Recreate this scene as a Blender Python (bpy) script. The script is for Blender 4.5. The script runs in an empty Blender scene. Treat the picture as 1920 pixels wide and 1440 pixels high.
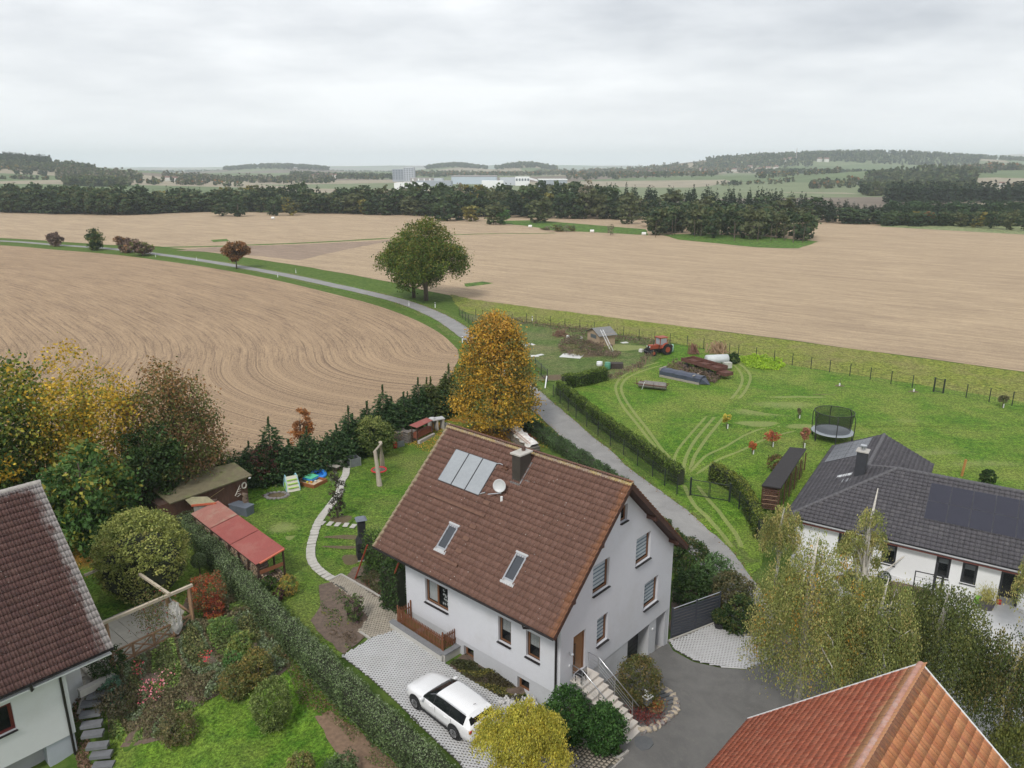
import bpy, bmesh, math, random
import numpy as np
from mathutils import Vector, Matrix
from mathutils.geometry import delaunay_2d_cdt
R = math.radians
random.seed(7)
rng = np.random.default_rng(7)
SC = bpy.context.scene
COL = SC.collection

# ------------------------------------------------------------------ camera, sky, sun, exposure
FPX, PITCH, CAMZ = 1420.0, R(15.97), 27.175
cam_d = bpy.data.cameras.new('camera')
cam = bpy.data.objects.new('camera', cam_d); COL.objects.link(cam)
cam.location = (0, 0, CAMZ); cam.rotation_euler = (R(90) - PITCH, 0, 0)
cam_d.sensor_fit = 'HORIZONTAL'; cam_d.sensor_width = 36.0; cam_d.lens = FPX / 1920 * 36.0
cam_d.clip_start = 0.5; cam_d.clip_end = 60000
SC.camera = cam

SUN_EL, SUN_AZ = R(48), R(205)          # azimuth clockwise from +Y
world = bpy.data.worlds.new('World'); SC.world = world; world.use_nodes = True
wt = world.node_tree; wn, wl = wt.nodes, wt.links
for n in list(wn): wn.remove(n)
wo = wn.new('ShaderNodeOutputWorld'); bg = wn.new('ShaderNodeBackground')
sky = wn.new('ShaderNodeTexSky'); sky.sky_type = 'NISHITA'; sky.sun_disc = False
sky.sun_elevation = SUN_EL; sky.sun_rotation = SUN_AZ; sky.air_density = 1.5; sky.dust_density = 3
tc = wn.new('ShaderNodeTexCoord')
sep = wn.new('ShaderNodeSeparateXYZ'); wl.new(tc.outputs['Generated'], sep.inputs[0])
zz = wn.new('ShaderNodeMath'); zz.operation = 'MAXIMUM'; zz.inputs[1].default_value = 0.0; wl.new(sep.outputs[2], zz.inputs[0])
za = wn.new('ShaderNodeMath'); za.operation = 'ADD'; za.inputs[1].default_value = 0.16; wl.new(zz.outputs[0], za.inputs[0])
dx = wn.new('ShaderNodeMath'); dx.operation = 'DIVIDE'; wl.new(sep.outputs[0], dx.inputs[0]); wl.new(za.outputs[0], dx.inputs[1])
dy = wn.new('ShaderNodeMath'); dy.operation = 'DIVIDE'; wl.new(sep.outputs[1], dy.inputs[0]); wl.new(za.outputs[0], dy.inputs[1])
cmb = wn.new('ShaderNodeCombineXYZ'); wl.new(dx.outputs[0], cmb.inputs[0]); wl.new(dy.outputs[0], cmb.inputs[1])
def wnoise(scale, det, rough, loc, stretch=(1, 1, 1)):
    mp = wn.new('ShaderNodeMapping'); mp.inputs['Location'].default_value = loc; mp.inputs['Scale'].default_value = stretch
    wl.new(cmb.outputs[0], mp.inputs[0])
    t = wn.new('ShaderNodeTexNoise'); t.inputs['Scale'].default_value = scale; t.inputs['Detail'].default_value = det
    t.inputs['Roughness'].default_value = rough; wl.new(mp.outputs[0], t.inputs['Vector']); return t
n1 = wnoise(0.55, 5, 0.5, (3.1, 1.2, 0), (0.95, 1.1, 1)); n2 = wnoise(1.9, 5, 0.55, (7.7, 4.2, 0), (0.9, 1.0, 1))
mx = wn.new('ShaderNodeMix'); mx.data_type = 'FLOAT'; mx.inputs[0].default_value = 0.35
wl.new(n1.outputs['Fac'], mx.inputs[2]); wl.new(n2.outputs['Fac'], mx.inputs[3])
cr = wn.new('ShaderNodeValToRGB'); wl.new(mx.outputs[0], cr.inputs[0])
cr.color_ramp.elements[0].position = 0.38; cr.color_ramp.elements[0].color = (4.6, 4.85, 5.3, 1)
cr.color_ramp.elements[1].position = 0.60; cr.color_ramp.elements[1].color = (8.2, 8.35, 8.55, 1)
# the cloud deck thins to a paler band above the horizon
hr = wn.new('ShaderNodeValToRGB'); wl.new(zz.outputs[0], hr.inputs[0])
hr.color_ramp.elements[0].position = 0.0; hr.color_ramp.elements[0].color = (1, 1, 1, 1)
hr.color_ramp.elements[1].position = 0.16; hr.color_ramp.elements[1].color = (0, 0, 0, 1)
mh = wn.new('ShaderNodeMix'); mh.data_type = 'RGBA'
wl.new(hr.outputs[0], mh.inputs[0]); wl.new(cr.outputs[0], mh.inputs[6]); mh.inputs[7].default_value = (8.6, 8.8, 9.0, 1)
ms = wn.new('ShaderNodeMix'); ms.data_type = 'RGBA'; ms.inputs[0].default_value = 0.93
wl.new(sky.outputs[0], ms.inputs[6]); wl.new(mh.outputs[2], ms.inputs[7])
wl.new(ms.outputs[2], bg.inputs[0]); bg.inputs[1].default_value = 0.088
wl.new(bg.outputs[0], wo.inputs[0])

sun_d = bpy.data.lights.new('sun', 'SUN'); sun_d.energy = 1.5; sun_d.angle = R(11); sun_d.color = (1, 0.96, 0.9)
sun = bpy.data.objects.new('sun', sun_d); COL.objects.link(sun)
sdir = Vector((math.sin(SUN_AZ) * math.cos(SUN_EL), math.cos(SUN_AZ) * math.cos(SUN_EL), math.sin(SUN_EL)))
sun.rotation_euler = sdir.to_track_quat('Z', 'Y').to_euler(); sun.location = sdir * 100
SC.view_settings.view_transform = 'Standard'; SC.view_settings.look = 'None'
SC.view_settings.exposure = 0.6; SC.view_settings.gamma = 1.0; SC.view_settings.use_curve_mapping = False
SC.cycles.use_denoising = True; SC.cycles.max_bounces = 6; SC.cycles.transparent_max_bounces = 12
SC.cycles.diffuse_bounces = 3; SC.cycles.glossy_bounces = 2; SC.cycles.transmission_bounces = 3; SC.cycles.volume_bounces = 1
SC.cycles.use_adaptive_sampling = True; SC.cycles.adaptive_threshold = 0.02

# ------------------------------------------------------------------ the camera's rays meet the ground
SP, CP = math.sin(PITCH), math.cos(PITCH)
def P(px, py, z=0.0):
    a = px - 960.0; v = py - 720.0
    t = (CAMZ - z) / (FPX * SP + v * CP)
    return (a * t, (FPX * CP - v * SP) * t)
def proj(x, y, z):
    z -= CAMZ; D = y * CP - z * SP
    return (960 + FPX * x / D, 720 - FPX * (y * SP + z * CP) / D)
def z_of(x, y, py):                      # height at which a point above (x, y) is seen on image row py
    k = (py - 720) / FPX
    return CAMZ - y * (SP + k * CP) / (CP - k * SP)
FAR = 2.3
CTRL = [(1250,1215,.1),(1200,1395,1.25),(1300,1250,.35),(1350,1300,.6),(1150,1435,1.35),(1420,1200,.3),(1300,1420,1.0),(1500,1300,.6),(1120,1400,1.4),
 (700,1200,1.9),(760,1290,1.9),(850,1385,1.85),(640,1230,2.0),(900,1430,1.8),(980,1290,1.7),(1000,1440,1.65),(1060,1310,1.5),(1160,1290,1.2),(1225,1290,.8),
 (740,1150,2.2),(620,950,2.3),(930,790,2.3),(1010,750,2.3),(1110,830,2.0),(1200,905,1.5),(1340,1030,.8),(1390,1090,.5),(1340,1150,.4),
 (1330,930,1.6),(1300,800,2.3),(1480,1010,1.2),(1600,1060,.9),(1750,1100,.8),(1900,1130,.8),(1800,1250,.7),(1880,1350,.7),(1650,1180,.7),
 (550,1260,2.0),(480,1100,2.2),(640,1400,1.5),(500,1400,1.0),(400,1350,.9),(300,1430,.2),(250,1200,2.3),(330,1200,2.2),(180,1250,2.2),(190,1425,-.3),
 (230,1100,2.3),(330,1290,1.6),(120,1440,-.4),(60,1430,-.4),(740,1440,1.6),(1500,850,2.3),(1700,850,2.3),(1900,900,2.3),(400,900,2.3),(100,950,2.3)]
_c = np.array([(*P(a, b, c), c) for a, b, c in CTRL])
def smooth(a, b, x):
    t = np.clip((x - a) / (b - a), 0, 1); return t * t * (3 - 2 * t)
HILLS = []   # x, y, sigma x, sigma y, height, rotation
def hill(px, D, ztop, sx, sy, rot=0):
    x = (px - 960) / FPX * D; HILLS.append((x, D, sx, sy, ztop, rot))
hill(-60, 1500, 22, 190, 260); hill(90, 1350, 9, 190, 260); hill(-300, 1500, 20, 300, 300); hill(380, 1900, 8, 300, 300)
hill(530, 3300, 27, 200, 150); hill(860, 3300, 30, 120, 120); hill(985, 3100, 32, 95, 100); hill(740, 2600, 8, 500, 300)
hill(1420, 2600, 36, 260, 300); hill(1640, 2800, 54, 330, 250); hill(1900, 3000, 40, 400, 300); hill(1260, 3000, 18, 300, 300); hill(1480,1750,8,300,220)
hill(1700, 1250, 17, 110, 140); hill(1950, 1500, 16, 220, 200); hill(1560, 1500, 6, 200, 150)
hill(1900, 8200, 145, 1100, 500); hill(2500, 8200, 150, 1500, 500); hill(300, 8500, 12, 3000, 500); hill(1000, 8200, 42, 2300, 400); hill(-400, 8600, 40, 2000, 500)
def hgt(x, y):
    x = np.asarray(x, float); y = np.asarray(y, float)
    num = np.zeros_like(x); den = np.zeros_like(x)
    for cx, cy, cz in _c:
        w = 1.0 / ((x - cx) ** 2 + (y - cy) ** 2 + 2.5) ** 2
        num += w * cz; den += w
    near = num / den
    d = np.hypot(x - 2, y - 34)
    s = smooth(32, 58, d)
    z = near * (1 - s) + FAR * s
    Rr = np.hypot(x, y)
    far = np.zeros_like(x)
    for hx, hy, sx, sy, hz, rot in HILLS:
        far += (hz) * np.exp(-((x - hx) / sx) ** 2 / 2 - ((y - hy) / sy) ** 2 / 2)
    far += 2.5 * np.sin(x / 260 + 1) * np.cos(y / 310) + 1.5 * np.sin(x / 97 + y / 140)
    far = far * smooth(520, 900, Rr)
    return z + far
def h1(x, y): return float(hgt(np.array([x]), np.array([y]))[0])
def at(px, py, dz=0.0):                  # the ground point seen at an image position (of the 1920 x 1440 photograph)
    z = 1.5
    for _ in range(12): 
        x, y = P(px, py, z); z = 0.5 * z + 0.5 * h1(x, y)
    x, y = P(px, py, z)
    return Vector((x, y, h1(x, y) + dz))
def atp(px, py, z): 
    x, y = P(px, py, z); return Vector((x, y, z))

# ------------------------------------------------------------------ materials
def new_mat(name):
    m = bpy.data.materials.new(name); m.use_nodes = True
    return m, m.node_tree.nodes, m.node_tree.links, m.node_tree.nodes['Principled BSDF']
def rgb(c): return (c[0], c[1], c[2], 1.0)
def nz(N, L, vec, scale, det=4, rough=0.6, dist=0.0):
    t = N.new('ShaderNodeTexNoise'); t.inputs['Scale'].default_value = scale; t.inputs['Detail'].default_value = det
    t.inputs['Roughness'].default_value = rough; t.inputs['Distortion'].default_value = dist
    if vec is not None: L.new(vec, t.inputs['Vector'])
    return t.outputs['Fac']
def ramp(N, L, fac, stops):
    r = N.new('ShaderNodeValToRGB'); L.new(fac, r.inputs[0]); e = r.color_ramp.elements
    while len(e) < len(stops): e.new(0.5)
    for k, (p, c) in enumerate(stops): e[k].position = p; e[k].color = rgb(c) if len(c) == 3 else c
    return r.outputs[0]
def mixc(N, L, fac, a, b, mode='MIX'):
    m = N.new('ShaderNodeMix'); m.data_type = 'RGBA'; m.blend_type = mode
    for i, v in ((0, fac), (6, a), (7, b)):
        if isinstance(v, (int, float)): m.inputs[i].default_value = v
        elif isinstance(v, tuple): m.inputs[i].default_value = rgb(v)
        else: L.new(v, m.inputs[i])
    return m.outputs[2]
def mathn(N, L, op, a, b=0.0, c=None):
    m = N.new('ShaderNodeMath'); m.operation = op
    for i, v in enumerate((a, b) if c is None else (a, b, c)):
        if isinstance(v, (int, float)): m.inputs[i].default_value = v
        else: L.new(v, m.inputs[i])
    return m.outputs[0]
def bumpn(N, L, fac, strength, dist, bsdf):
    b = N.new('ShaderNodeBump'); b.inputs['Strength'].default_value = strength; b.inputs['Distance'].default_value = dist
    L.new(fac, b.inputs['Height']); L.new(b.outputs[0], bsdf.inputs['Normal'])
def wpos(N): return N.new('ShaderNodeNewGeometry').outputs['Position']
def mapv(N, L, vec, scale=(1, 1, 1), rot=(0, 0, 0), loc=(0, 0, 0)):
    m = N.new('ShaderNodeMapping'); L.new(vec, m.inputs[0]); m.inputs['Scale'].default_value = scale
    m.inputs['Rotation'].default_value = rot; m.inputs['Location'].default_value = loc
    return m.outputs[0]
_mats = {}
def M(name, col=(0.5, 0.5, 0.5), rough=0.7, var=0.15, scale=3.0, bump=0.0, metal=0.0, spec=None, dirt=None, stretch=None):
    """a plain material with two scales of mottling, fine relief and wear"""
    if name in _mats: return _mats[name]
    m, N, L, b = new_mat(name)
    v = wpos(N)
    if stretch: v = mapv(N, L, v, stretch)
    a = nz(N, L, v, scale, 5, 0.65); c2 = nz(N, L, v, scale * 7.3, 3, 0.6)
    lo = tuple(x * (1 - var) for x in col); hi = tuple(min(1, x * (1 + var)) for x in col)
    c = ramp(N, L, a, [(0.3, lo), (0.7, hi)])
    c = mixc(N, L, 0.35, c, ramp(N, L, c2, [(0.3, lo), (0.7, hi)]))
    if dirt:
        d = nz(N, L, v, scale * 0.45, 6, 0.7)
        c = mixc(N, L, ramp(N, L, d, [(0.52, (0, 0, 0)), (0.72, (0.7, 0.7, 0.7))]), c, dirt)
    L.new(c, b.inputs['Base Color']); b.inputs['Roughness'].default_value = rough; b.inputs['Metallic'].default_value = metal
    if spec is not None: b.inputs['Specular IOR Level'].default_value = spec
    if bump: bumpn(N, L, c2, bump, 0.02, b)
    _mats[name] = m; return m
def leaf_mat(name='leaf'):
    if name in _mats: return _mats[name]
    m, N, L, b = new_mat(name)
    at_ = N.new('ShaderNodeAttribute'); at_.attribute_name = 'col'
    L.new(at_.outputs['Color'], b.inputs['Base Color']); b.inputs['Roughness'].default_value = 0.65
    b.inputs['Specular IOR Level'].default_value = 0.25
    tr = N.new('ShaderNodeBsdfTranslucent'); L.new(at_.outputs['Color'], tr.inputs[0])
    mx = N.new('ShaderNodeMixShader'); mx.inputs[0].default_value = 0.3
    out = [n for n in N if n.type == 'OUTPUT_MATERIAL'][0]
    L.new(b.outputs[0], mx.inputs[1]); L.new(tr.outputs[0], mx.inputs[2]); L.new(mx.outputs[0], out.inputs[0])
    _mats[name] = m; return m

# ------------------------------------------------------------------ object helpers
def thing(name, label, cat, loc=(0, 0, 0), rz=0.0, group=None):
    o = bpy.data.objects.new(name, None); COL.objects.link(o); o.empty_display_size = 0.3
    o.location = loc; o.rotation_euler = (0, 0, rz); o['label'] = label; o['category'] = cat
    if group: o['group'] = group
    return o
def tag(o, label, cat, group=None):
    o['label'] = label; o['category'] = cat
    if group: o['group'] = group
    return o
def link(name, me, parent=None, kind=None, loc=None, label=None):
    o = bpy.data.objects.new(name, me); COL.objects.link(o)
    if parent is not None: o.parent = parent
    if kind: o['kind'] = kind
    if label: o['label'] = label
    if loc is not None: o.location = loc
    return o
def copy_tree(o, parent=None):
    c = o.copy(); COL.objects.link(c); c.parent = parent
    for ch in list(o.children): copy_tree(ch, c)
    return c
def np_mesh(name, V, F, mats, smooth_=False, col=None, mi=None):
    """V (n,3); F (m,k) with one k"""
    V = np.asarray(V, np.float32); F = np.asarray(F, np.int32)
    me = bpy.data.meshes.new(name); n, k = F.shape
    me.vertices.add(len(V)); me.vertices.foreach_set('co', V.ravel())
    me.loops.add(n * k); me.loops.foreach_set('vertex_index', F.ravel())
    me.polygons.add(n); me.polygons.foreach_set('loop_start', np.arange(0, n * k, k, dtype=np.int32))
    try: me.polygons.foreach_set('loop_total', np.full(n, k, np.int32))
    except Exception: pass
    if mi is not None: me.polygons.foreach_set('material_index', np.asarray(mi, np.int32))
    if smooth_: me.polygons.foreach_set('use_smooth', np.ones(n, bool))
    for m in (mats if isinstance(mats, (list, tuple)) else [mats]): me.materials.append(m)
    if col is not None:
        a = me.attributes.new('col', 'FLOAT_COLOR', 'POINT')
        c4 = np.ones((len(V), 4), np.float32); c4[:, :3] = col
        a.data.foreach_set('color', c4.ravel())
    me.update(calc_edges=True); me.validate(); return me
class MB:
    """collects shapes and links them as ONE mesh object"""
    def __init__(s): s.v = []; s.f = []; s.mi = []; s.cur = 0; s.T = None
    def add(s, vs, fs):
        b = len(s.v)
        for p in vs:
            p = Vector(p); s.v.append(s.T @ p if s.T is not None else p)
        for f in fs: s.f.append([b + i for i in f]); s.mi.append(s.cur)
        return s
    def box(s, c, d, rz=0.0, M_=None):
        x, y, z = d[0] / 2, d[1] / 2, d[2] / 2
        vs = [Vector(q) for q in ((-x,-y,-z),(x,-y,-z),(x,y,-z),(-x,y,-z),(-x,-y,z),(x,-y,z),(x,y,z),(-x,y,z))]
        m = Matrix.Rotation(rz, 3, 'Z') if M_ is None else M_
        c = Vector(c)
        return s.add([m @ q + c for q in vs], [(3,2,1,0),(4,5,6,7),(0,1,5,4),(1,2,6,5),(2,3,7,6),(3,0,4,7)])
    def bx(s, a, b): 
        return s.box([(a[i] + b[i]) / 2 for i in range(3)], [abs(b[i] - a[i]) for i in range(3)])
    def bar(s, p, q, w, h=None, up=(0, 0, 1)):
        """square bar from p to q"""
        p, q = Vector(p), Vector(q); h = w if h is None else h
        d = (q - p).normalized(); u = Vector(up)
        if abs(d.dot(u)) > 0.98: u = Vector((1, 0, 0))
        r = d.cross(u).normalized(); t = r.cross(d).normalized()
        o = []
        for e in (p, q):
            for a, c in ((-1,-1),(1,-1),(1,1),(-1,1)): o.append(e + r * a * w / 2 + t * c * h / 2)
        return s.add(o, [(3,2,1,0),(4,5,6,7),(0,1,5,4),(1,2,6,5),(2,3,7,6),(3,0,4,7)])
    def tube(s, pts, rad, n=8, cap=True):
        pts = [Vector(p) for p in pts]; rad = rad if isinstance(rad, (list, tuple)) else [rad] * len(pts)
        b = []; k = len(pts)
        for i, p in enumerate(pts):
            d = (pts[min(i + 1, k - 1)] - pts[max(i - 1, 0)]).normalized()
            u = Vector((0, 0, 1)) if abs(d.z) < 0.9 else Vector((1, 0, 0))
            r = d.cross(u).normalized(); t = r.cross(d)
            b += [p + (r * math.cos(6.28319 * j / n) + t * math.sin(6.28319 * j / n)) * rad[i] for j in range(n)]
        fs = [(i*n+j, i*n+(j+1)%n, (i+1)*n+(j+1)%n, (i+1)*n+j) for i in range(k-1) for j in range(n)]
        if cap: fs += [tuple(range(n))[::-1], tuple(range((k-1)*n, k*n))]
        return s.add(b, fs)
    def prism(s, poly, z0, z1):
        n = len(poly); vs = [(p[0], p[1], z0) for p in poly] + [(p[0], p[1], z1) for p in poly]
        return s.add(vs, [tuple(range(n))[::-1], tuple(range(n, 2*n))] + [(i, (i+1)%n, n+(i+1)%n, n+i) for i in range(n)])
    def lathe(s, prof, c=(0, 0, 0), n=16, sx=1, sy=1):
        vs = []; k = len(prof)
        for r, z in prof: vs += [(c[0] + sx*r*math.cos(6.28319*j/n), c[1] + sy*r*math.sin(6.28319*j/n), c[2] + z) for j in range(n)]
        return s.add(vs, [(i*n+j, i*n+(j+1)%n, (i+1)*n+(j+1)%n, (i+1)*n+j) for i in range(k-1) for j in range(n)] + [tuple(range(n))[::-1], tuple(range((k-1)*n, k*n))])
    def mesh(s, name, mats, smooth_=False, bevel=0.0):
        me = bpy.data.meshes.new(name); me.from_pydata([tuple(p) for p in s.v], [], s.f)
        for m in (mats if isinstance(mats, (list, tuple)) else [mats]): me.materials.append(m)
        me.polygons.foreach_set('material_index', s.mi)
        if smooth_: me.polygons.foreach_set('use_smooth', [True] * len(s.f))
        if bevel:
            bm = bmesh.new(); bm.from_mesh(me)
            bmesh.ops.bevel(bm, geom=[e for e in bm.edges if len(e.link_faces) == 2 and e.calc_face_angle(0) > 0.5], offset=bevel, segments=1, affect='EDGES')
            bm.to_mesh(me); bm.free()
        me.update(); return me
    def build(s, name, mats, parent=None, kind=None, smooth_=False, label=None, bevel=0.0, loc=None):
        return link(name, s.mesh(name, mats, smooth_, bevel), parent, kind, loc, label)
def inpoly(x, y, poly):
    x = np.asarray(x); y = np.asarray(y); ins = np.zeros(x.shape, bool); n = len(poly)
    for i in range(n):
        x0, y0 = poly[i][:2]; x1, y1 = poly[(i + 1) % n][:2]
        if y0 == y1: continue
        c = ((y0 > y) != (y1 > y)) & (x < (x1 - x0) * (y - y0) / (y1 - y0) + x0)
        ins ^= c
    return ins
def densify(poly, step, jit=0.0, closed=True, seed=0):
    r = random.Random(seed); out = []; n = len(poly)
    for i in range(n if closed else n - 1):
        a = Vector(poly[i][:2]); b = Vector(poly[(i + 1) % n][:2]); d = b - a; L_ = d.length
        if L_ < 1e-6: continue
        k = max(1, min(400, int(L_ / step))); nrm = Vector((-d.y, d.x)) / L_
        for j in range(k):
            p = a + d * (j / k)
            if jit: p = p + nrm * r.uniform(-jit, jit) * (0 if j == 0 else 1)
            out.append((p.x, p.y))
    if not closed: out.append(tuple(poly[-1][:2]))
    return out
def spline(pts, k=6):
    """Catmull-Rom through the points"""
    pts = [Vector(p) for p in pts]; out = []
    for i in range(len(pts) - 1):
        a = pts[max(i-1, 0)]; b = pts[i]; c = pts[i+1]; d = pts[min(i+2, len(pts)-1)]
        for j in range(k):
            t = j / k
            out.append(0.5 * ((2*b) + (c-a)*t + (2*a-5*b+4*c-d)*t*t + (3*b-3*c+d-a)*t**3))
    out.append(pts[-1]); return out
def tri_poly(poly, cell=None, holes=()):
    """triangulated polygon with interior grid points: (verts2d, tris)"""
    pts = [Vector(p[:2]) for p in poly]; n = len(pts)
    edges = [(i, (i + 1) % n) for i in range(n)]
    for hpoly in holes:
        b = len(pts); pts += [Vector(p[:2]) for p in hpoly]; k = len(hpoly)
        edges += [(b + i, b + (i + 1) % k) for i in range(k)]
    if cell:
        xs = [p[0] for p in poly]; ys = [p[1] for p in poly]
        gx, gy = np.meshgrid(np.arange(min(xs) + cell/2, max(xs), cell), np.arange(min(ys) + cell/2, max(ys), cell))
        gx = gx.ravel(); gy = gy.ravel(); m = inpoly(gx, gy, poly)
        pts += [Vector((float(a), float(b))) for a, b in zip(gx[m], gy[m])]
    v, e, f, _, _, _ = delaunay_2d_cdt(pts, edges, [], 0, 1e-5)
    v = [(p.x, p.y) for p in v]
    cx = np.array([sum(v[i][0] for i in t) / len(t) for t in f]); cy = np.array([sum(v[i][1] for i in t) / len(t) for t in f])
    keep = inpoly(cx, cy, poly)
    for hpoly in holes: keep &= ~inpoly(cx, cy, hpoly)
    return v, [t for t, k in zip(f, keep) if k]
def sheet(name, poly, off, mat, cell=1.5, kind='structure', parent=None, step=None, jit=0.0, uv=None, seed=0):
    if step: poly = densify(poly, step, jit, seed=seed)
    v, f = tri_poly(poly, cell)
    X = np.array(v); Z = hgt(X[:, 0], X[:, 1]) + off
    V = np.column_stack([X, Z])
    fs = [t if ((v[t[1]][0]-v[t[0]][0])*(v[t[2]][1]-v[t[0]][1]) - (v[t[1]][1]-v[t[0]][1])*(v[t[2]][0]-v[t[0]][0])) > 0 else t[::-1] for t in f]
    me = np_mesh(name, V, np.array(fs), mat)
    return link(name, me, parent, kind)
def ribbon(name, cl, w, off, mat, kind='structure', parent=None, jit=0.0, nacross=4):
    """strip of width w (or function of index) that follows the ground"""
    n = len(cl); V = []
    for i, p in enumerate(cl):
        d = (Vector(cl[min(i+1, n-1)][:2]) - Vector(cl[max(i-1, 0)][:2])).normalized(); nn = Vector((-d.y, d.x))
        ww = w(i / (n-1)) if callable(w) else w
        for j in range(nacross + 1):
            q = Vector(p[:2]) + nn * ww * (j / nacross - 0.5) + nn * (random.uniform(-jit, jit) if j in (0, nacross) else 0)
            V.append((q.x, q.y))
    V = np.array(V); Z = hgt(V[:, 0], V[:, 1]) + off; k = nacross + 1
    F = [(i*k+j+1, i*k+j, (i+1)*k+j, (i+1)*k+j+1) for i in range(n-1) for j in range(nacross)]
    me = np_mesh(name, np.column_stack([V, Z]), np.array(F)[:, ::-1], mat)
    return link(name, me, parent, kind)

# ================================================================== THE SETTING
def grass_mat(name, lo, hi, dry, dryness=0.5, fine=38.0, wear=True):
    m, N, L, b = new_mat(name); v = wpos(N)
    big = nz(N, L, v, 0.16, 5, 0.6, 0.4); mid = nz(N, L, v, 1.3, 5, 0.7); fi = nz(N, L, mapv(N, L, v, (1, 1, 0.3)), fine / 6, 4, 0.8); vf = nz(N, L, v, fine, 3, 0.7)
    c = ramp(N, L, mid, [(0.38, lo), (0.62, hi)])
    c = mixc(N, L, ramp(N, L, big, [(0.42, (0, 0, 0)), (0.68, (dryness,) * 3)]), c, dry)
    g = ramp(N, L, fi, [(0.36, (0.42,) * 3), (0.5, (1.0,) * 3), (0.64, (1.75,) * 3)]); c = mixc(N, L, 1.0, c, g, 'MULTIPLY')
    g2 = ramp(N, L, vf, [(0.36, (0.45,) * 3), (0.64, (1.6,) * 3)]); c = mixc(N, L, 0.85, c, g2, 'MULTIPLY')
    if wear:
        a = N.new('ShaderNodeAttribute'); a.attribute_name = 'wear'
        s = N.new('ShaderNodeSeparateColor'); L.new(a.outputs['Color'], s.inputs[0])
        for k, colr in ((0, (0.29, 0.31, 0.12)), (1, (0.15, 0.105, 0.075)), (2, (0.27, 0.135, 0.035))):
            nn_ = nz(N, L, v, (5.0, 3.0, 11.0)[k], 4, 0.75)
            w = mathn(N, L, 'MULTIPLY', s.outputs[k], 2.2); w = mathn(N, L, 'ADD', w, nn_); w = mathn(N, L, 'SUBTRACT', w, 1.05)
            w = mathn(N, L, 'MULTIPLY', w, 3.0); mm = N.new('ShaderNodeClamp'); L.new(w, mm.inputs[0])
            w2 = mathn(N, L, 'MULTIPLY', mm.outputs[0], (0.62, 0.85, 0.9)[k])
            cc = ramp(N, L, vf, [(0.3, tuple(x * 0.6 for x in colr)), (0.7, tuple(x * 1.3 for x in colr))])
            c = mixc(N, L, w2, c, cc)
    L.new(c, b.inputs['Base Color']); b.inputs['Roughness'].default_value = 0.9; b.inputs['Specular IOR Level'].default_value = 0.15
    bumpn(N, L, fi, 0.9, 0.08, b); return m
G_LAWN = grass_mat('lawn_grass', (0.052, 0.125, 0.012), (0.115, 0.205, 0.022), (0.19, 0.22, 0.05), 0.75)
G_GARD = grass_mat('garden_grass', (0.048, 0.115, 0.012), (0.105, 0.185, 0.022), (0.16, 0.175, 0.05), 0.75)
G_ROUGH = grass_mat('verge_grass', (0.050, 0.110, 0.014), (0.11, 0.175, 0.030), (0.15, 0.14, 0.055), 0.7)
G_MARG = grass_mat('margin_grass', (0.11, 0.150, 0.024), (0.22, 0.235, 0.045), (0.20, 0.175, 0.07), 0.8, 22)
G_ALLOT = grass_mat('allotment_grass', (0.060, 0.105, 0.024), (0.115, 0.155, 0.045), (0.19, 0.165, 0.085), 0.7)
G_FAR = grass_mat('far_meadow_grass', (0.050, 0.120, 0.018), (0.090, 0.165, 0.025), (0.12, 0.13, 0.05), 0.4, 6.0, False)

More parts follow.
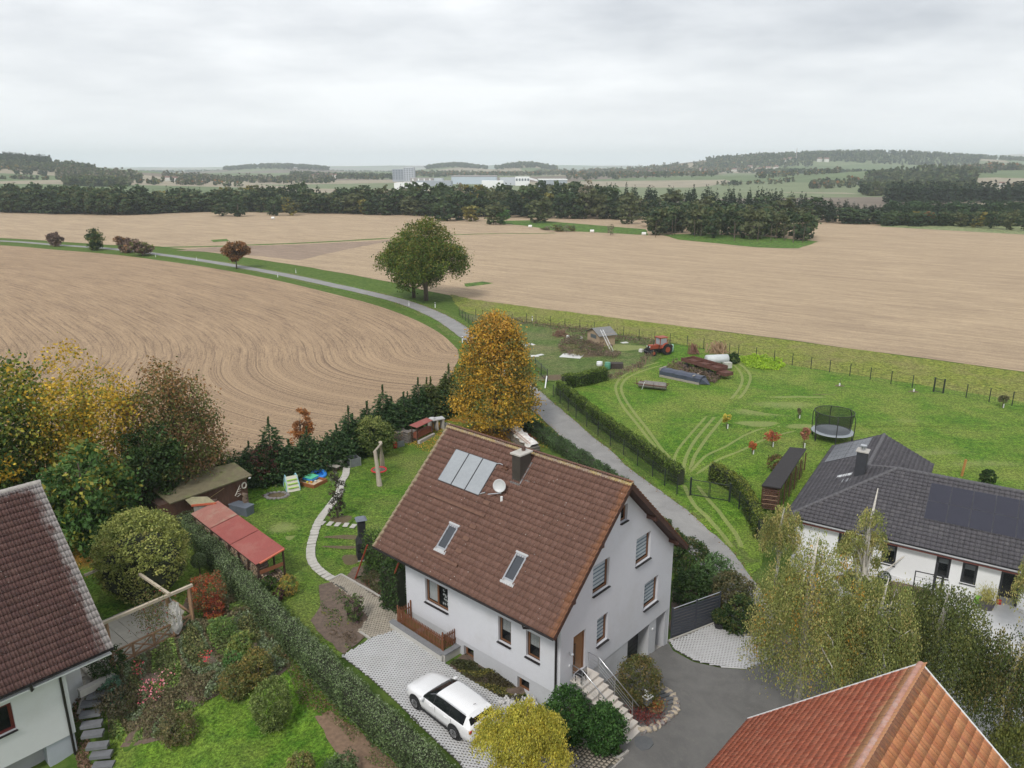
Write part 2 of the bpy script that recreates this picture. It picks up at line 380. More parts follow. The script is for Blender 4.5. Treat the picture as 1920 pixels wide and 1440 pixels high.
def field_mat(name, straw, soil, attr=None, ang=0.0, freq=1.6, line=0.5, rowgap=2.2, rowamt=.45):
    """stubble: rows of straw on soil; rows follow the 'rows' attribute or a straight direction"""
    m, N, L, b = new_mat(name); v = wpos(N)
    if attr:
        a = N.new('ShaderNodeAttribute'); a.attribute_name = attr; rv = a.outputs['Vector']
    else: rv = mapv(N, L, v, (1, 1, 1), (0, 0, -ang))   # x = along the rows, y = across
    r1 = nz(N, L, mapv(N, L, rv, (0.10, freq * 1.6, 1)), 1.0, 4, 0.75, 0.15)
    r2 = nz(N, L, mapv(N, L, rv, (0.7, freq * 3.0, 1)), 1.0, 3, 0.8)
    r3 = nz(N, L, mapv(N, L, rv, (0.05, freq * 0.35, 1)), 1.0, 4, 0.6, 0.2)
    f1 = nz(N, L, v, 3.5, 5, 0.8); f2 = nz(N, L, v, 14.0, 3, 0.75); big = nz(N, L, v, 0.045, 5, 0.6, 0.6)
    s = mathn(N, L, 'ADD', mathn(N, L, 'MULTIPLY', r1, 0.3 * line * 2), mathn(N, L, 'MULTIPLY', r2, 0.22 * line * 2))
    s = mathn(N, L, 'ADD', s, mathn(N, L, 'MULTIPLY', f1, 0.25)); s = mathn(N, L, 'ADD', s, mathn(N, L, 'MULTIPLY', f2, 0.25))
    s = mathn(N, L, 'ADD', s, mathn(N, L, 'MULTIPLY', r3, 0.12)); s = mathn(N, L, 'DIVIDE', s, 0.62 + 0.52 * line * 2)
    mid = tuple((x + y) / 2 for x, y in zip(straw, soil)); hi = tuple(min(1, x * 1.2) for x in straw)
    c = ramp(N, L, s, [(0.42, soil), (0.475, mid), (0.515, straw), (0.575, hi)])
    c = mixc(N, L, ramp(N, L, big, [(0.4, (0, 0, 0)), (0.7, (0.2,) * 3)]), c, tuple(x * 0.8 for x in mid))
    sx = N.new('ShaderNodeSeparateXYZ'); L.new(rv, sx.inputs[0]); wob = nz(N, L, mapv(N, L, rv, (.06, .06, 1)), 1.0, 3, .6)
    ph = mathn(N, L, 'FRACT', mathn(N, L, 'ADD', mathn(N, L, 'DIVIDE', sx.outputs[1], rowgap), mathn(N, L, 'MULTIPLY', wob, .5)))
    ln_ = ramp(N, L, ph, [(0.0, (1,)*3), (0.10, (.9,)*3), (0.22, (0,)*3), (0.93, (0,)*3)]); msk = ramp(N, L, nz(N, L, mapv(N, L, rv, (.035, .22, 1)), 1.0, 4, .7), [(.40, (0,)*3), (.62, (rowamt,)*3)])
    c = mixc(N, L, mathn(N, L, 'MULTIPLY', ln_, msk), c, tuple(x * .8 for x in soil))
    L.new(c, b.inputs['Base Color']); b.inputs['Roughness'].default_value = 0.95; b.inputs['Specular IOR Level'].default_value = 0.1
    bumpn(N, L, s, 0.8, 0.25, b); return m

# --- ground sheet to the horizon
def axis(lo, hi, step, far, g=1.12):
    a = list(np.arange(lo, hi, step)); s = step; x = hi
    while x < far: a.append(x); s *= g; x += min(s, 160)
    b = []; s = step; x = lo - step
    while x > -far: b.append(x); s *= g; x -= min(s, 160)
    return np.array(b[::-1] + a)
gx = axis(-60, 62, 1.0, 9500); gy = axis(16, 112, 1.0, 9800); gy = gy[gy > -400]
GX, GY = np.meshgrid(gx, gy); GZ = hgt(GX, GY)
gz_flat = ((np.hypot(GX, GY) > 9e9))
m, N, L, b = new_mat('land'); v = wpos(N)
# near: rough grass; far: a patchwork of fields
vor = N.new('ShaderNodeTexVoronoi'); vor.inputs['Scale'].default_value = 1.0; vor.inputs['Randomness'].default_value = 0.85
L.new(mapv(N, L, v, (1/420, 1/240, 0.0), (0, 0, 0.35)), vor.inputs['Vector'])
sc_ = N.new('ShaderNodeSeparateColor'); L.new(vor.outputs['Color'], sc_.inputs[0])
r_ = N.new('ShaderNodeValToRGB'); L.new(sc_.outputs[0], r_.inputs[0]); r_.color_ramp.interpolation = 'CONSTANT'
for k, (p_, c_) in enumerate([(0, (0.17, 0.20, 0.11)), (0.3, (0.31, 0.27, 0.20)), (0.5, (0.13, 0.17, 0.085)), (0.68, (0.24, 0.235, 0.16)), (0.82, (0.18, 0.15, 0.12))]):
    e = r_.color_ramp.elements
    if k >= len(e): e.new(0.5)
    e[k].position = p_; e[k].color = rgb(c_)
fn = nz(N, L, v, 0.02, 5, 0.7)
fc = mixc(N, L, 0.6, r_.outputs[0], ramp(N, L, fn, [(0.3, (0.7,) * 3), (0.7, (1.3,) * 3)]), 'MULTIPLY')
near = ramp(N, L, nz(N, L, v, 1.5, 6, 0.75), [(0.35, (0.045, 0.095, 0.014)), (0.65, (0.12, 0.17, 0.04))])
ln = N.new('ShaderNodeVectorMath'); ln.operation = 'LENGTH'; L.new(v, ln.inputs[0])
c = mixc(N, L, ramp(N, L, mathn(N, L, 'DIVIDE', ln.outputs['Value'], 1000.0), [(0.47, (0, 0, 0)), (0.52, (1, 1, 1))]), near, fc)
L.new(c, b.inputs['Base Color']); b.inputs['Roughness'].default_value = 0.95; b.inputs['Specular IOR Level'].default_value = 0.1
ny, nx = GX.shape; idx = np.arange(nx * ny).reshape(ny, nx)
F = np.stack([idx[:-1, :-1], idx[:-1, 1:], idx[1:, 1:], idx[1:, :-1]], -1).reshape(-1, 4)
link('ground', np_mesh('ground', np.column_stack([GX.ravel(), GY.ravel(), GZ.ravel() - 0.03]), F, m, True), None, 'structure')

# --- fields
def pxy(l): return [tuple(at(a, b)[:2]) for a, b in l]
def pflat(l, z=FAR): return [P(a, b, z) for a, b in l]
STRAW = (0.41, 0.295, 0.188); SOIL = (0.165, 0.115, 0.085)
d_ = Vector(P(1920, 697, FAR)) - Vector(P(960, 572, FAR)); fang = math.atan2(d_.y, d_.x)
F_N = field_mat('stubble_north', (0.45, 0.345, 0.23), (0.27, 0.20, 0.145), None, fang, 0.8, 0.4)
nf = pflat([(-400,394),(2300,405),(2900,560),(2300,745),(1920,697),(1500,640),(1200,602),(1000,577),(880,562),(800,545),(740,530),(660,515),(560,498),(430,478),(300,462),(200,459),(100,452),(0,446),(-500,432)])
sheet('north_field', nf, 0.006, F_N, 14.0, step=6, jit=0.35, seed=3)
le = spline([at(a, b) for a, b in [(-420,448),(-200,453),(0,460),(100,468),(200,476),(290,487),(400,503),(520,526),(620,550),(700,571),(770,596),(825,625),(858,655)]], 8)
lf = [tuple(p[:2]) for p in le] + pflat([(860,675),(850,700),(846,765),(780,787),(700,815),(600,862),(500,895),(430,905),(330,905),(200,905),(0,930),(-200,930),(-800,800)])
F_L = field_mat('stubble_west', STRAW, SOIL, 'rows', 0, 1.5, 0.38, 1.1, .62)
lo_ = sheet('west_field', lf, 0.006, F_L, 2.6, step=3, jit=0.2, seed=4)
me = lo_.data; nv = len(me.vertices); co = np.zeros(nv * 3, np.float32); me.vertices.foreach_get('co', co); co = co.reshape(-1, 3)
pl = np.array([(p.x, p.y) for p in le]); seg = np.concatenate([[0], np.cumsum(np.hypot(*(pl[1:] - pl[:-1]).T))])
best = np.full(nv, 1e9); along = np.zeros(nv)
for i in range(len(pl) - 1):
    a = pl[i]; d = pl[i+1] - a; t = np.clip(((co[:, :2] - a) @ d) / (d @ d), 0, 1)
    q = np.hypot(*(co[:, :2] - a - t[:, None] * d).T); k = q < best; best[k] = q[k]; along[k] = seg[i] + t[k] * np.hypot(*d)
at_ = me.attributes.new('rows', 'FLOAT_VECTOR', 'POINT'); at_.data.foreach_set('vector', np.column_stack([along, best, np.zeros(nv)]).astype(np.float32).ravel())
# darker worked strip and green strips through the north field
F_D = field_mat('tilled_soil', (0.33, 0.25, 0.19), (0.20, 0.15, 0.115), None, fang, 0.9, 0.5)
sheet('tilled_strip', pflat([(330,470),(420,462),(560,459),(700,452),(745,449),(640,470),(560,488),(430,474)]), 0.022, F_D, 6, step=4, jit=0.4, seed=5)
def px_ribbon(name, pts, w, off, mat, **k): return ribbon(name, spline([at(a, b) for a, b in pts], 6), w, off, mat, **k)
px_ribbon('grass_strip', [(285,464),(400,462),(480,459),(560,456),(640,452),(725,447)], 3.2, 0.035, G_FAR, jit=0.4)
px_ribbon('grass_strip', [(725,447),(800,443),(860,440),(940,438),(1000,438),(1040,437)], 2.0, 0.035, G_FAR, jit=0.4)
sheet('meadow_patch', pflat([(905,414),(950,414),(1000,413),(1090,420),(1210,430),(1215,441),(1120,436),(1040,432),(990,424),(950,420)]), 0.03, G_FAR, 8, step=5, jit=0.5)
sheet('meadow_patch', pflat([(1240,440),(1320,438),(1440,444),(1535,453),(1497,466),(1420,464),(1330,455),(1270,449)]), 0.03, G_FAR, 8, step=5, jit=0.5)
G_PALE = grass_mat('pale_meadow', (0.15, 0.19, 0.08), (0.20, 0.23, 0.11), (0.24, 0.23, 0.13), 0.5, 4.0, False)
sheet('meadow_patch', pflat([(1655,413),(1760,416),(2200,438),(2200,460),(1920,440),(1760,431),(1650,425)]), 0.03, G_PALE, 10, step=5, jit=0.5)
sheet('meadow_patch', pflat([(395,450),(425,448),(430,452),(400,454)]), 0.03, G_FAR, 8)
sheet('meadow_patch', pflat([(870,532),(905,528),(925,531),(900,535),(875,538)]), 0.03, G_FAR, 3, step=1.5, jit=0.3)
# grass margin between the fence and the north field
sheet('field_margin', pflat([(845,552),(890,562),(960,571),(1200,602),(1500,641),(1920,698),(2400,760),(2400,850),(1920,755),(1700,718),(1500,690),(1400,668),(1200,632),(1000,605),(890,590),(860,580)]), 0.012, G_MARG, 2.0, step=1.5, jit=0.25, seed=8)
sheet('allotment_ground', pxy([(862,588),(905,592),(1000,608),(1200,636),(1250,640),(1240,668),(1215,690),(1150,712),(1050,716),(1030,705),(1000,680),(950,645)]), 0.016, G_ALLOT, 1.5, step=1.5, jit=0.2, seed=9)
LAWN_R = sheet('meadow', pxy([(1145,708),(1215,690),(1243,668),(1262,645),(1400,668),(1500,688),(1700,717),(1920,754),(2350,830),(2350,1050),(1930,1010),(1700,960),(1500,985),(1425,1010),(1385,960),(1320,938),(1290,925),(1200,860),(1120,795),(1050,735),(1040,715)]), 0.02, G_LAWN, 1.3, step=1.2, jit=0.12, seed=10)
sheet('garden_lawn', pxy([(845,785),(900,800),(960,835),(990,900),(900,1000),(790,1060),(755,1130),(690,1190),(640,1235),(600,1215),(470,1090),(380,1000),(330,950),(380,900),(470,880),(560,880),(700,830),(760,800)]), 0.016, G_GARD, 1.0, step=1, jit=0.1, seed=11)
sheet('side_lawn', pxy([(200,1010),(330,985),(370,1010),(440,1080),(560,1200),(660,1310),(760,1440),(860,1560),(300,1560),(210,1440),(190,1300),(240,1230),(190,1150),(130,1080)]), 0.016, G_LAWN, 1.0, step=1, jit=0.1, seed=12)

sheet('gate_lawn', pxy([(1215,888),(1290,925),(1385,940),(1434,1010),(1428,1062),(1400,1085),(1378,1060),(1320,1003),(1260,948)]), .018, G_LAWN, 1.0, step=1, jit=.1, seed=13)
# --- worn tracks and bare patches in the grass
def wear_ribbon(name, pts, w, off, mat, ch=0, amt=1.0, k=8):
    cl = spline([at(a, b) for a, b in pts], k)
    o = ribbon(name, cl, w, off, mat, nacross=6); n = len(o.data.vertices) // 7
    e = np.tile(np.array([0, .55, .9, 1, .9, .55, 0]) * amt, n).astype(np.float32)
    c4 = np.zeros((len(e), 4), np.float32); c4[:, ch] = e; c4[:, 3] = 1
    ends = np.ones(n); ends[:3] = [0, .4, .8]; ends[-3:] = [.8, .4, 0]; c4[:, :3] *= np.repeat(ends, 7)[:, None]
    a = o.data.attributes.new('wear', 'FLOAT_COLOR', 'POINT'); a.data.foreach_set('color', c4.ravel()); return o
def wear_patch(name, px, py, wx, wy, off, mat, ch=1, amt=1.0, rz=0.0):
    c = at(px, py); V = [(c.x, c.y)]; W = [amt]; nr, na = 6, 22
    for i in range(1, nr + 1):
        for j in range(na):
            a = 6.28319 * j / na; q = i / nr * (1 + 0.18 * math.sin(a * 3 + px) * (i / nr))
            x, y = wx * q * math.cos(a), wy * q * math.sin(a)
            V.append((c.x + x * math.cos(rz) - y * math.sin(rz), c.y + x * math.sin(rz) + y * math.cos(rz))); W.append(amt * (1 - (i / nr) ** 1.6))
    V = np.array(V); F = [(0, 1 + j, 1 + (j+1) % na, 0) for j in range(na)]
    T = [(0, 1 + j, 1 + (j+1) % na) for j in range(na)]
    for i in range(nr - 1):
        for j in range(na):
            a0 = 1 + i*na + j; a1 = 1 + i*na + (j+1) % na; T += [(a0, a0 + na, a1 + na), (a0, a1 + na, a1)]
    me = np_mesh(name, np.column_stack([V, hgt(V[:, 0], V[:, 1]) + off]), np.array(T), mat)
    c4 = np.zeros((len(V), 4), np.float32); c4[:, ch] = W; c4[:, 3] = 1
    a = me.attributes.new('wear', 'FLOAT_COLOR', 'POINT'); a.data.foreach_set('color', c4.ravel())
    return link(name, me, None, 'structure')
TR = 0
for pts in ([(1275,900),(1262,868),(1235,835),(1210,800),(1190,775),(1170,745),(1165,725),(1178,708),(1210,694),(1245,684)],
            [(1262,895),(1245,860),(1215,822),(1190,790),(1170,765),(1158,742),(1155,722),(1170,704),(1200,690),(1240,678)],
            [(1282,895),(1283,870),(1292,845),(1320,805),(1355,765),(1382,735),(1392,712),(1385,694),(1372,682)],
            [(1292,895),(1300,862),(1318,832),(1345,797),(1375,760),(1398,732),(1407,708),(1398,692),(1382,680)],
            [(1290,890),(1320,858),(1360,838),(1400,815),(1440,802),(1500,798)], [(1300,893),(1340,866),(1390,845),(1440,822),(1500,806)],
            [(1262,880),(1268,850),(1290,820),(1330,775)]):
    wear_ribbon('tyre_track', pts, 0.46, 0.028 + 0.0012 * TR, G_LAWN, 0, 0.66 if TR < 4 else 0.5); TR += 1
for pts in ([(1280,905),(1300,945),(1330,975),(1352,1000),(1375,1030)], [(1305,908),(1330,940),(1352,965),(1378,1000),(1392,1030)]):
    wear_ribbon('tyre_track', pts, 0.5, 0.035 + 0.0012 * TR, G_LAWN, 0, 0.62); TR += 1
for (px, py, a, b_, ch, am) in [(1430,772,6,3.2,0,.45),(1420,795,3,1.2,0,.75),(1500,745,5,.8,0,.6),(1540,740,4,.7,1,.35),(1510,800,3,1,0,.7),(1470,760,7,3,0,.4),(1750,850,9,2.5,0,.35),(1850,870,8,2,0,.35),(1700,790,7,2,0,.3)]:
    wear_patch('bare_patch', px, py, a, b_, 0.024 + TR * 0.0012, G_LAWN, ch, am); TR += 1
wear_patch('bare_patch', 1070, 708, 5.5, 1.6, 0.036, G_ALLOT, 1, 0.9)
wear_patch('bare_patch', 1170, 652, 3.4, 2.4, 0.036, G_ALLOT, 0, 1.3)
wear_patch('bare_patch', 1100, 665, 5, 3, 0.036, G_ALLOT, 1, 0.5)
wear_patch('bare_patch', 546, 1002, .6, 1.0, 0.03, G_GARD, 0, 0.9)
wear_patch('bare_patch', 530, 990, 2.0, 1.6, 0.034, G_GARD, 0, 0.45)
wear_patch('leaf_litter', 905, 805, 7, 5.5, 0.030, G_GARD, 2, 0.8)
wear_patch('leaf_litter', 800, 800, 4, 2.5, 0.042, G_GARD, 2, 0.5)
wear_patch('leaf_litter', 180, 1040, 4, 4, 0.042, G_GARD, 2, 0.45)
wear_patch('soil_patch', 520, 930, 1.3, 0.7, 0.038, G_GARD, 1, 1.4)
wear_patch('soil_patch', 640, 975, 1.1, .9, 0.05, G_GARD, 1, .8)
wear_patch('soil_patch', 645, 1008, 1.5, .32, 0.045, G_GARD, 1, 1.5)
wear_patch('soil_patch', 640, 1027, 1.4, .25, 0.05, G_GARD, 1, 1.4)
wear_patch('soil_patch', 660, 1050, .8, .8, 0.055, G_GARD, 1, 1.5)

BED = M('bed_soil', (0.135, 0.098, 0.075), 0.95, 0.45, 4.0, 1.0)
def bed(name, l, off=0.045, mat=None, seed=0): return sheet(name, pxy(l), off, mat or BED, 0.6, step=0.5, jit=0.08, seed=seed)
bed('soil_bed', [(598,1098),(628,1092),(660,1115),(690,1155),(690,1190),(645,1228),(610,1200),(582,1165),(600,1140)], 0.05, seed=1)
bed('soil_bed', [(590,1345),(620,1333),(665,1365),(760,1450),(800,1510),(720,1500),(650,1440),(612,1385)], 0.05, M('raked_soil', (0.20, 0.13, 0.085), 0.95, 0.4, 5.0, 1.0), seed=2)
bed('flower_bed', [(355,1095),(420,1080),(470,1130),(520,1195),(545,1250),(500,1290),(430,1290),(360,1330),(320,1390),(250,1400),(205,1400),(195,1300),(240,1240),(330,1200)], 0.05, seed=3)
bed('soil_bed', [(745,1075),(690,1060),(662,1065),(645,1085),(690,1130),(750,1160)], 0.05, seed=4)
bed('soil_bed', [(842,1248),(880,1222),(962,1262),(985,1300),(975,1320),(930,1305),(880,1275)], 0.06, seed=5)
bed('soil_bed', [(1020,1300),(1075,1290),(1180,1385),(1160,1415),(1120,1395),(1075,1375),(1050,1350)], 0.06, seed=6)
bed('soil_bed', [(1130,1250),(1180,1235),(1215,1280),(1250,1310),(1215,1350),(1190,1345),(1150,1300)], 0.06, seed=7)
bed('soil_bed', [(1262,1100),(1380,1115),(1370,1160),(1345,1165),(1262,1200),(1255,1180)], 0.03, seed=8)

# --- road, court, paths
def asphalt(name, a, c, dirt):
    m, N, L, b = new_mat(name); v = wpos(N)
    f = nz(N, L, v, 45, 3, 0.7); g = nz(N, L, v, 0.5, 6, 0.65, 0.5); h = nz(N, L, v, 3.0, 5, 0.75)
    col = ramp(N, L, g, [(0.35, a), (0.65, c)]); col = mixc(N, L, 0.5, col, ramp(N, L, f, [(0.3, (0.65,) * 3), (0.7, (1.35,) * 3)]), 'MULTIPLY')
    col = mixc(N, L, ramp(N, L, h, [(0.55, (0, 0, 0)), (0.72, (0.5,) * 3)]), col, dirt)
    L.new(col, b.inputs['Base Color']); b.inputs['Roughness'].default_value = 0.9; bumpn(N, L, f, 0.4, 0.01, b); return m
ROADM = asphalt('lane_asphalt', (0.215, 0.21, 0.205), (0.28, 0.275, 0.265), (0.31, 0.29, 0.26))
COURTM = asphalt('court_asphalt', (0.115, 0.112, 0.107), (0.16, 0.155, 0.147), (0.20, 0.19, 0.17))
road_px = [(-420,443),(-200,447),(0,452),(100,459),(200,466),(290,476),(400,492),(520,513),(620,534),(700,552),(760,568),(820,592),(862,618),(905,652),(960,705),(1010,756),(1060,800),(1120,852),(1184,908),(1250,962),(1309,1012),(1350,1060),(1385,1110),(1412,1160),(1440,1220),(1480,1290)]
road_cl = spline([at(a, b) for a, b in road_px], 8)
ribbon('road', road_cl, 3.0, 0.055, ROADM, jit=0.07, nacross=6)
ribbon('road_verge', road_cl, 5.6, 0.014, G_ROUGH, jit=0.25, nacross=6)
sheet('court', pxy([(1075,1345),(1120,1290),(1180,1250),(1253,1206),(1262,1222),(1300,1243),(1350,1254),(1400,1258),(1450,1240),(1460,1180),(1620,1260),(1620,1560),(1080,1560),(1120,1440),(1168,1412),(1150,1385)]), 0.07, COURTM, 0.8)
CONC = M('concrete', (0.42, 0.40, 0.37), 0.85, 0.12, 2.0, 0.3, dirt=(0.28, 0.27, 0.24))
WPAV = M('white_pavers', (0.50, 0.50, 0.505), 0.85, 0.12, 1.2, 0.2, dirt=(0.42, 0.41, 0.4))
BPAV = M('beige_pavers', (0.36, 0.32, 0.26), 0.85, 0.2, 2.0, 0.2, dirt=(0.22, 0.19, 0.15))
def lattice(name, poly_px, spacing, w, ang, mat, fill, off=0.03):
    """open concrete grass pavers: ribs in two directions over dark infill"""
    poly = pxy(poly_px); sheet(name + '_infill', poly, off, fill, 0.8)
    cx = sum(p[0] for p in poly) / len(poly); cy = sum(p[1] for p in poly) / len(poly); V, F = [], []
    for k, a in enumerate((ang, ang + R(78))):
        d = np.array([math.cos(a), math.sin(a)]); nn_ = np.array([-d[1], d[0]])
        for s in np.arange(-16, 16, spacing):
            t = np.arange(-16, 16, 0.1); X = cx + nn_[0]*s + d[0]*t; Y = cy + nn_[1]*s + d[1]*t
            ins = inpoly(X, Y, poly); i = 0
            while i < len(t):
                if not ins[i]: i += 1; continue
                j = i
                while j + 1 < len(t) and ins[j + 1]: j += 1
                if j > i:
                    b0 = len(V); ww = w / 2
                    for q in range(i, j + 1):
                        for sg, zo in ((-1, -0.03), (-1, 0.03 + 0.004*k), (1, 0.03 + 0.004*k), (1, -0.03)):
                            V.append((X[q] + nn_[0]*sg*ww, Y[q] + nn_[1]*sg*ww, zo))
                    for q in range(j - i):
                        o = b0 + q*4
                        for e in range(3): F.append((o+e, o+e+4, o+e+5, o+e+1))
                i = j + 1
    V = np.array(V); V[:, 2] += hgt(V[:, 0], V[:, 1]) + off
    return link(name, np_mesh(name, V, np.array(F), mat), None, 'stuff')
DINF = M('paver_infill', (0.075, 0.072, 0.062), 0.95, 0.4, 6.0, 0.5)
lattice('grass_pavers', [(640,1232),(700,1195),(742,1182),(800,1215),(835,1245),(880,1275),(960,1320),(985,1345),(1010,1400),(990,1440),(980,1560),(930,1560),(860,1432),(800,1375),(735,1310),(690,1270)], 0.155, 0.07, R(-10), WPAV, DINF, 0.06)
lattice('grass_pavers', [(1256,1204),(1300,1188),(1342,1170),(1352,1182),(1390,1190),(1440,1200),(1445,1238),(1400,1256),(1350,1252),(1300,1240),(1262,1218)], 0.165, 0.082, R(-10), WPAV, DINF, 0.07)
def small_pavers(name, poly_px, bw, bl, ang, mat, off=0.05, gap=0.02):
    poly = pxy(poly_px); sheet(name + '_bedding', poly, off, DINF, 0.8)
    cx = sum(p[0] for p in poly) / len(poly); cy = sum(p[1] for p in poly) / len(poly)
    u, v_ = np.meshgrid(np.arange(-9, 9, bl), np.arange(-9, 9, bw)); u = u + ((np.arange(len(v_)) % 2) * bl / 2)[:, None]
    u = u.ravel(); v_ = v_.ravel(); c, s = math.cos(ang), math.sin(ang); X = cx + u*c - v_*s; Y = cy + u*s + v_*c
    k = inpoly(X, Y, poly); X, Y = X[k], Y[k]; n = len(X); Z = hgt(X, Y) + off + rng.uniform(0.018, 0.03, n)
    hx, hy = (bl - gap) / 2, (bw - gap) / 2; cs = [(-hx,-hy),(hx,-hy),(hx,hy),(-hx,hy)]
    V = np.zeros((n, 8, 3))
    for i, (a, b_) in enumerate(cs):
        V[:, i, 0] = V[:, i+4, 0] = X + a*c - b_*s; V[:, i, 1] = V[:, i+4, 1] = Y + a*s + b_*c; V[:, i, 2] = Z - 0.05; V[:, i+4, 2] = Z
    f = np.array([(4,5,6,7),(0,1,5,4),(1,2,6,5),(2,3,7,6),(3,0,4,7)]); F = (f[None] + (np.arange(n) * 8)[:, None, None]).reshape(-1, 4)
    return link(name, np_mesh(name, V.reshape(-1, 3), F, mat), None, 'stuff')
small_pavers('path_pavers', [(617,1090),(640,1079),(662,1090),(700,1118),(745,1145),(758,1160),(742,1183),(700,1197),(672,1186),(690,1160),(668,1125)], 0.13, 0.2, R(35), BPAV, 0.065)
small_pavers('path_pavers', [(1085,1395),(1165,1425),(1135,1445),(1120,1560),(985,1560),(1000,1440),(1040,1400)], 0.2, 0.2, R(48), BPAV, 0.075, 0.05)
# kerbs
def kerb(pts, w=0.1, h=0.12, name='kerb'):
    mb = MB(); c = [at(a, b, 0.07) for a, b in pts]
    for p, q in zip(c[:-1], c[1:]): mb.bar(p, q, w, h)
    return mb.build(name, CONC, None, 'structure')
kerb([(617,1090),(640,1079)]); kerb([(640,1079),(700,1113),(752,1145)]); kerb([(675,1187),(695,1200)])
kerb([(1253,1204),(1345,1168)]); kerb([(1072,1382),(1110,1400),(1160,1425),(1178,1412)], 0.12, 0.2); kerb([(1168,1425),(1120,1470)], .06, .1)
# stepping slabs through the lawn
slab_cl = spline([at(a, b) for a, b in [(650,878),(648,892),(640,905),(636,925),(626,940),(613,957),(600,975),(590,1000),(583,1030),(585,1052),(600,1072),(620,1086)]], 8)
path = bpy.data.objects.new('garden_path', None); COL.objects.link(path); path['kind'] = 'structure'
SLAB = M('slab_concrete', (0.46, 0.44, 0.40), 0.9, 0.15, 3.0, 0.4, dirt=(0.3, 0.29, 0.25))
sm = MB().box((0, 0, 0), (0.6, 0.36, 0.05)).mesh('slab', SLAB, bevel=0.012)
def lay_slabs(cl, pitch, first=0.0):
    acc = first
    for a, b_ in zip(cl[:-1], cl[1:]):
        d = (b_ - a); d.z = 0; L_ = d.length
        while acc < L_:
            p = a + d * (acc / L_); o = link('slab', sm, path)
            o.location = (p.x + random.uniform(-.02, .02), p.y + random.uniform(-.02, .02), h1(p.x, p.y) + 0.06 + random.uniform(0, .012)); o.rotation_euler = (random.uniform(-.02, .02), random.uniform(-.02, .02), math.atan2(d.y, d.x) + R(90) + random.uniform(-.05, .05)); acc += pitch
        acc -= L_
lay_slabs(slab_cl, 0.40)
lay_slabs([at(604,982), at(625,984), at(650,986), at(672,989)], 0.6)

# ================================================================== ROOFS, WALLS, WINDOWS
def tile_mat(name, FM, tw, th, cols, lichen=None, edge=None, rough=0.85, spot=None, stain=None):
    """FM: world matrix of the roof plane (x along the eave, y up the slope). One tone per tile, plus lichen and weather stains."""
    m, N, L, b = new_mat(name); v = wpos(N)
    ex, ey, _ez, o = [FM.col[i].xyz for i in range(4)]
    def dot(a, off):
        d = N.new('ShaderNodeVectorMath'); d.operation = 'DOT_PRODUCT'; L.new(v, d.inputs[0]); d.inputs[1].default_value = a
        return mathn(N, L, 'SUBTRACT', d.outputs['Value'], off)
    U = dot(ex, ex.dot(o)); V_ = dot(ey, ey.dot(o))
    fu = mathn(N, L, 'FLOOR', mathn(N, L, 'DIVIDE', U, tw)); fv = mathn(N, L, 'FLOOR', mathn(N, L, 'DIVIDE', mathn(N, L, 'ADD', V_, 0.03), th))
    cx = N.new('ShaderNodeCombineXYZ'); L.new(fu, cx.inputs[0]); L.new(fv, cx.inputs[1])
    wn_ = N.new('ShaderNodeTexWhiteNoise'); wn_.noise_dimensions = '2D'; L.new(cx.outputs[0], wn_.inputs['Vector'])
    n = len(cols); c = ramp(N, L, wn_.outputs['Value'], [(i / (n - 1), q) for i, q in enumerate(cols)])
    fine = nz(N, L, v, 26, 4, 0.75); mid = nz(N, L, v, 2.2, 5, 0.7); uv = N.new('ShaderNodeCombineXYZ'); L.new(U, uv.inputs[0]); L.new(V_, uv.inputs[1])
    c = mixc(N, L, 0.7, c, ramp(N, L, fine, [(0.3, (0.7,) * 3), (0.7, (1.3,) * 3)]), 'MULTIPLY')
    c = mixc(N, L, 0.6, c, ramp(N, L, mid, [(0.3, (0.78,) * 3), (0.7, (1.2,) * 3)]), 'MULTIPLY')
    if edge:                                   # (axis, position, width, colour, strength): growth along a verge
        for ax_, pos, wd, ecol, st in edge:
            q = U if ax_ == 'u' else V_
            d = mathn(N, L, 'ABSOLUTE', mathn(N, L, 'SUBTRACT', q, pos)); d = mathn(N, L, 'SUBTRACT', 1.0, mathn(N, L, 'DIVIDE', d, wd))
            en = nz(N, L, mapv(N, L, uv.outputs[0], (2.5, 0.8, 1)), 1.6, 5, 0.75)
            e = mathn(N, L, 'MULTIPLY', mathn(N, L, 'ADD', mathn(N, L, 'MULTIPLY', en, 2.2), mathn(N, L, 'SUBTRACT', mathn(N, L, 'MULTIPLY', d, 1.0), 1.45)), 4.0)
            cl = N.new('ShaderNodeClamp'); L.new(mathn(N, L, 'MULTIPLY', e, mathn(N, L, 'MAXIMUM', d, 0.0)), cl.inputs[0])
            c = mixc(N, L, mathn(N, L, 'MULTIPLY', cl.outputs[0], st), c, ecol)
    if lichen:
        ln_ = nz(N, L, v, 5.5, 4, 0.8)
        c = mixc(N, L, ramp(N, L, ln_, [(0.60, (0, 0, 0)), (0.72, (lichen[1],) * 3)]), c, lichen[0])
    if spot:                                   # small pale spots of lichen
        vo = N.new('ShaderNodeTexVoronoi'); vo.inputs['Scale'].default_value = 3.0; L.new(v, vo.inputs['Vector'])
        c = mixc(N, L, ramp(N, L, vo.outputs['Distance'], [(0.04, (spot*.7,) * 3), (0.085, (0, 0, 0))]), c, (0.6, 0.58, 0.54))
    if stain:
        sn = nz(N, L, mapv(N, L, uv.outputs[0], (3.0, 0.35, 1)), 1.0, 5, 0.7)
        c = mixc(N, L, ramp(N, L, sn, [(0.55, (0, 0, 0)), (0.68, (stain[1],) * 3)]), c, stain[0])
    L.new(c, b.inputs['Base Color']); b.inputs['Roughness'].default_value = rough; b.inputs['Specular IOR Level'].default_value = 0.3
    bumpn(N, L, fine, 0.3, 0.01, b); return m
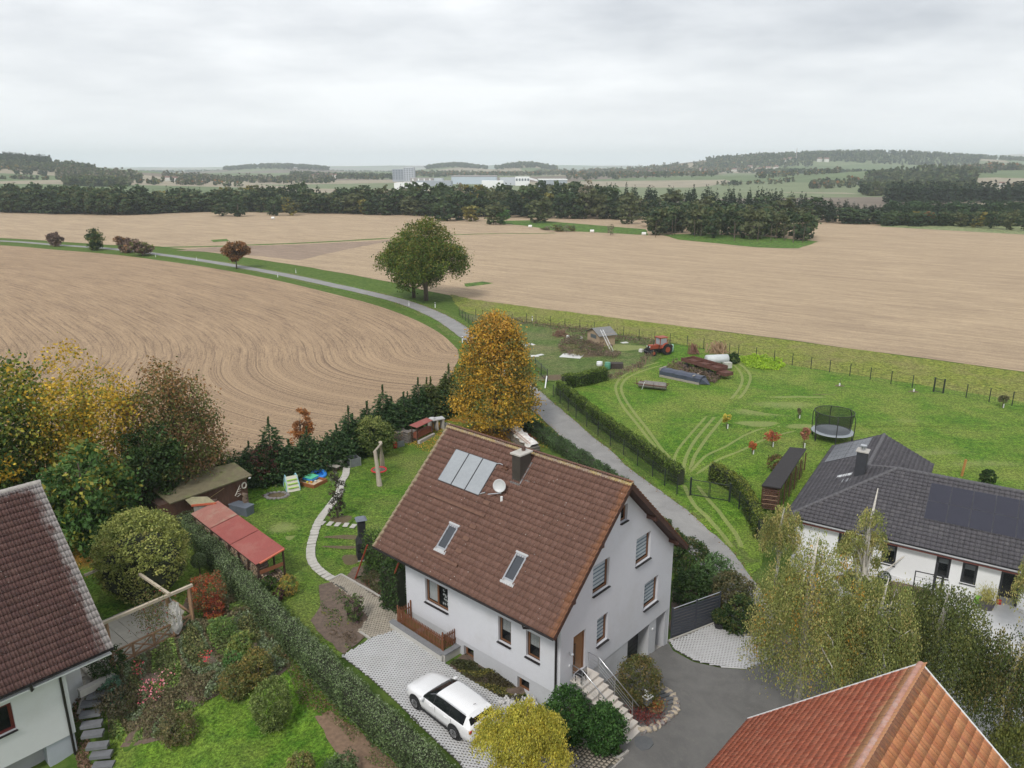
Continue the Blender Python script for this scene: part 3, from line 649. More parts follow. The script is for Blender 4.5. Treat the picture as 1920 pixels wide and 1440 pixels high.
def tile_geo(tw, th, rolls=2, h=0.055, lip=0.065, flat=False):
    n = rolls * 4 if not flat else 1
    xs = [tw * i / n for i in range(n + 1)]
    if flat: zs = [0.0, 0.0]
    else: zs = [h * (0.5 + 0.5 * math.cos(6.28319 * rolls * i / n)) ** 1.5 for i in range(n + 1)]
    y0, y1 = -0.03, th + 0.02; V = []
    for y, dz in ((y0+.004, lip*.62), (y0, lip), (y1, 0.004)): V += [(x if 0 < i < n else x + (0.004 if i == 0 else -0.004), y, z + dz) for i, (x, z) in enumerate(zip(xs, zs))]
    k = n + 1; F = [(i, i + 1, k + i + 1, k + i) for i in range(n)] + [(k + i, k + i + 1, 2*k + i + 1, 2*k + i) for i in range(n)]
    V += [(xs[0] + .004, y0, -0.01), (xs[-1] - .004, y0, -0.01)]
    return np.array(V[:3*k]), np.array(F)
def rmat(o, ex, ey):
    ex = Vector(ex).normalized(); ey = Vector(ey).normalized(); ez = ex.cross(ey)
    m = Matrix.Identity(4)
    for i, a in enumerate((ex, ey, ez)): m.col[i][:3] = a
    m.col[3][:3] = Vector(o); return m
def lay_tiles(roof, FM, WM, poly, tw, th, mat, rolls=2, h=0.055, lip=0.065, flat=False, most=300, bond=False, skip=(), zoff=0.02, name='tile'):
    """roof: the part that carries them; FM local frame; WM world matrix of the house; poly in plane coordinates (convex)"""
    tv, tf = tile_geo(tw, th, rolls, h, lip, flat); us = [p[0] for p in poly]; vs = [p[1] for p in poly]
    me1 = np_mesh(name, tv, tf, mat, not flat); cand = []
    nv = int((max(vs) - 0 + 1e-6) / th) + 1
    for j in range(int(min(vs) / th) - 1, nv):
        sh = tw / 2 if bond and j % 2 else 0.0
        for i in range(int(min(us) / tw) - 2, int(max(us) / tw) + 2):
            u, v = i * tw + sh, j * th
            cs = [(u + .01, v + .01), (u + tw - .01, v + .01), (u + tw - .01, v + th - .01), (u + .01, v + th - .01)]
            ins = inpoly([c[0] for c in cs], [c[1] for c in cs], poly)
            if not ins.any(): continue
            if any(a[0] < u + tw/2 < a[1] and a[2] < v + th/2 < a[3] for a in skip): continue
            w = WM @ (FM @ Vector((u + tw/2, v + th/2, 0))); q = proj(*w)
            vis = -40 < q[0] < 1960 and -40 < q[1] < 1480
            cand.append((bool(ins.all()) and vis, (w - cam.location).length, u, v))
    cand.sort(key=lambda c: (not c[0], c[1]))
    single = [c for c in cand if c[0]][:most]; rest = [c for c in cand if c not in set(single)]
    for _, _, u, v in single:
        o = link(name, me1, roof); o.matrix_local = FM @ Matrix.Translation((u, v, zoff + random.uniform(-.003, .003))) @ Matrix.Rotation(random.uniform(-.008, .008), 4, 'Z')
    if rest:
        n = len(rest); O = np.array([(u, v, zoff) for _, _, u, v in rest]); O[:, 2] += rng.uniform(-.003, .003, n)
        V = (tv[None] + O[:, None]).reshape(-1, 3); F = (tf[None] + (np.arange(n) * len(tv))[:, None, None]).reshape(-1, 4)
        bm = bmesh.new(); me = np_mesh(name + '_rows', V, F, mat, not flat); bm.from_mesh(me)
        ar = sum(poly[i][0] * poly[(i+1) % len(poly)][1] - poly[(i+1) % len(poly)][0] * poly[i][1] for i in range(len(poly)))
        for i in range(len(poly)):
            a = Vector((*poly[i], 0)); d = Vector((*poly[(i+1) % len(poly)], 0)) - a
            nn_ = Vector((d.y, -d.x, 0)) * (1 if ar > 0 else -1)
            if abs(d.x) < 1e-6 or abs(d.y) > 1e-6: bmesh.ops.bisect_plane(bm, geom=bm.verts[:] + bm.edges[:] + bm.faces[:], plane_co=a + nn_.normalized() * .01, plane_no=nn_, clear_outer=True)
        bm.to_mesh(me); bm.free(); me.transform(FM); link(name + '_rows', me, roof, 'stuff')
def ridge_caps(roof, p, q, mat, r=0.13, pitch=0.38, name='ridge_cap', up=(0, 0, 1), tilt=0.02):
    p, q = Vector(p), Vector(q); d = (q - p); L_ = d.length; d.normalize(); n = int(L_ / pitch) + 1
    mb = MB(); k = 7; vs = []
    for y, rr in ((0, r * 1.06), (pitch + .04, r * .93)):
        vs += [(rr * math.cos(math.pi * (i / (k-1) * 1.16 - .08)), y, rr * math.sin(math.pi * (i / (k-1) * 1.16 - .08)) * .8) for i in range(k)]
    mb.add(vs, [(i, i+1, k+i+1, k+i) for i in range(k-1)] + [tuple(range(k))[::-1]])
    me = mb.mesh(name, mat, True); ex = d.cross(Vector(up)).normalized(); m = rmat((0, 0, 0), ex, d)
    for i in range(n):
        s = min(i * pitch, L_ - pitch); o = link(name, me, roof); o.matrix_local = Matrix.Translation(p + d * s) @ m @ Matrix.Rotation(random.uniform(-tilt, tilt), 4, 'Z')
def slab_quad(parent, name, pts, t, mat):
    """a sheet of thickness t under the four corner points"""
    pts = [Vector(p) for p in pts]; n = (pts[1] - pts[0]).cross(pts[2] - pts[0]).normalized()
    if n.z < 0: n = -n
    k = len(pts); lo = [p - n * t for p in pts]
    return MB().add(pts + lo, [tuple(range(k)), tuple(range(k, 2*k))[::-1]] + [(i, k+i, k+(i+1)%k, (i+1)%k) for i in range(k)]).build(name, mat, parent)
def wall_panel(parent, name, FM, outline, holes, mat, depth=0.25):
    """FM: x along the wall, y up, z outwards; holes are rectangles (u0,u1,z0,z1) with reveals"""
    hp = [[(a, c), (b_, c), (b_, d), (a, d)] for a, b_, c, d in holes]
    v, f = tri_poly(outline, None, hp); mb = MB(); mb.T = FM
    fs = [t if ((v[t[1]][0]-v[t[0]][0])*(v[t[2]][1]-v[t[0]][1]) - (v[t[1]][1]-v[t[0]][1])*(v[t[2]][0]-v[t[0]][0])) > 0 else t[::-1] for t in f]
    mb.add([(p[0], p[1], 0) for p in v], fs)
    for q in hp:
        mb.add([(a, b_, 0) for a, b_ in q] + [(a, b_, -depth) for a, b_ in q], [((i+1)%4, i, 4+i, 4+(i+1)%4) for i in range(4)])
    return mb.build(name, mat, parent)
def glass_mat(name='glass', tint=(0.02, 0.025, 0.03), rough=0.04, alpha=0.55):
    if name in _mats: return _mats[name]
    m, N, L, b = new_mat(name); b.inputs['Base Color'].default_value = rgb(tint); b.inputs['Roughness'].default_value = rough
    tr = N.new('ShaderNodeBsdfTransparent'); tr.inputs[0].default_value = (0.97, 0.98, 0.98, 1)
    mx = N.new('ShaderNodeMixShader'); mx.inputs[0].default_value = 0.13
    out = [n for n in N if n.type == 'OUTPUT_MATERIAL'][0]; L.new(tr.outputs[0], mx.inputs[1]); L.new(b.outputs[0], mx.inputs[2]); L.new(mx.outputs[0], out.inputs[0])
    _mats[name] = m; return m
GLASS = glass_mat()
WOOD_DK = M('dark_window_frame', (0.055, 0.028, 0.017), 0.5, 0.2, 8)
WOOD_MD = M('brown_frame', (0.19, 0.085, 0.038), 0.5, 0.25, 9, stretch=(1, 1, 6))
SILL = M('dark_sill', (0.022, 0.020, 0.022), 0.45, 0.2, 4)
ANTH = M('anthracite', (0.028, 0.03, 0.034), 0.45, 0.15, 4)
BLIND = M('blind_fabric', (0.78, 0.84, 0.9), 0.8, 0.06, 3); BLIND2 = M('blind_stripe', (0.26, 0.33, 0.42), 0.8, 0.1, 3)
CURT = M('curtain', (0.55, 0.56, 0.56), 0.9, 0.15, 9)
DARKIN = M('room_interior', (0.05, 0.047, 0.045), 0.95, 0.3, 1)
def window(parent, FM, u0, u1, z0, z1, fr=WOOD_DK, inner=WOOD_MD, dep=0.14, sash=1, blind=None, sill=SILL, label=None, fw=0.07, sillw=0.12):
    f = MB(); f.T = FM
    def bxx(mb, a, b_, c, d, e, g): mb.bx((a, c, e), (b_, d, g))
    for a, b_, c, d in ((u0, u0+fw, z0, z1), (u1-fw, u1, z0, z1), (u0+fw, u1-fw, z1-fw, z1), (u0+fw, u1-fw, z0, z0+fw)): bxx(f, a, b_, c, d, -dep-.07, -dep)
    w = f.build('window', fr, parent, label=label)
    iw = (u1 - u0 - 2*fw) / sash; s = MB(); s.T = FM
    for k in range(sash):
        a = u0 + fw + k*iw; b_ = a + iw; t = 0.055
        for q in ((a+.004, a+t, z0+fw+.004, z1-fw-.004), (b_-t, b_-.004, z0+fw+.004, z1-fw-.004), (a+t, b_-t, z1-fw-t, z1-fw-.004), (a+t, b_-t, z0+fw+.004, z0+fw+t)): bxx(s, *q, -dep-.05, -dep+.012)
        g = MB(); g.T = FM; g.bx((a+t, z0+fw+t, -dep-.03), (b_-t, z1-fw-t, -dep-.022)); g.build('pane', GLASS, w)
    s.build('sash', inner, w)
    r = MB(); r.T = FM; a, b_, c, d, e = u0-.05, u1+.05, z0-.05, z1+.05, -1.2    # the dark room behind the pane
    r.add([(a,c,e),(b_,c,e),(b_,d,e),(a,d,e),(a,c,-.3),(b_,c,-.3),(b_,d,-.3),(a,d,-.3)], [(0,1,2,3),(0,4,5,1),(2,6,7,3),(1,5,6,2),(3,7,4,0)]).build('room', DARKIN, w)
    if blind == 'stripes':
        m1 = MB(); m1.T = FM; m2 = MB(); m2.T = FM; zt = z1 - fw - .05; hh = (z1 - z0) * 0.80; n = 6
        for i in range(n):
            za_ = zt - hh * (i + 1) / n; m1.bx((u0+fw+.03, za_, -dep-.062), (u1-fw-.03, za_ + hh/n*.62, -dep-.052)); m2.bx((u0+fw+.03, za_ + hh/n*.62, -dep-.061), (u1-fw-.03, za_ + hh/n, -dep-.053))
        bl = m1.build('blind', BLIND, w); m2.build('blind', BLIND2, w, label='darker sheer bands of the blind')
    elif blind == 'curtain':
        m1 = MB(); m1.T = FM; n = 14
        for i in range(n): 
            a = u0+fw+.04 + (u1-u0-2*fw-.08) * i / n; m1.bx((a, z0 + (z1-z0)*.42, -dep-.10 - .02*(i%2)), (a + (u1-u0-2*fw-.08)/n, z1-fw, -dep-.09-.02*(i%2)))
        m1.build('curtain', CURT, w)
    if sill: 
        q = MB(); q.T = FM; q.bx((u0-.03, z0-.05, -dep+.012), (u1+.03, z0-.004, sillw)); q.build('sill', sill, w)
    return w
def frame2(o, ex, up=(0, 0, 1)):
    ex = Vector(ex).normalized(); up = Vector(up); ez = ex.cross(up); m = Matrix.Identity(4)
    for i, a in enumerate((ex, up, ez)): m.col[i][:3] = a
    m.col[3][:3] = Vector(o); return m

# ------------------------------------------------------------------ THE MAIN HOUSE
HX, HY, HR = 2.296, 30.95, R(48.178)
house = thing('house', 'pale grey rendered house with a brown tiled gable roof, solar collectors and white outside stairs', 'house', (HX, HY, 0), HR)
HM = Matrix.Translation((HX, HY, 0)) @ Matrix.Rotation(HR, 4, 'Z')
W_, L_, PL = 10.23, 11.19, 2.675
RX, RZ, KS = 4.61, 12.375, 0.9432
rz = lambda x: RZ - abs(x - RX) * KS
RENDER = M('grey_render', (0.59, 0.60, 0.64), 0.95, 0.035, 0.8, 0.15, dirt=(0.52, 0.52, 0.535))
PLINTH = M('plinth_render', (0.47, 0.48, 0.505), 0.95, 0.06, 1.2, 0.2, dirt=(0.40, 0.40, 0.405))
T_ = 0.30
fF = frame2((0, L_, 0), (0, -1, 0))                 # front wall: u runs from C to A, outwards -x
wz = lambda x: rz(x) - T_
fh = [(9.55, 7.72, 3.9, 5.36), (4.02, 3.15, 3.9, 5.36), (2.15, 1.26, 3.9, 5.36)]
bh = [(6.6, 5.85, 1.75, 2.42), (2.75, 1.95, 1.72, 2.42), (8.3, 7.4, 0.5, 2.42)]
toU = lambda q: (L_ - q[0], L_ - q[1], q[2], q[3])
wf = wall_panel(house, 'wall', fF, [(0, PL), (L_, PL), (L_, wz(0)), (0, wz(0))], [toU(q) for q in fh], RENDER)
wall_panel(house, 'plinth', Matrix.Translation((.03, 0, 0)) @ fF, [(0, -1), (L_-.03, -1), (L_-.03, PL-.003), (0, PL-.003)], [toU(q) for q in bh], PLINTH)
fG = frame2((0, 0, 0), (1, 0, 0))                   # gable with the door: u = x, outwards -y
gh = [(4.66, 5.28, 10.07, 10.98), (2.46, 3.84, 6.97, 8.58), (6.28, 7.7, 6.97, 8.56), (7.32, 8.74, 3.85, 5.48), (2.95, 3.9, 3.86, 5.44), (1.0, 2.0, 3.17, 5.42)]
wall_panel(house, 'wall', fG, [(0, PL), (.94, PL), (.94, PL), (W_, PL), (W_, wz(W_)), (RX, RZ-T_), (0, wz(0))], gh, RENDER)
gar = [(5.95, 8.1, 0.0, PL-.004), (8.85, 9.83, 0.0, PL-.004)]
wall_panel(house, 'plinth', Matrix.Translation((0, .03, 0)) @ fG, [(.031, -1), (W_-.031, -1), (W_-.031, PL-.003), (.031, PL-.003)], [(a, b_, c, PL-.01) for a, b_, c, d in gar], PLINTH, .75)
mb = MB(); mb.add([(W_, 0, -1), (W_, L_, -1), (W_, L_, wz(W_)), (W_, 0, wz(W_))], [(0, 1, 2, 3)])
mb.add([(0, L_, -1), (W_, L_, -1), (W_, L_, wz(W_)), (RX, L_, RZ-T_), (0, L_, wz(0))], [(4, 3, 2, 1, 0)]); mb.build('wall', RENDER, house)
for q, bl, sa in zip(fh, (None, 'curtain', 'curtain'), (2, 1, 1)):
    a, b_, c, d = toU(q); w = window(house, fF, a, b_, c, d, sash=sa, blind=bl)
    if sa == 2:
        m1 = MB(); m1.T = fF; m1.bx((a+.12, c+.15, -.24), (a+.85, d-.08, -.23)); m1.build('curtain', CURT, w)
        m1 = MB(); m1.T = fF
        for i in range(22):
            uu = a + 1.05 + random.uniform(0, .62); z_ = c + .15 + random.uniform(0, 1.1); m1.box((uu, z_, -.235), (random.uniform(.03, .1), random.uniform(.05, .16), .01), random.uniform(-.8, .8))
        m1.build('curtain', CURT, w, label='patterned lace curtain')
for q in bh[:2]: window(house, Matrix.Translation((.03, 0, 0)) @ fF, *toU(q), dep=.18, fr=WOOD_MD, sill=CONC, sillw=.02)
dr = MB(); dr.T = Matrix.Translation((.03, 0, 0)) @ fF; a, b_, c, d = toU(bh[2]); dr.bx((a, c, -.2), (b_, d, -.15)); dr.build('door', WOOD_MD, house, label='brown cellar door behind the picket fence')
for q, bl in zip(gh[:5], (None, 'stripes', 'stripes', 'stripes', 'stripes')): window(house, fG, *q, blind=bl)
DOORM = M('oak_door', (0.23, 0.115, 0.05), 0.45, 0.25, 6, stretch=(1, 1, 5))
dr = MB(); dr.T = fG; dr.bx((1.0, 3.17, -.2), (1.09, 5.42, -.1)); dr.bx((1.91, 3.17, -.2), (2.0, 5.42, -.1)); dr.bx((1.09, 5.33, -.2), (1.91, 5.42, -.1)); 
dd = dr.build('door', WOOD_MD, house, label='brown front door with long bar handle')
q = MB(); q.T = fG; q.bx((1.09, 3.17, -.18), (1.91, 5.33, -.13)); 
for zc in (3.5, 4.2, 4.9): q.bx((1.2, zc, -.13), (1.8, zc + .35, -.118))
q.build('door_leaf', DOORM, dd); q = MB(); q.T = fG; q.tube([(1.22, 3.75, -.06), (1.22, 4.95, -.06)], .02, 6); q.bx((1.21, 3.8, -.13), (1.23, 3.83, -.06)); q.bx((1.21, 4.85, -.13), (1.23, 4.88, -.06)); q.build('handle', ANTH, dd)
# garage recess: door, pillar side, floor
gd = MB(); gd.bx((5.95, .72, -.2), (8.1, .78, PL-.01)); g_ = gd.build('garage_door', ANTH, house)
ribs = MB()
for i in range(9): ribs.bx((5.96, .70, .15 + i*.27), (8.09, .719, .155 + i*.27 + .22))
ribs.build('door_ribs', ANTH, g_)
MB().bx((8.85, .72, 0), (9.83, .8, PL-.01)).build('niche_wall', PLINTH, house)
MB().add([(5.0, -1.0, .42), (10.2, -.15, .16), (10.2, .75, .16), (5.0, .75, .42), (5.0, -1.0, -.4), (10.2, -.15, -.4)], [(0,1,2,3), (0,4,5,1)]).build('garage_apron', CONC, house)
MET = M('stainless_steel', (0.55, 0.56, 0.58), 0.28, 0.06, 6, metal=0.9)
WHITE = M('white_paint', (0.72, 0.73, 0.74), 0.5, 0.05, 4)
l_ = MB(); l_.tube([(.62, -.02, 4.78), (.62, -.14, 4.86), (.62, -.2, 4.8)], .018, 6); l_.lathe([(.03, .06), (.1, 0), (.11, -.04), (0.02, -.05)], (.62, -.2, 4.78), 12); l_.build('wall_lamp', MET, house)
MB().bx((.66, -.05, 3.95), (.74, 0, 4.05)).build('doorbell', WHITE, house)
MB().bx((8.4, -.03, 2.1), (8.5, .03, 2.2)).build('wall_spot', WHITE, house)

# roof
EX0, EX1, Y0, Y1 = -1.285, 10.73, -0.614, 12.325
DKWOOD = M('dark_stained_wood', (0.062, 0.026, 0.018), 0.7, 0.3, 5, 0.3, stretch=(1, 1, 1))
n_ = Vector((-KS, 0, 1)).normalized()
roof = slab_quad(house, 'roof', [(EX0, Y0, rz(EX0)-.03), (RX, Y0, RZ-.03), (RX, Y1, RZ-.03), (EX0, Y1, rz(EX0)-.03)], .16, DKWOOD)
roof2 = slab_quad(house, 'roof', [(RX+.002, Y0, RZ-.03), (EX1, Y0, rz(EX1)-.03), (EX1, Y1, rz(EX1)-.03), (RX+.002, Y1, RZ-.03)], .16, DKWOOD)
s_ = math.hypot(1, KS); fr1 = rmat((EX0, Y1, rz(EX0)), (0, -1, 0), (1, 0, KS))     # u from the far left verge towards the camera side, v up the slope
SLOPE = (RX - EX0) * s_; RLEN = Y1 - Y0
BRN = [(0.140, 0.076, 0.059), (0.158, 0.087, 0.067), (0.146, 0.080, 0.061), (0.172, 0.096, 0.075), (0.150, 0.082, 0.064)]
TM1 = tile_mat('brown_concrete_tile', HM @ fr1, .3, .345, BRN, lichen=((0.22, 0.13, 0.10), .25), edge=[('u', RLEN, .75, (0.28, 0.115, 0.04), .4), ('u', 0.0, .35, (0.34, 0.29, 0.19), .8)], spot=0.9)
sk = [(Y1-10.64, Y1-7.38, (2.22-EX0)*s_+.2, (3.72-EX0)*s_-.3)]
lay_tiles(roof, fr1, HM, [(0, 0), (RLEN, 0), (RLEN, SLOPE-.05), (0, SLOPE-.05)], .3, .345, TM1, skip=[(Y1-8.2, Y1-7.5, (-.24-EX0)*s_+.1, (.8-EX0)*s_-.1), (Y1-3.42, Y1-2.72, (-.24-EX0)*s_+.1, (.8-EX0)*s_-.1)])
fr2 = rmat((EX1, Y0, rz(EX1)), (0, 1, 0), (-1, 0, KS)); SL2 = (EX1 - RX) * s_
lay_tiles(roof2, fr2, HM, [(0, 0), (RLEN, 0), (RLEN, SL2-.05), (0, SL2-.05)], .3, .345, TM1, most=0)
def cap_mat(name, base, lich):
    m, N, L, b = new_mat(name); v = wpos(N); a = nz(N, L, v, 1.1, 4, 0.7); f = nz(N, L, v, 14, 4, 0.8)
    c = mixc(N, L, ramp(N, L, a, [(0.42, (0, 0, 0)), (0.55, (1, 1, 1))]), base, lich); c = mixc(N, L, ramp(N, L, f, [(0.48, (0, 0, 0)), (0.6, (.8,) * 3)]), c, (0.42, 0.38, 0.34))
    L.new(c, b.inputs['Base Color']); b.inputs['Roughness'].default_value = 0.9; return m
ridge_caps(roof, (RX, Y1, RZ+.0), (RX, Y0, RZ+.0), cap_mat('mossy_ridge', (0.26, 0.17, 0.12), (0.40, 0.29, 0.11)), .15, .4)
# verge boards, purlin ends, gutters, downpipe
for yy in (Y0, Y1):
    vb = MB()
    for xe in (EX0, EX1): vb.bar((xe, yy, rz(xe)-.10), (RX, yy, RZ-.10), .03, .22)
    vb.build('verge_board', DKWOOD, house)
for xx in (0.25, 2.4, 7.2, 9.7):
    MB().bx((xx-.07, Y0+.02, rz(xx)-.45), (xx+.07, .05, rz(xx)-.22)).build('purlin', DKWOOD, house)
ZINC = M('dark_zinc', (0.035, 0.03, 0.03), 0.4, 0.2, 3, metal=0.3)
for xe, sg in ((EX0, -1), (EX1, 1)):
    g = MB(); k = 7; vs = []
    for yy in (Y0, Y1): vs += [(xe + sg*.07 + .075*math.cos(math.pi*(1+i/(k-1))), yy, rz(xe)-.02 + .075*math.sin(math.pi*(1+i/(k-1)))) for i in range(k)]
    g.add(vs, [(i, i+1, k+i+1, k+i) for i in range(k-1)]); g.build('gutter', ZINC, house)
dp = MB(); dp.tube([(EX0-.07, 1.2, rz(EX0)-.1), (EX0-.05, 1.2, rz(EX0)-.25), (-.35, .35, rz(EX0)-.45), (-.1, .2, rz(EX0)-.6), (-.1, .2, 1.3)], .055, 8, False); dp.build('downpipe', ZINC, house, smooth_=True)
# roof windows
ALU = M('aluminium', (0.42, 0.43, 0.45), 0.35, 0.08, 5, metal=0.7)
def rp(u_x, y, up=0.0): return Vector((u_x, y, rz(u_x))) + n_ * up
def roof_window(y0, y1, x0=-.24, x1=.8):
    f = MB(); up = Vector((1, 0, KS)).normalized(); F_ = rmat(rp(x0, y1), (0, -1, 0), up); f.T = F_; w = y1 - y0; h = (x1 - x0) * s_
    for a, b_, c, d in ((0, .08, 0, h), (w-.08, w, 0, h), (.08, w-.08, 0, .09), (.08, w-.08, h-.14, h)): f.bx((a, c, .0), (b_, d, .12))
    o = f.build('roof_window', ALU, house); g = MB(); g.T = F_; g.bx((.08, .09, .06), (w-.08, h-.14, .08)); g.build('pane', M('roof_glass', (0.045, 0.05, 0.06), 0.3, 0.1, 2), o)
    g = MB(); g.T = F_; g.bx((-.08, -.22, .075), (w+.08, -.003, .095)); g.build('flashing', M('lead_flashing', (0.5, 0.5, 0.5), 0.45, 0.15, 5, metal=.5), o); g = MB(); g.T = F_; g.bx((-.04, h-.02, .06), (w+.04, h+.08, .15)); g.build('hood', M('lead_flashing'), o)
roof_window(7.5, 8.2); roof_window(2.72, 3.42)
# solar collectors
COLL = M('collector_glass', (0.30, 0.32, 0.34), 0.22, 0.12, 0.9); up = Vector((1, 0, KS)).normalized()
F_ = rmat(rp(2.22, 10.62), (0, -1, 0), up); hh = (3.73 - 2.22) * s_
for i in range(3):
    f = MB(); f.T = F_; a = i * 1.085
    f.bx((a, 0, .06), (a + 1.06, hh, .15)); o = f.build('solar_collector', ANTH if False else M('collector_frame', (0.09, 0.09, 0.095), 0.4, 0.1, 4, metal=.4), house)
    g = MB(); g.T = F_; g.bx((a+.03, .03, .151), (a+1.03, hh-.03, .158)); g.build('pane', COLL, o)
pp = MB(); pp.T = F_; pp.tube([(3.2, hh-.05, .12), (3.4, hh+.02, .12), (3.6, hh, .1)], .035, 6); pp.tube([(-.02, .1, .1), (3.35, .1, .02)], .02, 6); pp.tube([(3.2, .1, .1), (3.5, .3, .1)], .04, 6); pp.build('collector_pipe', MET, house)
# snow guard boards and steps
STEPW = M('weathered_brown_steel', (0.13, 0.062, 0.038), 0.6, 0.3, 5)
for x, a, b_ in ((1.54, 6.31, 10.5), (-.57, 6.24, 8.54)):
    g = MB(); F2 = rmat(rp(x, b_), (0, -1, 0), up); g.T = F2; g.bx((0, -.06, .17), (b_-a, .10, .20))
    for u in np.linspace(.2, b_-a-.2, 5): g.bx((u-.02, -.05, .02), (u+.02, .02, .17))
    g.build('walkway_board', STEPW, house)
for x in (2.08, 1.03, .5, -.02):
    g = MB(); F2 = rmat(rp(x, 6.87), (0, -1, 0), up); g.T = F2; g.bx((0, -.12, .13), (.42, .1, .16)); g.bx((.05, -.1, .02), (.08, .02, .13)); g.bx((.34, -.1, .02), (.37, .02, .13)); g.build('roof_step', STEPW, house)
# chimney
SLATE = M('chimney_slate', (0.050, 0.043, 0.036), 0.6, 0.3, 3, 0.3)
ch = MB().bx((3.25, 5.42, 10.8), (4.12, 5.98, 12.65)).build('chimney', SLATE, house)
MB().bx((3.17, 5.34, 12.65), (4.20, 6.06, 12.73)).build('chimney_cap', M('chimney_cap_concrete', (0.45, 0.43, 0.39), .9, .15, 4, .3, dirt=(.3, .28, .22)), ch)
MB().tube([(3.9, 5.75, 12.73), (3.9, 5.75, 12.95)], .11, 12).build('flue', M('flue_clay', (0.09, 0.05, 0.04), .8, .3, 5), ch)
MB().bx((3.12, 5.36, rz(3.18)-.05), (3.25, 6.04, rz(3.18)+.12)).build('flashing', ALU, ch); g = MB(); g.bar((3.2, 5.38, rz(3.2)+.06), (4.2, 5.38, rz(4.2)+.06), .06, .1); g.build('flashing', ALU, ch)
# satellite dish
g = MB(); b0 = rp(2.56, 6.15); g.tube([b0, b0 + Vector((0, 0, .9))], .03, 8); g.tube([b0 + Vector((0, 0, .15)), b0 + Vector((-.5, .5, .1))], .03, 8); g.build('dish_mast', MET, house)
g = MB(); F3 = Matrix.Translation(b0 + Vector((-.12, -.02, .62))) @ Matrix.Rotation(R(205), 4, 'Z') @ Matrix.Rotation(R(75), 4, 'Y'); g.T = F3
g.lathe([(.02, .0), (.2, .02), (.30, .05), (.36, .08), (.35, .095), (.30, .065), (.2, .035), (.02, .015)], n=20); g.build('satellite_dish', M('dish_grey', (0.5, 0.51, 0.52), 0.4, .08, 3), house, smooth_=True)
g = MB(); b1 = rp(3.6, 6.75); g.box(b1 + Vector((0, 0, .1)), (.3, .4, .06)); g.tube([b1, b1 + Vector((0, 0, .25))], .05, 8); g.build('roof_vent', STEPW, house)
b2 = rp(2.35, 5.9, .03); g = MB(); g.tube([b2, b2 + Vector((0, 0, .28))], .07, 10); g.build('vent_pipe', WHITE, house)
g = MB(); b3 = rp(3.4, 4.9); g.bx(b3 + Vector((0, 0, .02)), b3 + Vector((.3, .3, .14))); g.build('roof_outlet', ALU, house)

# ------------------------------------------------------------------ entrance stairs
STEP = M('pale_step_stone', (0.56, 0.52, 0.47), 0.8, 0.08, 3, 0.2, dirt=(0.44, 0.40, 0.35)); STB = M('stair_concrete', (0.22, 0.215, 0.21), 0.9, 0.15, 2, 0.3)
st = thing('entrance_stairs', 'straight flight of pale stone steps with steel handrails up to the brown front door', 'stairs', (HX, HY, 0), HR)
body = MB(); prof = [(-.03, 3.05), (-.72, 3.05)]; z = 3.05; y = -.72
tops = []
for i in range(9):
    z -= .192; prof += [(y, z)]; tops.append((y, z)); y -= .292; prof += [(y, z)]
prof += [(y, .6), (-2.4, .6), (-.9, 2.5), (-.03, 2.7)]
n = len(prof); body.add([(.84, p[0], p[1]) for p in prof] + [(2.16, p[0], p[1]) for p in prof], [tuple(range(n))[::-1], tuple(range(n, 2*n))] + [(i, (i+1) % n, n+(i+1) % n, n+i) for i in range(n)])
body.build('stair_body', STB, st)
MB().bx((.8, -.76, 3.052), (2.2, -.005, 3.10)).build('landing', STEP, st)
me = MB().bx((0, -.33, 0), (1.4, 0, .045)).mesh('step', STEP)
me2 = MB().bx((0, -.02, -.14), (1.34, 0, 0)).mesh('riser', STEP)
for y, z in tops: link('step', me, st).location = (.8, y, z+.002); link('riser', me2, st).location = (.83, y-.002, z + .189)
def rail(x):
    g = MB(); yb = tops[-1][0]; zb = tops[-1][1]
    def zt(y): return 3.1 + (y + .72) * .192/.292 if y < -.72 else 3.1
    g.tube([(x, -.08, 4.0), (x, -.72, 4.0), (x, -3.1, zt(-3.1)+.92)], .024, 8); g.build('handrail', MET, st, smooth_=True)
    for y in (-.1, -.7, -1.7, -2.75): MB().tube([(x, y, zt(y) - .15), (x, y, zt(y) + .9)], .018, 6).build('rail_post', MET, st)
    for k in (.25, .42, .6): MB().tube([(x, -.1, 3.1 + k), (x, -.72, 3.1 + k), (x, -2.75, zt(-2.75) + k)], .009, 5).build('rail_bar', MET, st)
rail(.83); rail(2.17)

# ------------------------------------------------------------------ THE LEFT HOUSE
LZ = R(138.6); lh = thing('house', 'white house with weathered dark brown tiled roof and red-framed window at the left edge', 'house', (-19.36, 31.82, 0), LZ)
LM = Matrix.Translation((-19.36, 31.82, 0)) @ Matrix.Rotation(LZ, 4, 'Z')
WHR = M('white_render', (0.66, 0.67, 0.68), 0.95, 0.03, 0.7, 0.12, dirt=(0.58, 0.58, 0.57))
lk = 0.981; lz = lambda x: 11.51 - abs(x - 6.84) * lk; LY = 15.0
ldk = [(0.02, (0.062, 0.034, 0.030)), (1, (0.09, 0.05, 0.045))]
fl = frame2((.55, 2.05, 0), (0, 1, 0))                          # eave wall seen from the drive: u = along y
fl = Matrix.Identity(4); fl.col[0][:3] = (0, -1, 0); fl.col[1][:3] = (0, 0, 1); fl.col[2][:3] = (-1, 0, 0); fl.col[3][:3] = (.55, LY - .5, 0)
U = lambda y: LY - .5 - y
wall_panel(lh, 'wall', fl, [(0, .87), (U(2.05), .87), (U(2.05), lz(.55)-.3), (0, lz(.55)-.3)], [(U(5.9), U(4.33), 2.5, 3.95)], WHR)
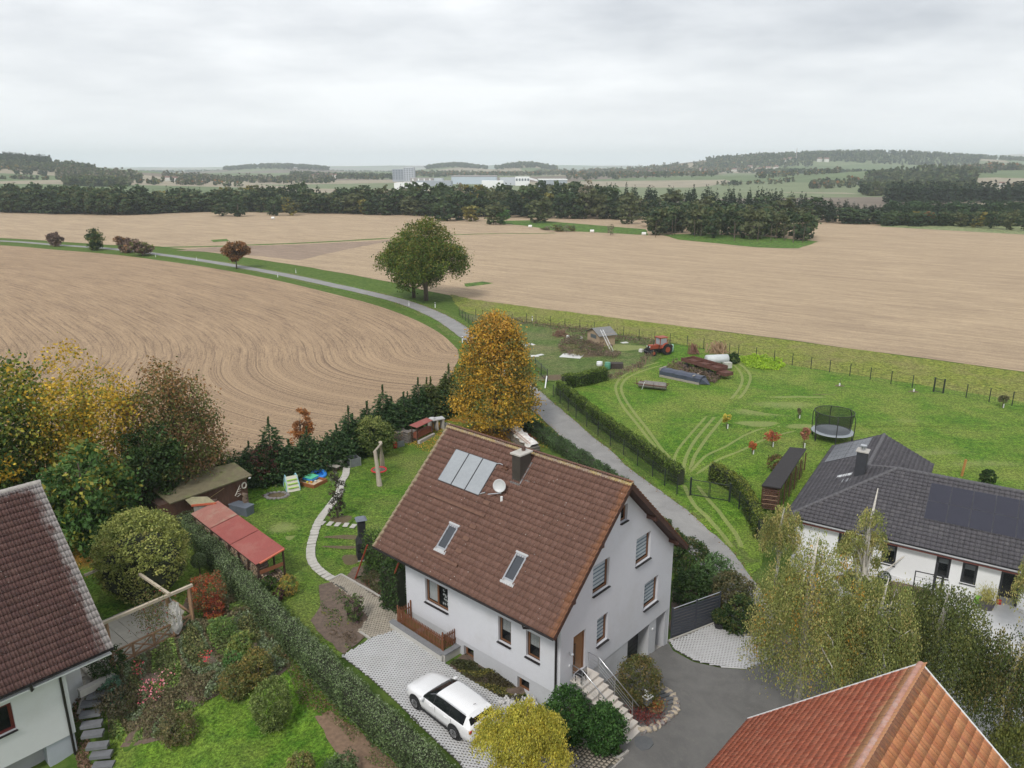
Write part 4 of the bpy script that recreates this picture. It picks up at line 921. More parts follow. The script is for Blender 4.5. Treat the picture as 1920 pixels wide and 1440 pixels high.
wall_panel(lh, 'lower_wall', Matrix.Translation((.06, 0, 0)) @ fl, [(0, -2), (U(2.11), -2), (U(2.11), .867), (0, .867)], [(U(7.2), U(3.35), -1.2, .86)], M('lower_render', (0.42, 0.45, 0.50), .95, .05, 1), 1.4)
RED_DK = M('dark_red_frame', (0.13, 0.018, 0.016), 0.4, 0.15, 6)
window(lh, fl, U(5.9), U(4.33), 2.5, 3.95, fr=RED_DK, inner=RED_DK, sash=2, fw=.09)
MB().bx((1.3, 3.35, -2), (1.4, 7.2, .86)).build('garage_door', M('grey_door', (0.40, 0.40, 0.42), .6, .08, 2), lh)
fgw = frame2((.55, 2.05, 0), (1, 0, 0))
wall_panel(lh, 'wall', fgw, [(0, .87), (12.6, .87), (12.6, lz(13.15)-.3), (6.29, 11.2), (0, lz(.55)-.3)], [(.55, 1.75, 2.35, 3.75)], WHR)
window(lh, fgw, .55, 1.75, 2.35, 3.75, fr=RED_DK, inner=RED_DK)
wall_panel(lh, 'lower_wall', Matrix.Translation((0, .06, 0)) @ fgw, [(.06, -2), (12.6, -2), (12.6, .867), (.06, .867)], [], M('lower_render', (0.42, 0.45, 0.50)))
MB().bx((2.4, .9, -.5), (3.6, 2.04, 2.9)).build('bay', WHR, lh, label='low white bay on the gable beside the terrace')
lr = slab_quad(lh, 'roof', [(0, 0, lz(0)-.03), (6.84, 0, 11.48), (6.84, LY, 11.48), (0, LY, lz(0)-.03)], .16, DKWOOD)
lr2 = slab_quad(lh, 'roof', [(6.842, 0, 11.48), (13.68, 0, lz(13.68)-.03), (13.68, LY, lz(13.68)-.03), (6.842, LY, 11.48)], .16, DKWOOD)
sl = 6.84 * math.hypot(1, lk); fr3 = rmat((0, LY, lz(0)), (0, -1, 0), (1, 0, lk))
DBR = [(0.085, 0.046, 0.042), (0.105, 0.056, 0.050), (0.095, 0.052, 0.045), (0.120, 0.066, 0.058)]
TM2 = tile_mat('dark_weathered_tile', LM @ fr3, .3, .345, DBR, lichen=((0.20, 0.13, 0.11), .5), edge=[('u', LY, .95, (0.38, 0.36, 0.35), .7), ('v', sl, .7, (0.36, 0.34, 0.34), .6)], spot=0.8)
lay_tiles(lr, fr3, LM, [(0, 0), (LY, 0), (LY, sl-.05), (0, sl-.05)], .3, .345, TM2, h=.045, lip=.06)
ridge_caps(lr, (6.84, LY, 11.5), (6.84, 0, 11.5), M('grey_mossy_ridge', (0.33, 0.31, 0.29), .95, .25, 5, .4, dirt=(.15, .13, .11)), .15, .4)
for y_ in (.0,):
    vb = MB(); vb.bar((0, y_, lz(0)-.12), (6.84, y_, 11.4), .03, .22); vb.bar((13.68, y_, lz(13.68)-.12), (6.84, y_, 11.4), .03, .22); vb.build('verge_board', ANTH, lh)
g = MB(); k = 7; vs = []
for yy in (0, LY): vs += [(-.07 + .075*math.cos(math.pi*(1+i/(k-1))), yy, lz(0)-.02 + .075*math.sin(math.pi*(1+i/(k-1)))) for i in range(k)]
g.add(vs, [(i, i+1, k+i+1, k+i) for i in range(k-1)]); g.build('gutter', ZINC, lh)
MB().bx((.0, .1, lz(0)-.35), (.55, LY, lz(0)-.28)).build('soffit', WHITE, lh)
g = MB(); g.tube([(-.07, 3.6, 4.72), (-.07, 3.6, 4.45), (.3, 3.3, 4.42), (.47, 2.5, 4.35), (.47, 2.3, 4.2), (.47, 2.27, -1.5)], .06, 8, False); g.build('downpipe', ZINC, lh, smooth_=True)

# ------------------------------------------------------------------ THE BUNGALOW
BZ = R(-33); bu = thing('bungalow', 'white bungalow with a dark grey tiled hipped roof carrying black solar panels on the right', 'house', (19.25, 48.69, 0), BZ)
BM = Matrix.Translation((19.25, 48.69, 0)) @ Matrix.Rotation(BZ, 4, 'Z')
kb = math.tan(R(25.15)); eb = 3.6; XE = 26.0; rb = eb + 6 * kb; wr = eb + 3.9 * kb
GRYT = [(0.075, 0.072, 0.080), (0.090, 0.086, 0.095), (0.082, 0.078, 0.088), (0.105, 0.100, 0.108)]
sb = math.hypot(1, kb)
ff = rmat((0, 0, eb), (1, 0, 0), (0, 1, kb)); fL = rmat((0, 16.4, eb), (0, -1, 0), (1, 0, kb)); fB = rmat((XE, 12, eb), (-1, 0, 0), (0, -1, kb)); fR = rmat((7.8, 12, wr - 3.9*kb), (0, 1, 0), (-1, 0, kb))
r1 = slab_quad(bu, 'roof', [(0, 0, eb-.03), (XE, 0, eb-.03), (XE-6, 6, rb-.03), (6, 6, rb-.03)], .2, ANTH)
r2 = slab_quad(bu, 'roof', [(0, 0.003, eb-.03), (6, 6.003, rb-.03), (3.9, 8.1, wr-.03), (3.9, 16.4, wr-.03), (0, 16.4, eb-.03)], .2, ANTH)
r3 = slab_quad(bu, 'roof', [(6, 6.005, rb-.03), (XE-6, 6.005, rb-.03), (XE, 12, eb-.03), (0, 12, eb-.03)], .2, ANTH)
r4 = slab_quad(bu, 'roof', [(3.903, 8.1, wr-.03), (7.8, 12, eb-.03), (7.8, 16.4, eb-.03), (3.903, 16.4, wr-.03)], .2, ANTH)
r5 = slab_quad(bu, 'roof', [(XE, 0, eb-.03), (XE, 12, eb-.03), (XE-6, 6, rb-.03)], .2, ANTH)
TG1 = tile_mat('grey_tile_front', BM @ ff, .3, .34, GRYT, rough=.7); TG2 = tile_mat('grey_tile_side', BM @ fL, .3, .34, GRYT, rough=.7); TG3 = tile_mat('grey_tile_wing', BM @ fR, .3, .34, GRYT, rough=.7)
lay_tiles(r1, ff, BM, [(0, 0), (XE, 0), (XE-6, 6*sb), (6, 6*sb)], .3, .34, TG1, skip=[(8.5, 16, 2.6*sb, 5.0*sb)])
lay_tiles(r2, fL, BM, [(0, 0), (16.4, 0), (10.4, 6*sb), (8.3, 3.9*sb), (0, 3.9*sb)], .3, .34, TG2, most=0, skip=[(.4, 5, .6, 3.2)]) if False else None
# the side face is laid in two convex pieces
lay_tiles(r2, fL, BM, [(0, 0), (8.3, 0), (8.3, 3.9*sb), (0, 3.9*sb)], .3, .34, TG2, most=120)
lay_tiles(r2, fL, BM, [(8.302, 0), (16.4, 0), (10.4, 6*sb), (8.302, 3.9*sb)], .3, .34, TG2, most=170)
lay_tiles(r4, fR, BM, [(0, 0), (4.4, 0), (4.4, 3.9*sb), (-3.9, 3.9*sb)], .3, .34, TG3, most=150)
GCAP = M('grey_ridge', (0.10, 0.097, 0.105), .75, .15, 5)
ridge_caps(r1, (0.1, 0.1, eb+.05), (6, 6, rb+.05), GCAP, .14, .4); ridge_caps(r1, (6, 6, rb+.05), (XE-6, 6, rb+.05), GCAP, .14, .4)
ridge_caps(r2, (6, 6, rb+.05), (3.9, 8.1, wr+.05), GCAP, .14, .4); ridge_caps(r2, (3.9, 8.1, wr+.05), (3.9, 16.4, wr+.05), GCAP, .15, .4)
vb = MB(); vb.bar((0, 16.42, eb-.1), (3.9, 16.42, wr-.1), .04, .2); vb.bar((7.8, 16.42, eb-.1), (3.9, 16.42, wr-.1), .04, .2); vb.build('verge_board', ANTH, bu)
BW = M('bungalow_render', (0.74, 0.745, 0.75), .95, .03, .7, .1)
fbw = frame2((.5, .5, 0), (1, 0, 0)); wins = [(3.0, 3.9, 1.6, 3.05), (5.77, 6.65, 1.6, 3.05), (8.95, 9.78, 1.6, 3.05), (10.42, 11.27, 1.6, 3.05)]; dor = (12.5, 13.6, .45, 3.05)
wall_panel(bu, 'wall', fbw, [(0, -.5), (XE-1, -.5), (XE-1, eb-.25), (0, eb-.25)], wins + [dor], BW, .22)
for q in wins: 
    w = window(bu, fbw, *q, fr=ANTH, inner=ANTH, dep=.12, sill=ANTH, sillw=.06, fw=.09)
    g = MB(); g.T = fbw; g.bx((q[0]+.12, q[3]-.5, -.2), (q[1]-.12, q[3]-.1, -.19)); g.build('blind', M('grey_blind', (.3, .31, .32), .7, .1, 2), w)
w = window(bu, fbw, *dor, fr=ANTH, inner=ANTH, dep=.12, sill=None, fw=.09, label='glazed door with anthracite frame')
MB().bx((.5, .72, -.5), (.7, 15.9, eb-.25)).build('wall', BW, bu); MB().bx((.7, 15.7, -.5), (7.3, 15.9, eb-.25)).build('wall', BW, bu); MB().bx((7.1, 11.5, -.5), (7.3, 15.69, eb-.25)).build('wall', BW, bu); MB().bx((7.31, 11.3, -.5), (XE-.5, 11.5, eb-.25)).build('wall', BW, bu); MB().bx((XE-.7, .72, -.5), (XE-.5, 11.29, eb-.25)).build('wall', BW, bu)
MB().add([(.7,15.69,3.3),(7.1,15.69,3.3),(3.9,15.69,wr-.25)], [(0,1,2)]).build('gable', BW, bu)
MB().bx((.02, .02, eb-.33), (XE-.02, .06, eb-.23)).build('fascia', M('red_brown_fascia', (0.16, 0.05, 0.04), .6, .15, 4), bu)
MB().bx((.06, .06, eb-.25), (XE-.1, .499, eb-.22)).build('soffit', WHITE, bu)
GUT = M('bright_zinc', (.45, .45, .46), .35, .1, 5, metal=.6)
g = MB(); g.tube([(0, -.06, eb-.08), (XE, -.06, eb-.08)], .065, 8); g.build('gutter', GUT, bu); g = MB(); g.tube([(-.06, 0, eb-.08), (-.06, 16.4, eb-.08)], .065, 8); g.build('gutter', GUT, bu)
PVM = M('black_solar_glass', (0.028, 0.028, 0.042), 0.25, 0.08, 1.0); PVF = M('solar_frame', (0.10, 0.10, 0.11), .4, .1, 4, metal=.4)
def pv(FM, u0, v0, w, h, n, m_, up=.09, glass=PVM):
    for i in range(n):
        for j in range(m_):
            g = MB(); g.T = FM; a, b_ = u0 + i*(w+.02), v0 + j*(h+.02); g.bx((a, b_, up), (a+w, b_+h, up+.035)); o = g.build('solar_panel', PVF, bu)
            g = MB(); g.T = FM; g.bx((a+.018, b_+.018, up+.036), (a+w-.018, b_+h-.018, up+.040)); g.build('pane', glass, o)
pv(ff, 8.3, 2.2*sb, 1.27, 1.68, 6, 2)
pv(fL, .35, .35, 1.15, 1.55, 4, 2, glass=M('grey_solar_glass', (0.11, 0.115, 0.13), 0.3, 0.1, 1.2))
cb = MB().bx((3.3, 5.75, 4.9), (4.0, 6.5, 7.25)).build('chimney', M('anthracite_cladding', (0.04, 0.042, 0.05), .6, .2, 3), bu)
MB().bx((3.22, 5.67, 7.25), (4.08, 6.58, 7.33)).build('chimney_cap', CONC, cb); MB().tube([(3.65, 6.1, 7.33), (3.65, 6.1, 7.6)], .13, 12).build('flue', MET, cb); MB().bx((3.45, 5.9, 7.68), (3.85, 6.3, 7.71)).build('flue_hood', MET, cb)
g = MB(); F4 = rmat((2.1, 6.9, eb+2.1*kb), (0, -1, 0), (1, 0, kb)); g.T = F4; g.bx((0, 0, .05), (.5, .55, .12)); g.bx((0, .6, .05), (.5, 1.1, .12)); 
for a, b_ in ((0, .55), (.6, 1.1)): q = MB(); q.T = F4; q.bx((0, a, .05), (.5, b_, .12)); q.build('roof_hatch', M('pale_sheet', (.55, .56, .57), .4, .08, 4), bu)
q = MB(); F4 = rmat((2.9, 5.4, eb+2.9*kb), (0, -1, 0), (1, 0, kb)); q.T = F4; q.bx((-.3, -.3, .05), (.35, .35, .09)); q.build('flashing', ALU, bu)

# terrace of the bungalow
TERR = M('pale_terrace', (0.52, 0.52, 0.52), .9, .1, 1.5, .2, dirt=(.38, .38, .38))
sheet('bungalow_terrace', pxy([(1490,1010),(1590,1050),(1700,1085),(1930,1130),(2050,1160),(2050,1560),(1750,1560),(1650,1420),(1560,1330),(1600,1200),(1560,1120),(1480,1060)]), .045, TERR, 1.0)
bed('soil_bed', [(1560,1082),(1600,1075),(1740,1105),(1760,1125),(1700,1135),(1600,1120)], .08, seed=9)

# ------------------------------------------------------------------ THE RED-TILED BARN
RZr = R(-42); rb_ = thing('barn', 'low building with an orange-red clay tiled gable roof in the bottom right corner', 'building', (10.526, 28.32, 0), RZr)
RM_ = Matrix.Translation((10.526, 28.32, 0)) @ Matrix.Rotation(RZr, 4, 'Z')
ze_, zr_, hx = 3.5, 9.42, 6.25; kr = (zr_ - ze_) / hx; kr2 = .84; sr = math.hypot(1, kr); sr2 = math.hypot(1, kr2); YB = -13.0; XR = 12.5
rr1 = slab_quad(rb_, 'roof', [(0, YB, ze_-.03), (hx, YB, zr_-.03), (hx, 0, zr_-.03), (0, 0, ze_-.03)], .14, DKWOOD)
rr2 = slab_quad(rb_, 'roof', [(hx+.003, YB, zr_-.03), (XR, YB, zr_-.03-(XR-hx)*kr2), (XR, 0, zr_-.03-(XR-hx)*kr2), (hx+.003, 0, zr_-.03)], .14, DKWOOD)
fa = rmat((0, 0, ze_), (0, -1, 0), (1, 0, kr)); fb = rmat((XR, YB, zr_-(XR-hx)*kr2), (0, 1, 0), (-1, 0, kr2))
REDS = [(0.50, 0.135, 0.07), (0.55, 0.165, 0.09), (0.46, 0.12, 0.065), (0.58, 0.20, 0.115), (0.52, 0.145, 0.08)]
ORNG = [(0.46, 0.18, 0.080), (0.52, 0.225, 0.105), (0.43, 0.155, 0.072), (0.55, 0.255, 0.12), (0.48, 0.19, 0.085), (0.42, 0.16, 0.085)]
TR1 = tile_mat('red_clay_tile', RM_ @ fa, .2, .37, REDS, lichen=((0.48, 0.33, 0.26), .55), edge=[('v', hx*sr, 1.35, (0.56, 0.30, 0.15), .85)])
TR2 = tile_mat('orange_clay_tile', RM_ @ fb, .2, .37, ORNG, lichen=((0.40, 0.24, 0.17), .4), edge=[('v', (XR-hx)*sr2, .8, (0.12, 0.075, 0.06), .6)], stain=((0.16, 0.085, 0.075), .45))
lay_tiles(rr1, fa, RM_, [(0, 0), (-YB, 0), (-YB, hx*sr-.06), (0, hx*sr-.06)], .2, .37, TR1, rolls=1, h=.018, lip=.028)
lay_tiles(rr2, fb, RM_, [(0, 0), (-YB, 0), (-YB, (XR-hx)*sr2-.06), (0, (XR-hx)*sr2-.06)], .2, .37, TR2, rolls=1, h=.018, lip=.028)
ridge_caps(rr1, (hx, YB, zr_+.02), (hx, .02, zr_+.02), M('lichened_ridge', (0.40, 0.22, 0.17), .9, .3, 3.5, .4, dirt=(.42, .38, .36)), .14, .42)
g = MB(); g.bar((-.03, .03, ze_+.02), (hx, .03, zr_+.04), .06, .1); g.bar((XR, .03, zr_+.04-(XR-hx)*kr2), (hx, .03, zr_+.04), .06, .1); g.build('verge_trim', WHITE, rb_)
g = MB(); g.bx((.35, YB, -.5), (.5, -.25, ze_+.2)); g.build('wall', M('barn_render', (.42, .40, .37), .95, .1, 1), rb_)
g = MB(); g.add([(.5, -.25, -.5), (XR-.4, -.25, -.5), (XR-.4, -.25, 3.6), (hx, -.25, zr_-.3), (.5, -.25, ze_+.2)], [(4, 3, 2, 1, 0)]); g.build('wall', M('barn_render'), rb_)
MB().bx((XR-.55, YB, -.5), (XR-.4, -.26, 3.6)).build('wall', M('barn_render'), rb_)

# ------------------------------------------------------------------ sheds and garden structures
def base(name, label, cat, p, q, group=None, dz=0.0):
    """thing at world point p with its local x towards q"""
    p = Vector(p); d = Vector(q) - p; return thing(name, label, cat, (p.x, p.y, p.z + dz), math.atan2(d.y, d.x), group)
REDSH = M('red_roof_sheet', (0.29, 0.075, 0.062), 0.55, 0.12, 1.5, dirt=(0.34, 0.15, 0.12)); REDSH2 = M('faded_red_sheet', (0.32, 0.14, 0.11), 0.8, 0.15, 2, dirt=(0.36, 0.30, 0.22))
POST = M('shed_post', (0.07, 0.04, 0.028), .85, .25, 6); BARK = M('log_bark', (0.16, 0.115, 0.085), .95, .4, 9); LOGEND = M('log_end', (0.40, 0.29, 0.18), .9, .3, 10); LOGEND2 = M('old_log_end', (0.27, 0.235, 0.20), .9, .3, 10)
def log_pile(parent, F_, wid, hei, dep, r=0.075, name='firewood', mats=None, jag=.05, ragged=0):
    """stacked logs with their ends to the front: x along the wall, z up, ends at y = 0; F_ places it"""
    mats = mats or [BARK, LOGEND, LOGEND2]; V, F, MI = [], [], []; n = 6
    rows = int(hei / (r * 1.75))
    for j in range(rows):
        for i in range(int(wid / (r * 2))):
            x = r + i * r * 2 + (r if j % 2 else 0); z = r + j * r * 1.75
            if x > wid or (ragged and z > hei * (1 - ragged * abs(math.sin(x * 1.7)) )): continue
            rr = r * random.uniform(.75, 1.05); y0 = random.uniform(-jag, jag); b_ = len(V); a0 = random.uniform(0, 6)
            for y in (y0, dep + random.uniform(-jag, jag)):
                V += [F_ @ Vector((x + rr*math.cos(a0 + 6.283*k/n), y, z + rr*math.sin(a0 + 6.283*k/n))) for k in range(n)]
            F += [(b_+k, b_+(k+1) % n, b_+n+(k+1) % n, b_+n+k) for k in range(n)]; MI += [0]*n
            F += [(b_, b_+3, b_+2, b_+1), (b_, b_+5, b_+4, b_+3), (b_+n, b_+n+1, b_+n+2, b_+n+3), (b_+n, b_+n+3, b_+n+4, b_+n+5)]; e = random.choice((1, 1, 2)); MI += [e]*4
    if not F: return None
    return link(name, np_mesh(name, np.array([tuple(p) for p in V]), np.array(F), mats, mi=MI), parent, 'stuff')
# long firewood shelter
A_, D_, B2_, C2_ = atp(482, 1057, 3.95), atp(532, 1031.5, 4.25), atp(406.5, 945, 4.25), atp(362, 964, 3.95)
ws = base('firewood_shelter', 'long open firewood shelter with a red corrugated roof beside the clipped hedge', 'shelter', (A_.x, A_.y, 2.1), (C2_.x, C2_.y, 2.1))
Lw = math.hypot(C2_.x - A_.x, C2_.y - A_.y); dv = Vector((D_.x - A_.x, D_.y - A_.y)); xd = Vector((C2_.x - A_.x, C2_.y - A_.y)).normalized()
wd = -abs(dv.x * -xd.y + dv.y * xd.x); wd = (dv.x * -xd.y + dv.y * xd.x)
zl, zh = 1.85, 2.2; nw = 46
for k, (s0, s1, mt) in enumerate([(0, .36, REDSH), (.36, .68, REDSH), (.68, 1.0, REDSH2)]):
    g = MB(); n = 60; a, b_ = Lw*s0 - (.1 if k == 0 else 0), Lw*s1 + .06
    V = []
    for y, z in ((-.12 if wd > 0 else .12, zl), (wd + (.12 if wd > 0 else -.12), zh)):
        V += [(a + (b_-a)*i/n, y, z + .022*math.cos(i*math.pi) + .02*k) for i in range(n+1)]
    g.add(V, [(i, i+1, n+2+i, n+1+i) for i in range(n)]); g.build('roof_sheet', mt, ws)
g = MB(); g.bar((-.13, -.1, zl+.03), (-.13, wd, zh+.03), .14, .07); g.build('roof_edge', M('orange_red_trim', (0.50, 0.13, 0.07), .5, .1, 3), ws)
for i in range(8):
    x = .05 + (Lw - .1) * i / 7
    for y, z in ((0.05 * (1 if wd > 0 else -1), zl-.03), (wd, zh-.03)): MB().bx((x-.05, y-.05, -.1), (x+.05, y+.05, z)).build('post', POST, ws)
g = MB(); g.bar((0, .05, zl-.08), (Lw, .05, zl-.08), .06, .1); g.build('eaves_beam', POST, ws)
for i in range(7):
    x = .12 + (Lw - .1) * i / 7; sg = 1 if wd > 0 else -1
    F_ = Matrix.Translation((x, .08*sg, .08)) @ Matrix.Diagonal((1, sg, 1, 1))
    log_pile(ws, F_, (Lw-.1)/7 - .14, random.uniform(1.35, 1.62), abs(wd)*.42, .07)
log_pile(ws, Matrix.Translation((-.02, .15 if wd > 0 else -.15, .05)) @ Matrix.Rotation(R(90) if wd < 0 else R(90), 4, 'Z') @ Matrix.Diagonal((1 if wd > 0 else -1, -1, 1, 1)), abs(wd)-.3, 1.0, .5, .08, ragged=.4)
g = MB(); g.bx((-.06, .1 if wd > 0 else wd+.1, 1.1), (-.03, wd-.1 if wd > 0 else -.1, 1.35)); g.build('end_board', M('orange_board', (0.25, 0.095, 0.045), .7, .2, 5), ws)
# small shed behind it
c_ = [atp(341.5, 932, 4.55), atp(389, 931, 4.55), atp(405.6, 943, 4.35), atp(358.7, 947.6, 4.35)]
ss = base('small_shed', 'small lean-to shed with a mossy roof and orange-red edge behind the firewood shelter', 'shed', (c_[3].x, c_[3].y, 2.2), (c_[2].x, c_[2].y, 2.2))
iv = ss.matrix_basis.inverted() if False else (Matrix.Translation(ss.location) @ Matrix.Rotation(ss.rotation_euler.z, 4, 'Z')).inverted()
lc = [iv @ p for p in c_]; slab_quad(ss, 'roof', lc, .05, M('mossy_felt', (0.27, 0.24, 0.15), .95, .3, 3, .4, dirt=(.16, .19, .09)))
g = MB(); g.bar(lc[3] + Vector((0, 0, -.02)), lc[2] + Vector((0, 0, -.02)), .08, .14); g.build('roof_edge', M('orange_red_trim'), ss)
w_ = (lc[2]-lc[3]).length; GREYB = M('grey_boards', (0.30, 0.28, 0.25), .9, .2, 5, stretch=(1, 1, .3))
dp_ = lc[0].y
for i in range(9): MB().bx((.12 + i*(w_-.24)/9, .04, -.1), (.12 + (i+.93)*(w_-.24)/9, .08, 2.05)).build('plank', GREYB, ss)
g = MB(); g.bx((.1, .1, -.1), (w_-.1, dp_*.95 if dp_ > 0 else .2, 2.0)); g.build('body', POST, ss)
# brown garden shed
p0, p1 = atp(469, 888, 4.75), atp(354, 929.5, 4.6)
gs = base('garden_shed', 'brown vertical-board garden shed with a mossy flat roof and white antlers on its front', 'shed', (p0.x, p0.y, 2.25), (p1.x, p1.y, 2.25))
ln_ = math.hypot(p1.x-p0.x, p1.y-p0.y); sgn = -1    # local +x runs to the left; the back lies at -y
MOSS = M('mossy_roof', (0.14, 0.12, 0.07), .95, .3, 2.5, .5, dirt=(.15, .19, .05))
slab_quad(gs, 'roof', [(0, .25, 2.45), (ln_+1.5, .25, 2.35), (ln_+1.5, -3.6, 2.75), (0, -2.2, 2.85)], .1, MOSS)
SHB = M('shed_board', (0.105, 0.052, 0.034), .85, .3, 4, .3, stretch=(1, 1, .25)); npl = 26
me = MB().bx((0, 0, -.3), (.255, .03, 2.36)).mesh('plank', SHB)
for i in range(npl): o = link('plank', me, gs); o.location = (.35 + i*.262, -.02 + random.uniform(-.008, .008), random.uniform(-.03, 0)); o.scale = (1, 1, 1)
MB().bx((.37, -3.2, -.3), (7, -.03, 2.3)).build('body', POST, gs)
for i in range(9): MB().bx((.33, -3.0 + i*.33, -.3), (.36, -2.69 + i*.33, 2.5)).build('plank', SHB, gs)
g = MB(); g.bar((2.2, .03, 2.05), (3.6, .03, 1.6), .03, .03); g.build('pole', M('light_wood', (.38, .27, .14), .8, .2, 5), gs)
BONE = M('bone_white', (0.62, 0.58, 0.5), .7, .1, 6)
g = MB(); g.tube([(.95, .05, 1.15), (1.25, .08, 1.05), (1.45, .12, 1.2), (1.15, .2, 1.75), (1.0, .15, 1.95)], [.03, .03, .03, .02, .01], 6); 
for a, b_ in (((1.4, .12, 1.3), (1.1, .3, 1.35)), ((1.33, .13, 1.45), (1.05, .3, 1.55)), ((1.25, .15, 1.6), (.95, .25, 1.72))): g.tube([a, b_], [.02, .008], 5)
tag(g.build('antler', BONE), 'white branching antler hung on the brown shed boards', 'antler').location = gs.location
o = bpy.data.objects['antler']; o.rotation_euler = gs.rotation_euler
g = MB(); g.tube([(.62 + .17*math.cos(t), .06, 1.75 + .22*math.sin(t)) for t in np.linspace(0, 6.283, 17)], .055, 6, False); o = g.build('wreath', BONE); tag(o, 'oval white wreath on the corner of the brown shed', 'wreath'); o.location = gs.location; o.rotation_euler = gs.rotation_euler
g = MB(); g.lathe([(.02, 0), (.09, .03), (.11, .1), (.02, .12)], n=12); o = g.build('floodlight', WHITE, gs); o.location = (.2, .2, 2.2)
q1, q2 = at(430, 962), at(463, 970)
bxo = base('storage_box', 'slate grey chest standing against the brown shed', 'box', q1, q2); lx_ = (q2 - q1).length
BOXG = M('slate_plastic', (.12, .14, .17), .55, .15, 3); MB().bx((0, 0, 0), (lx_, .8, .65)).build('body', BOXG, bxo, bevel=.03); MB().bx((-.03, -.04, .66), (lx_+.03, .84, .74)).build('lid', BOXG, bxo, bevel=.02)
lp = at(462, 958); g = MB(); z = 0
for i in range(9): g.tube([(random.uniform(-.05, .05), random.uniform(-.05, .05), i*.16), (random.uniform(-.05, .05), random.uniform(-.05, .05), i*.16+.15)], random.uniform(.16, .22), 9)
o = g.build('log_stack', [BARK]); o.location = lp; tag(o, 'column of round log slices stacked beside the grey chest', 'log stack')
for p_ in o.data.polygons: p_.use_smooth = False

# outdoor fireplace
fp = thing('outdoor_fireplace', 'tall black garden fireplace with a narrow chimney and flat hood', 'fireplace', at(681, 1046), R(20))
BLK = M('black_paint', (0.022, 0.022, 0.025), .6, .2, 3); HOODM = M('grey_hood', (.14, .155, .19), .5, .1, 4)
g = MB(); 
prof = [(.40, 0), (.40, 1.25), (.24, 1.65), (.24, 2.75)]
vs = []
for w, z in prof: vs += [(-w, -w, z), (w, -w, z), (w, w, z), (-w, w, z)]
g.add(vs, [(i*4+j, i*4+(j+1) % 4, i*4+4+(j+1) % 4, i*4+4+j) for i in range(3) for j in range(4)] + [(12, 13, 14, 15)]); g.build('chimney_body', BLK, fp, bevel=.02)
for i in range(5): MB().bx((-.42, -.43, .15 + i*.2), (.42, -.40, .18 + i*.2)).build('front_slat', BLK, fp)
g = MB(); vs = [(-.37, -.37, 2.85), (.37, -.37, 2.85), (.37, .37, 2.85), (-.37, .37, 2.85), (-.2, -.2, 2.98), (.2, -.2, 2.98), (.2, .2, 2.98), (-.2, .2, 2.98)]
g.add(vs, [(3,2,1,0), (4,5,6,7)] + [(i, (i+1) % 4, 4+(i+1) % 4, 4+i) for i in range(4)]); g.build('hood', HOODM, fp)
g = MB()
for a, b_ in ((-.2, -.2), (.2, -.2), (.2, .2), (-.2, .2)): g.bx((a-.02, b_-.02, 2.74), (a+.02, b_+.02, 2.86))
g.build('hood_feet', BLK, fp)
MB().bx((-.5, -.5, -.2), (.5, .5, .06)).build('plinth', CONC, fp)
# slanting red props
PROP = M('rust_red_pole', (0.28, 0.05, 0.025), .6, .2, 6)
for (a, b_, zt, c, d, lb) in ((665.8, 1086, 5.0, 688.8, 1022, 'red pole leaning against the ivy next to the black fireplace'), (722.8, 1122, 5.7, 747, 1056, 'red pole leaning under the eaves at the left house corner')):
    p = at(a, b_); x, y = P(c, d, zt); q = Vector((x, y, zt)); g = MB(); g.tube([p, q], .05, 8); tag(g.build('leaning_pole', PROP), lb, 'pole', 'red leaning poles')
# steps beside the house corner
gst = thing('garden_steps', 'short flight of slab steps between the paved path and the house corner', 'steps', (0, 0, 0))
a_, b_ = at(727, 1137), at(752, 1110); 
for i in range(6):
    t = i / 5; p = a_.lerp(b_, t); o = MB().box((0, 0, 0), (1.1, .42, .12)).build('step', SLAB, gst); o.location = (p.x + .25, p.y, 2.22 + i*.1); o.rotation_euler = (0, 0, HR + R(0))

# sunken cellar stair: retaining wall, picket fence
rwp = [at(734, 1176), at(831, 1240), at(861, 1222)]
g = MB(); FT = M('wall_render_pale', (.46, .45, .42), .95, .08, 1.5, .2, dirt=(.36, .34, .3))
for p, q in zip(rwp[:-1], rwp[1:]): g.bar(p + Vector((0, 0, -.1)), q + Vector((0, 0, -.1)), .24, 1.0)
rw = thing('retaining_wall', 'low pale retaining wall with a grey stone cap beside the lattice paved drive', 'wall', (0, 0, 0)); g.build('wall_body', FT, rw)
CAPM = M('granite_cap', (.20, .205, .215), .7, .15, 5)
for p, q in zip(rwp[:-1], rwp[1:]):
    n = int((q-p).length / .8) + 1
    for i in range(n):
        a = p.lerp(q, i/n); b_ = p.lerp(q, (i+.985)/n); g = MB(); g.bar(a + Vector((0, 0, .44)), b_ + Vector((0, 0, .44)), .34, .06); g.build('cap_stone', CAPM, rw)
PICK = M('stained_picket', (0.17, 0.065, 0.030), .6, .25, 6, stretch=(1, 1, .3))
pf = thing('picket_fence', 'reddish brown picket fence around the sunken cellar stairs', 'fence', (0, 0, 0))
pk = MB(); pk.add([(-.035, -.01, 0), (.035, -.01, 0), (.035, -.01, .78), (0, -.01, .84), (-.035, -.01, .78), (-.035, .012, 0), (.035, .012, 0), (.035, .012, .78), (0, .012, .84), (-.035, .012, .78)], [(0,1,2,3,4), (9,8,7,6,5), (0,5,6,1), (1,6,7,2), (2,7,8,3), (3,8,9,4), (4,9,5,0)])
pme = pk.mesh('picket', PICK)
fpts = [at(771, 1163, .5), at(747, 1174, .5), at(831, 1234, .5), at(859, 1217, .5)]
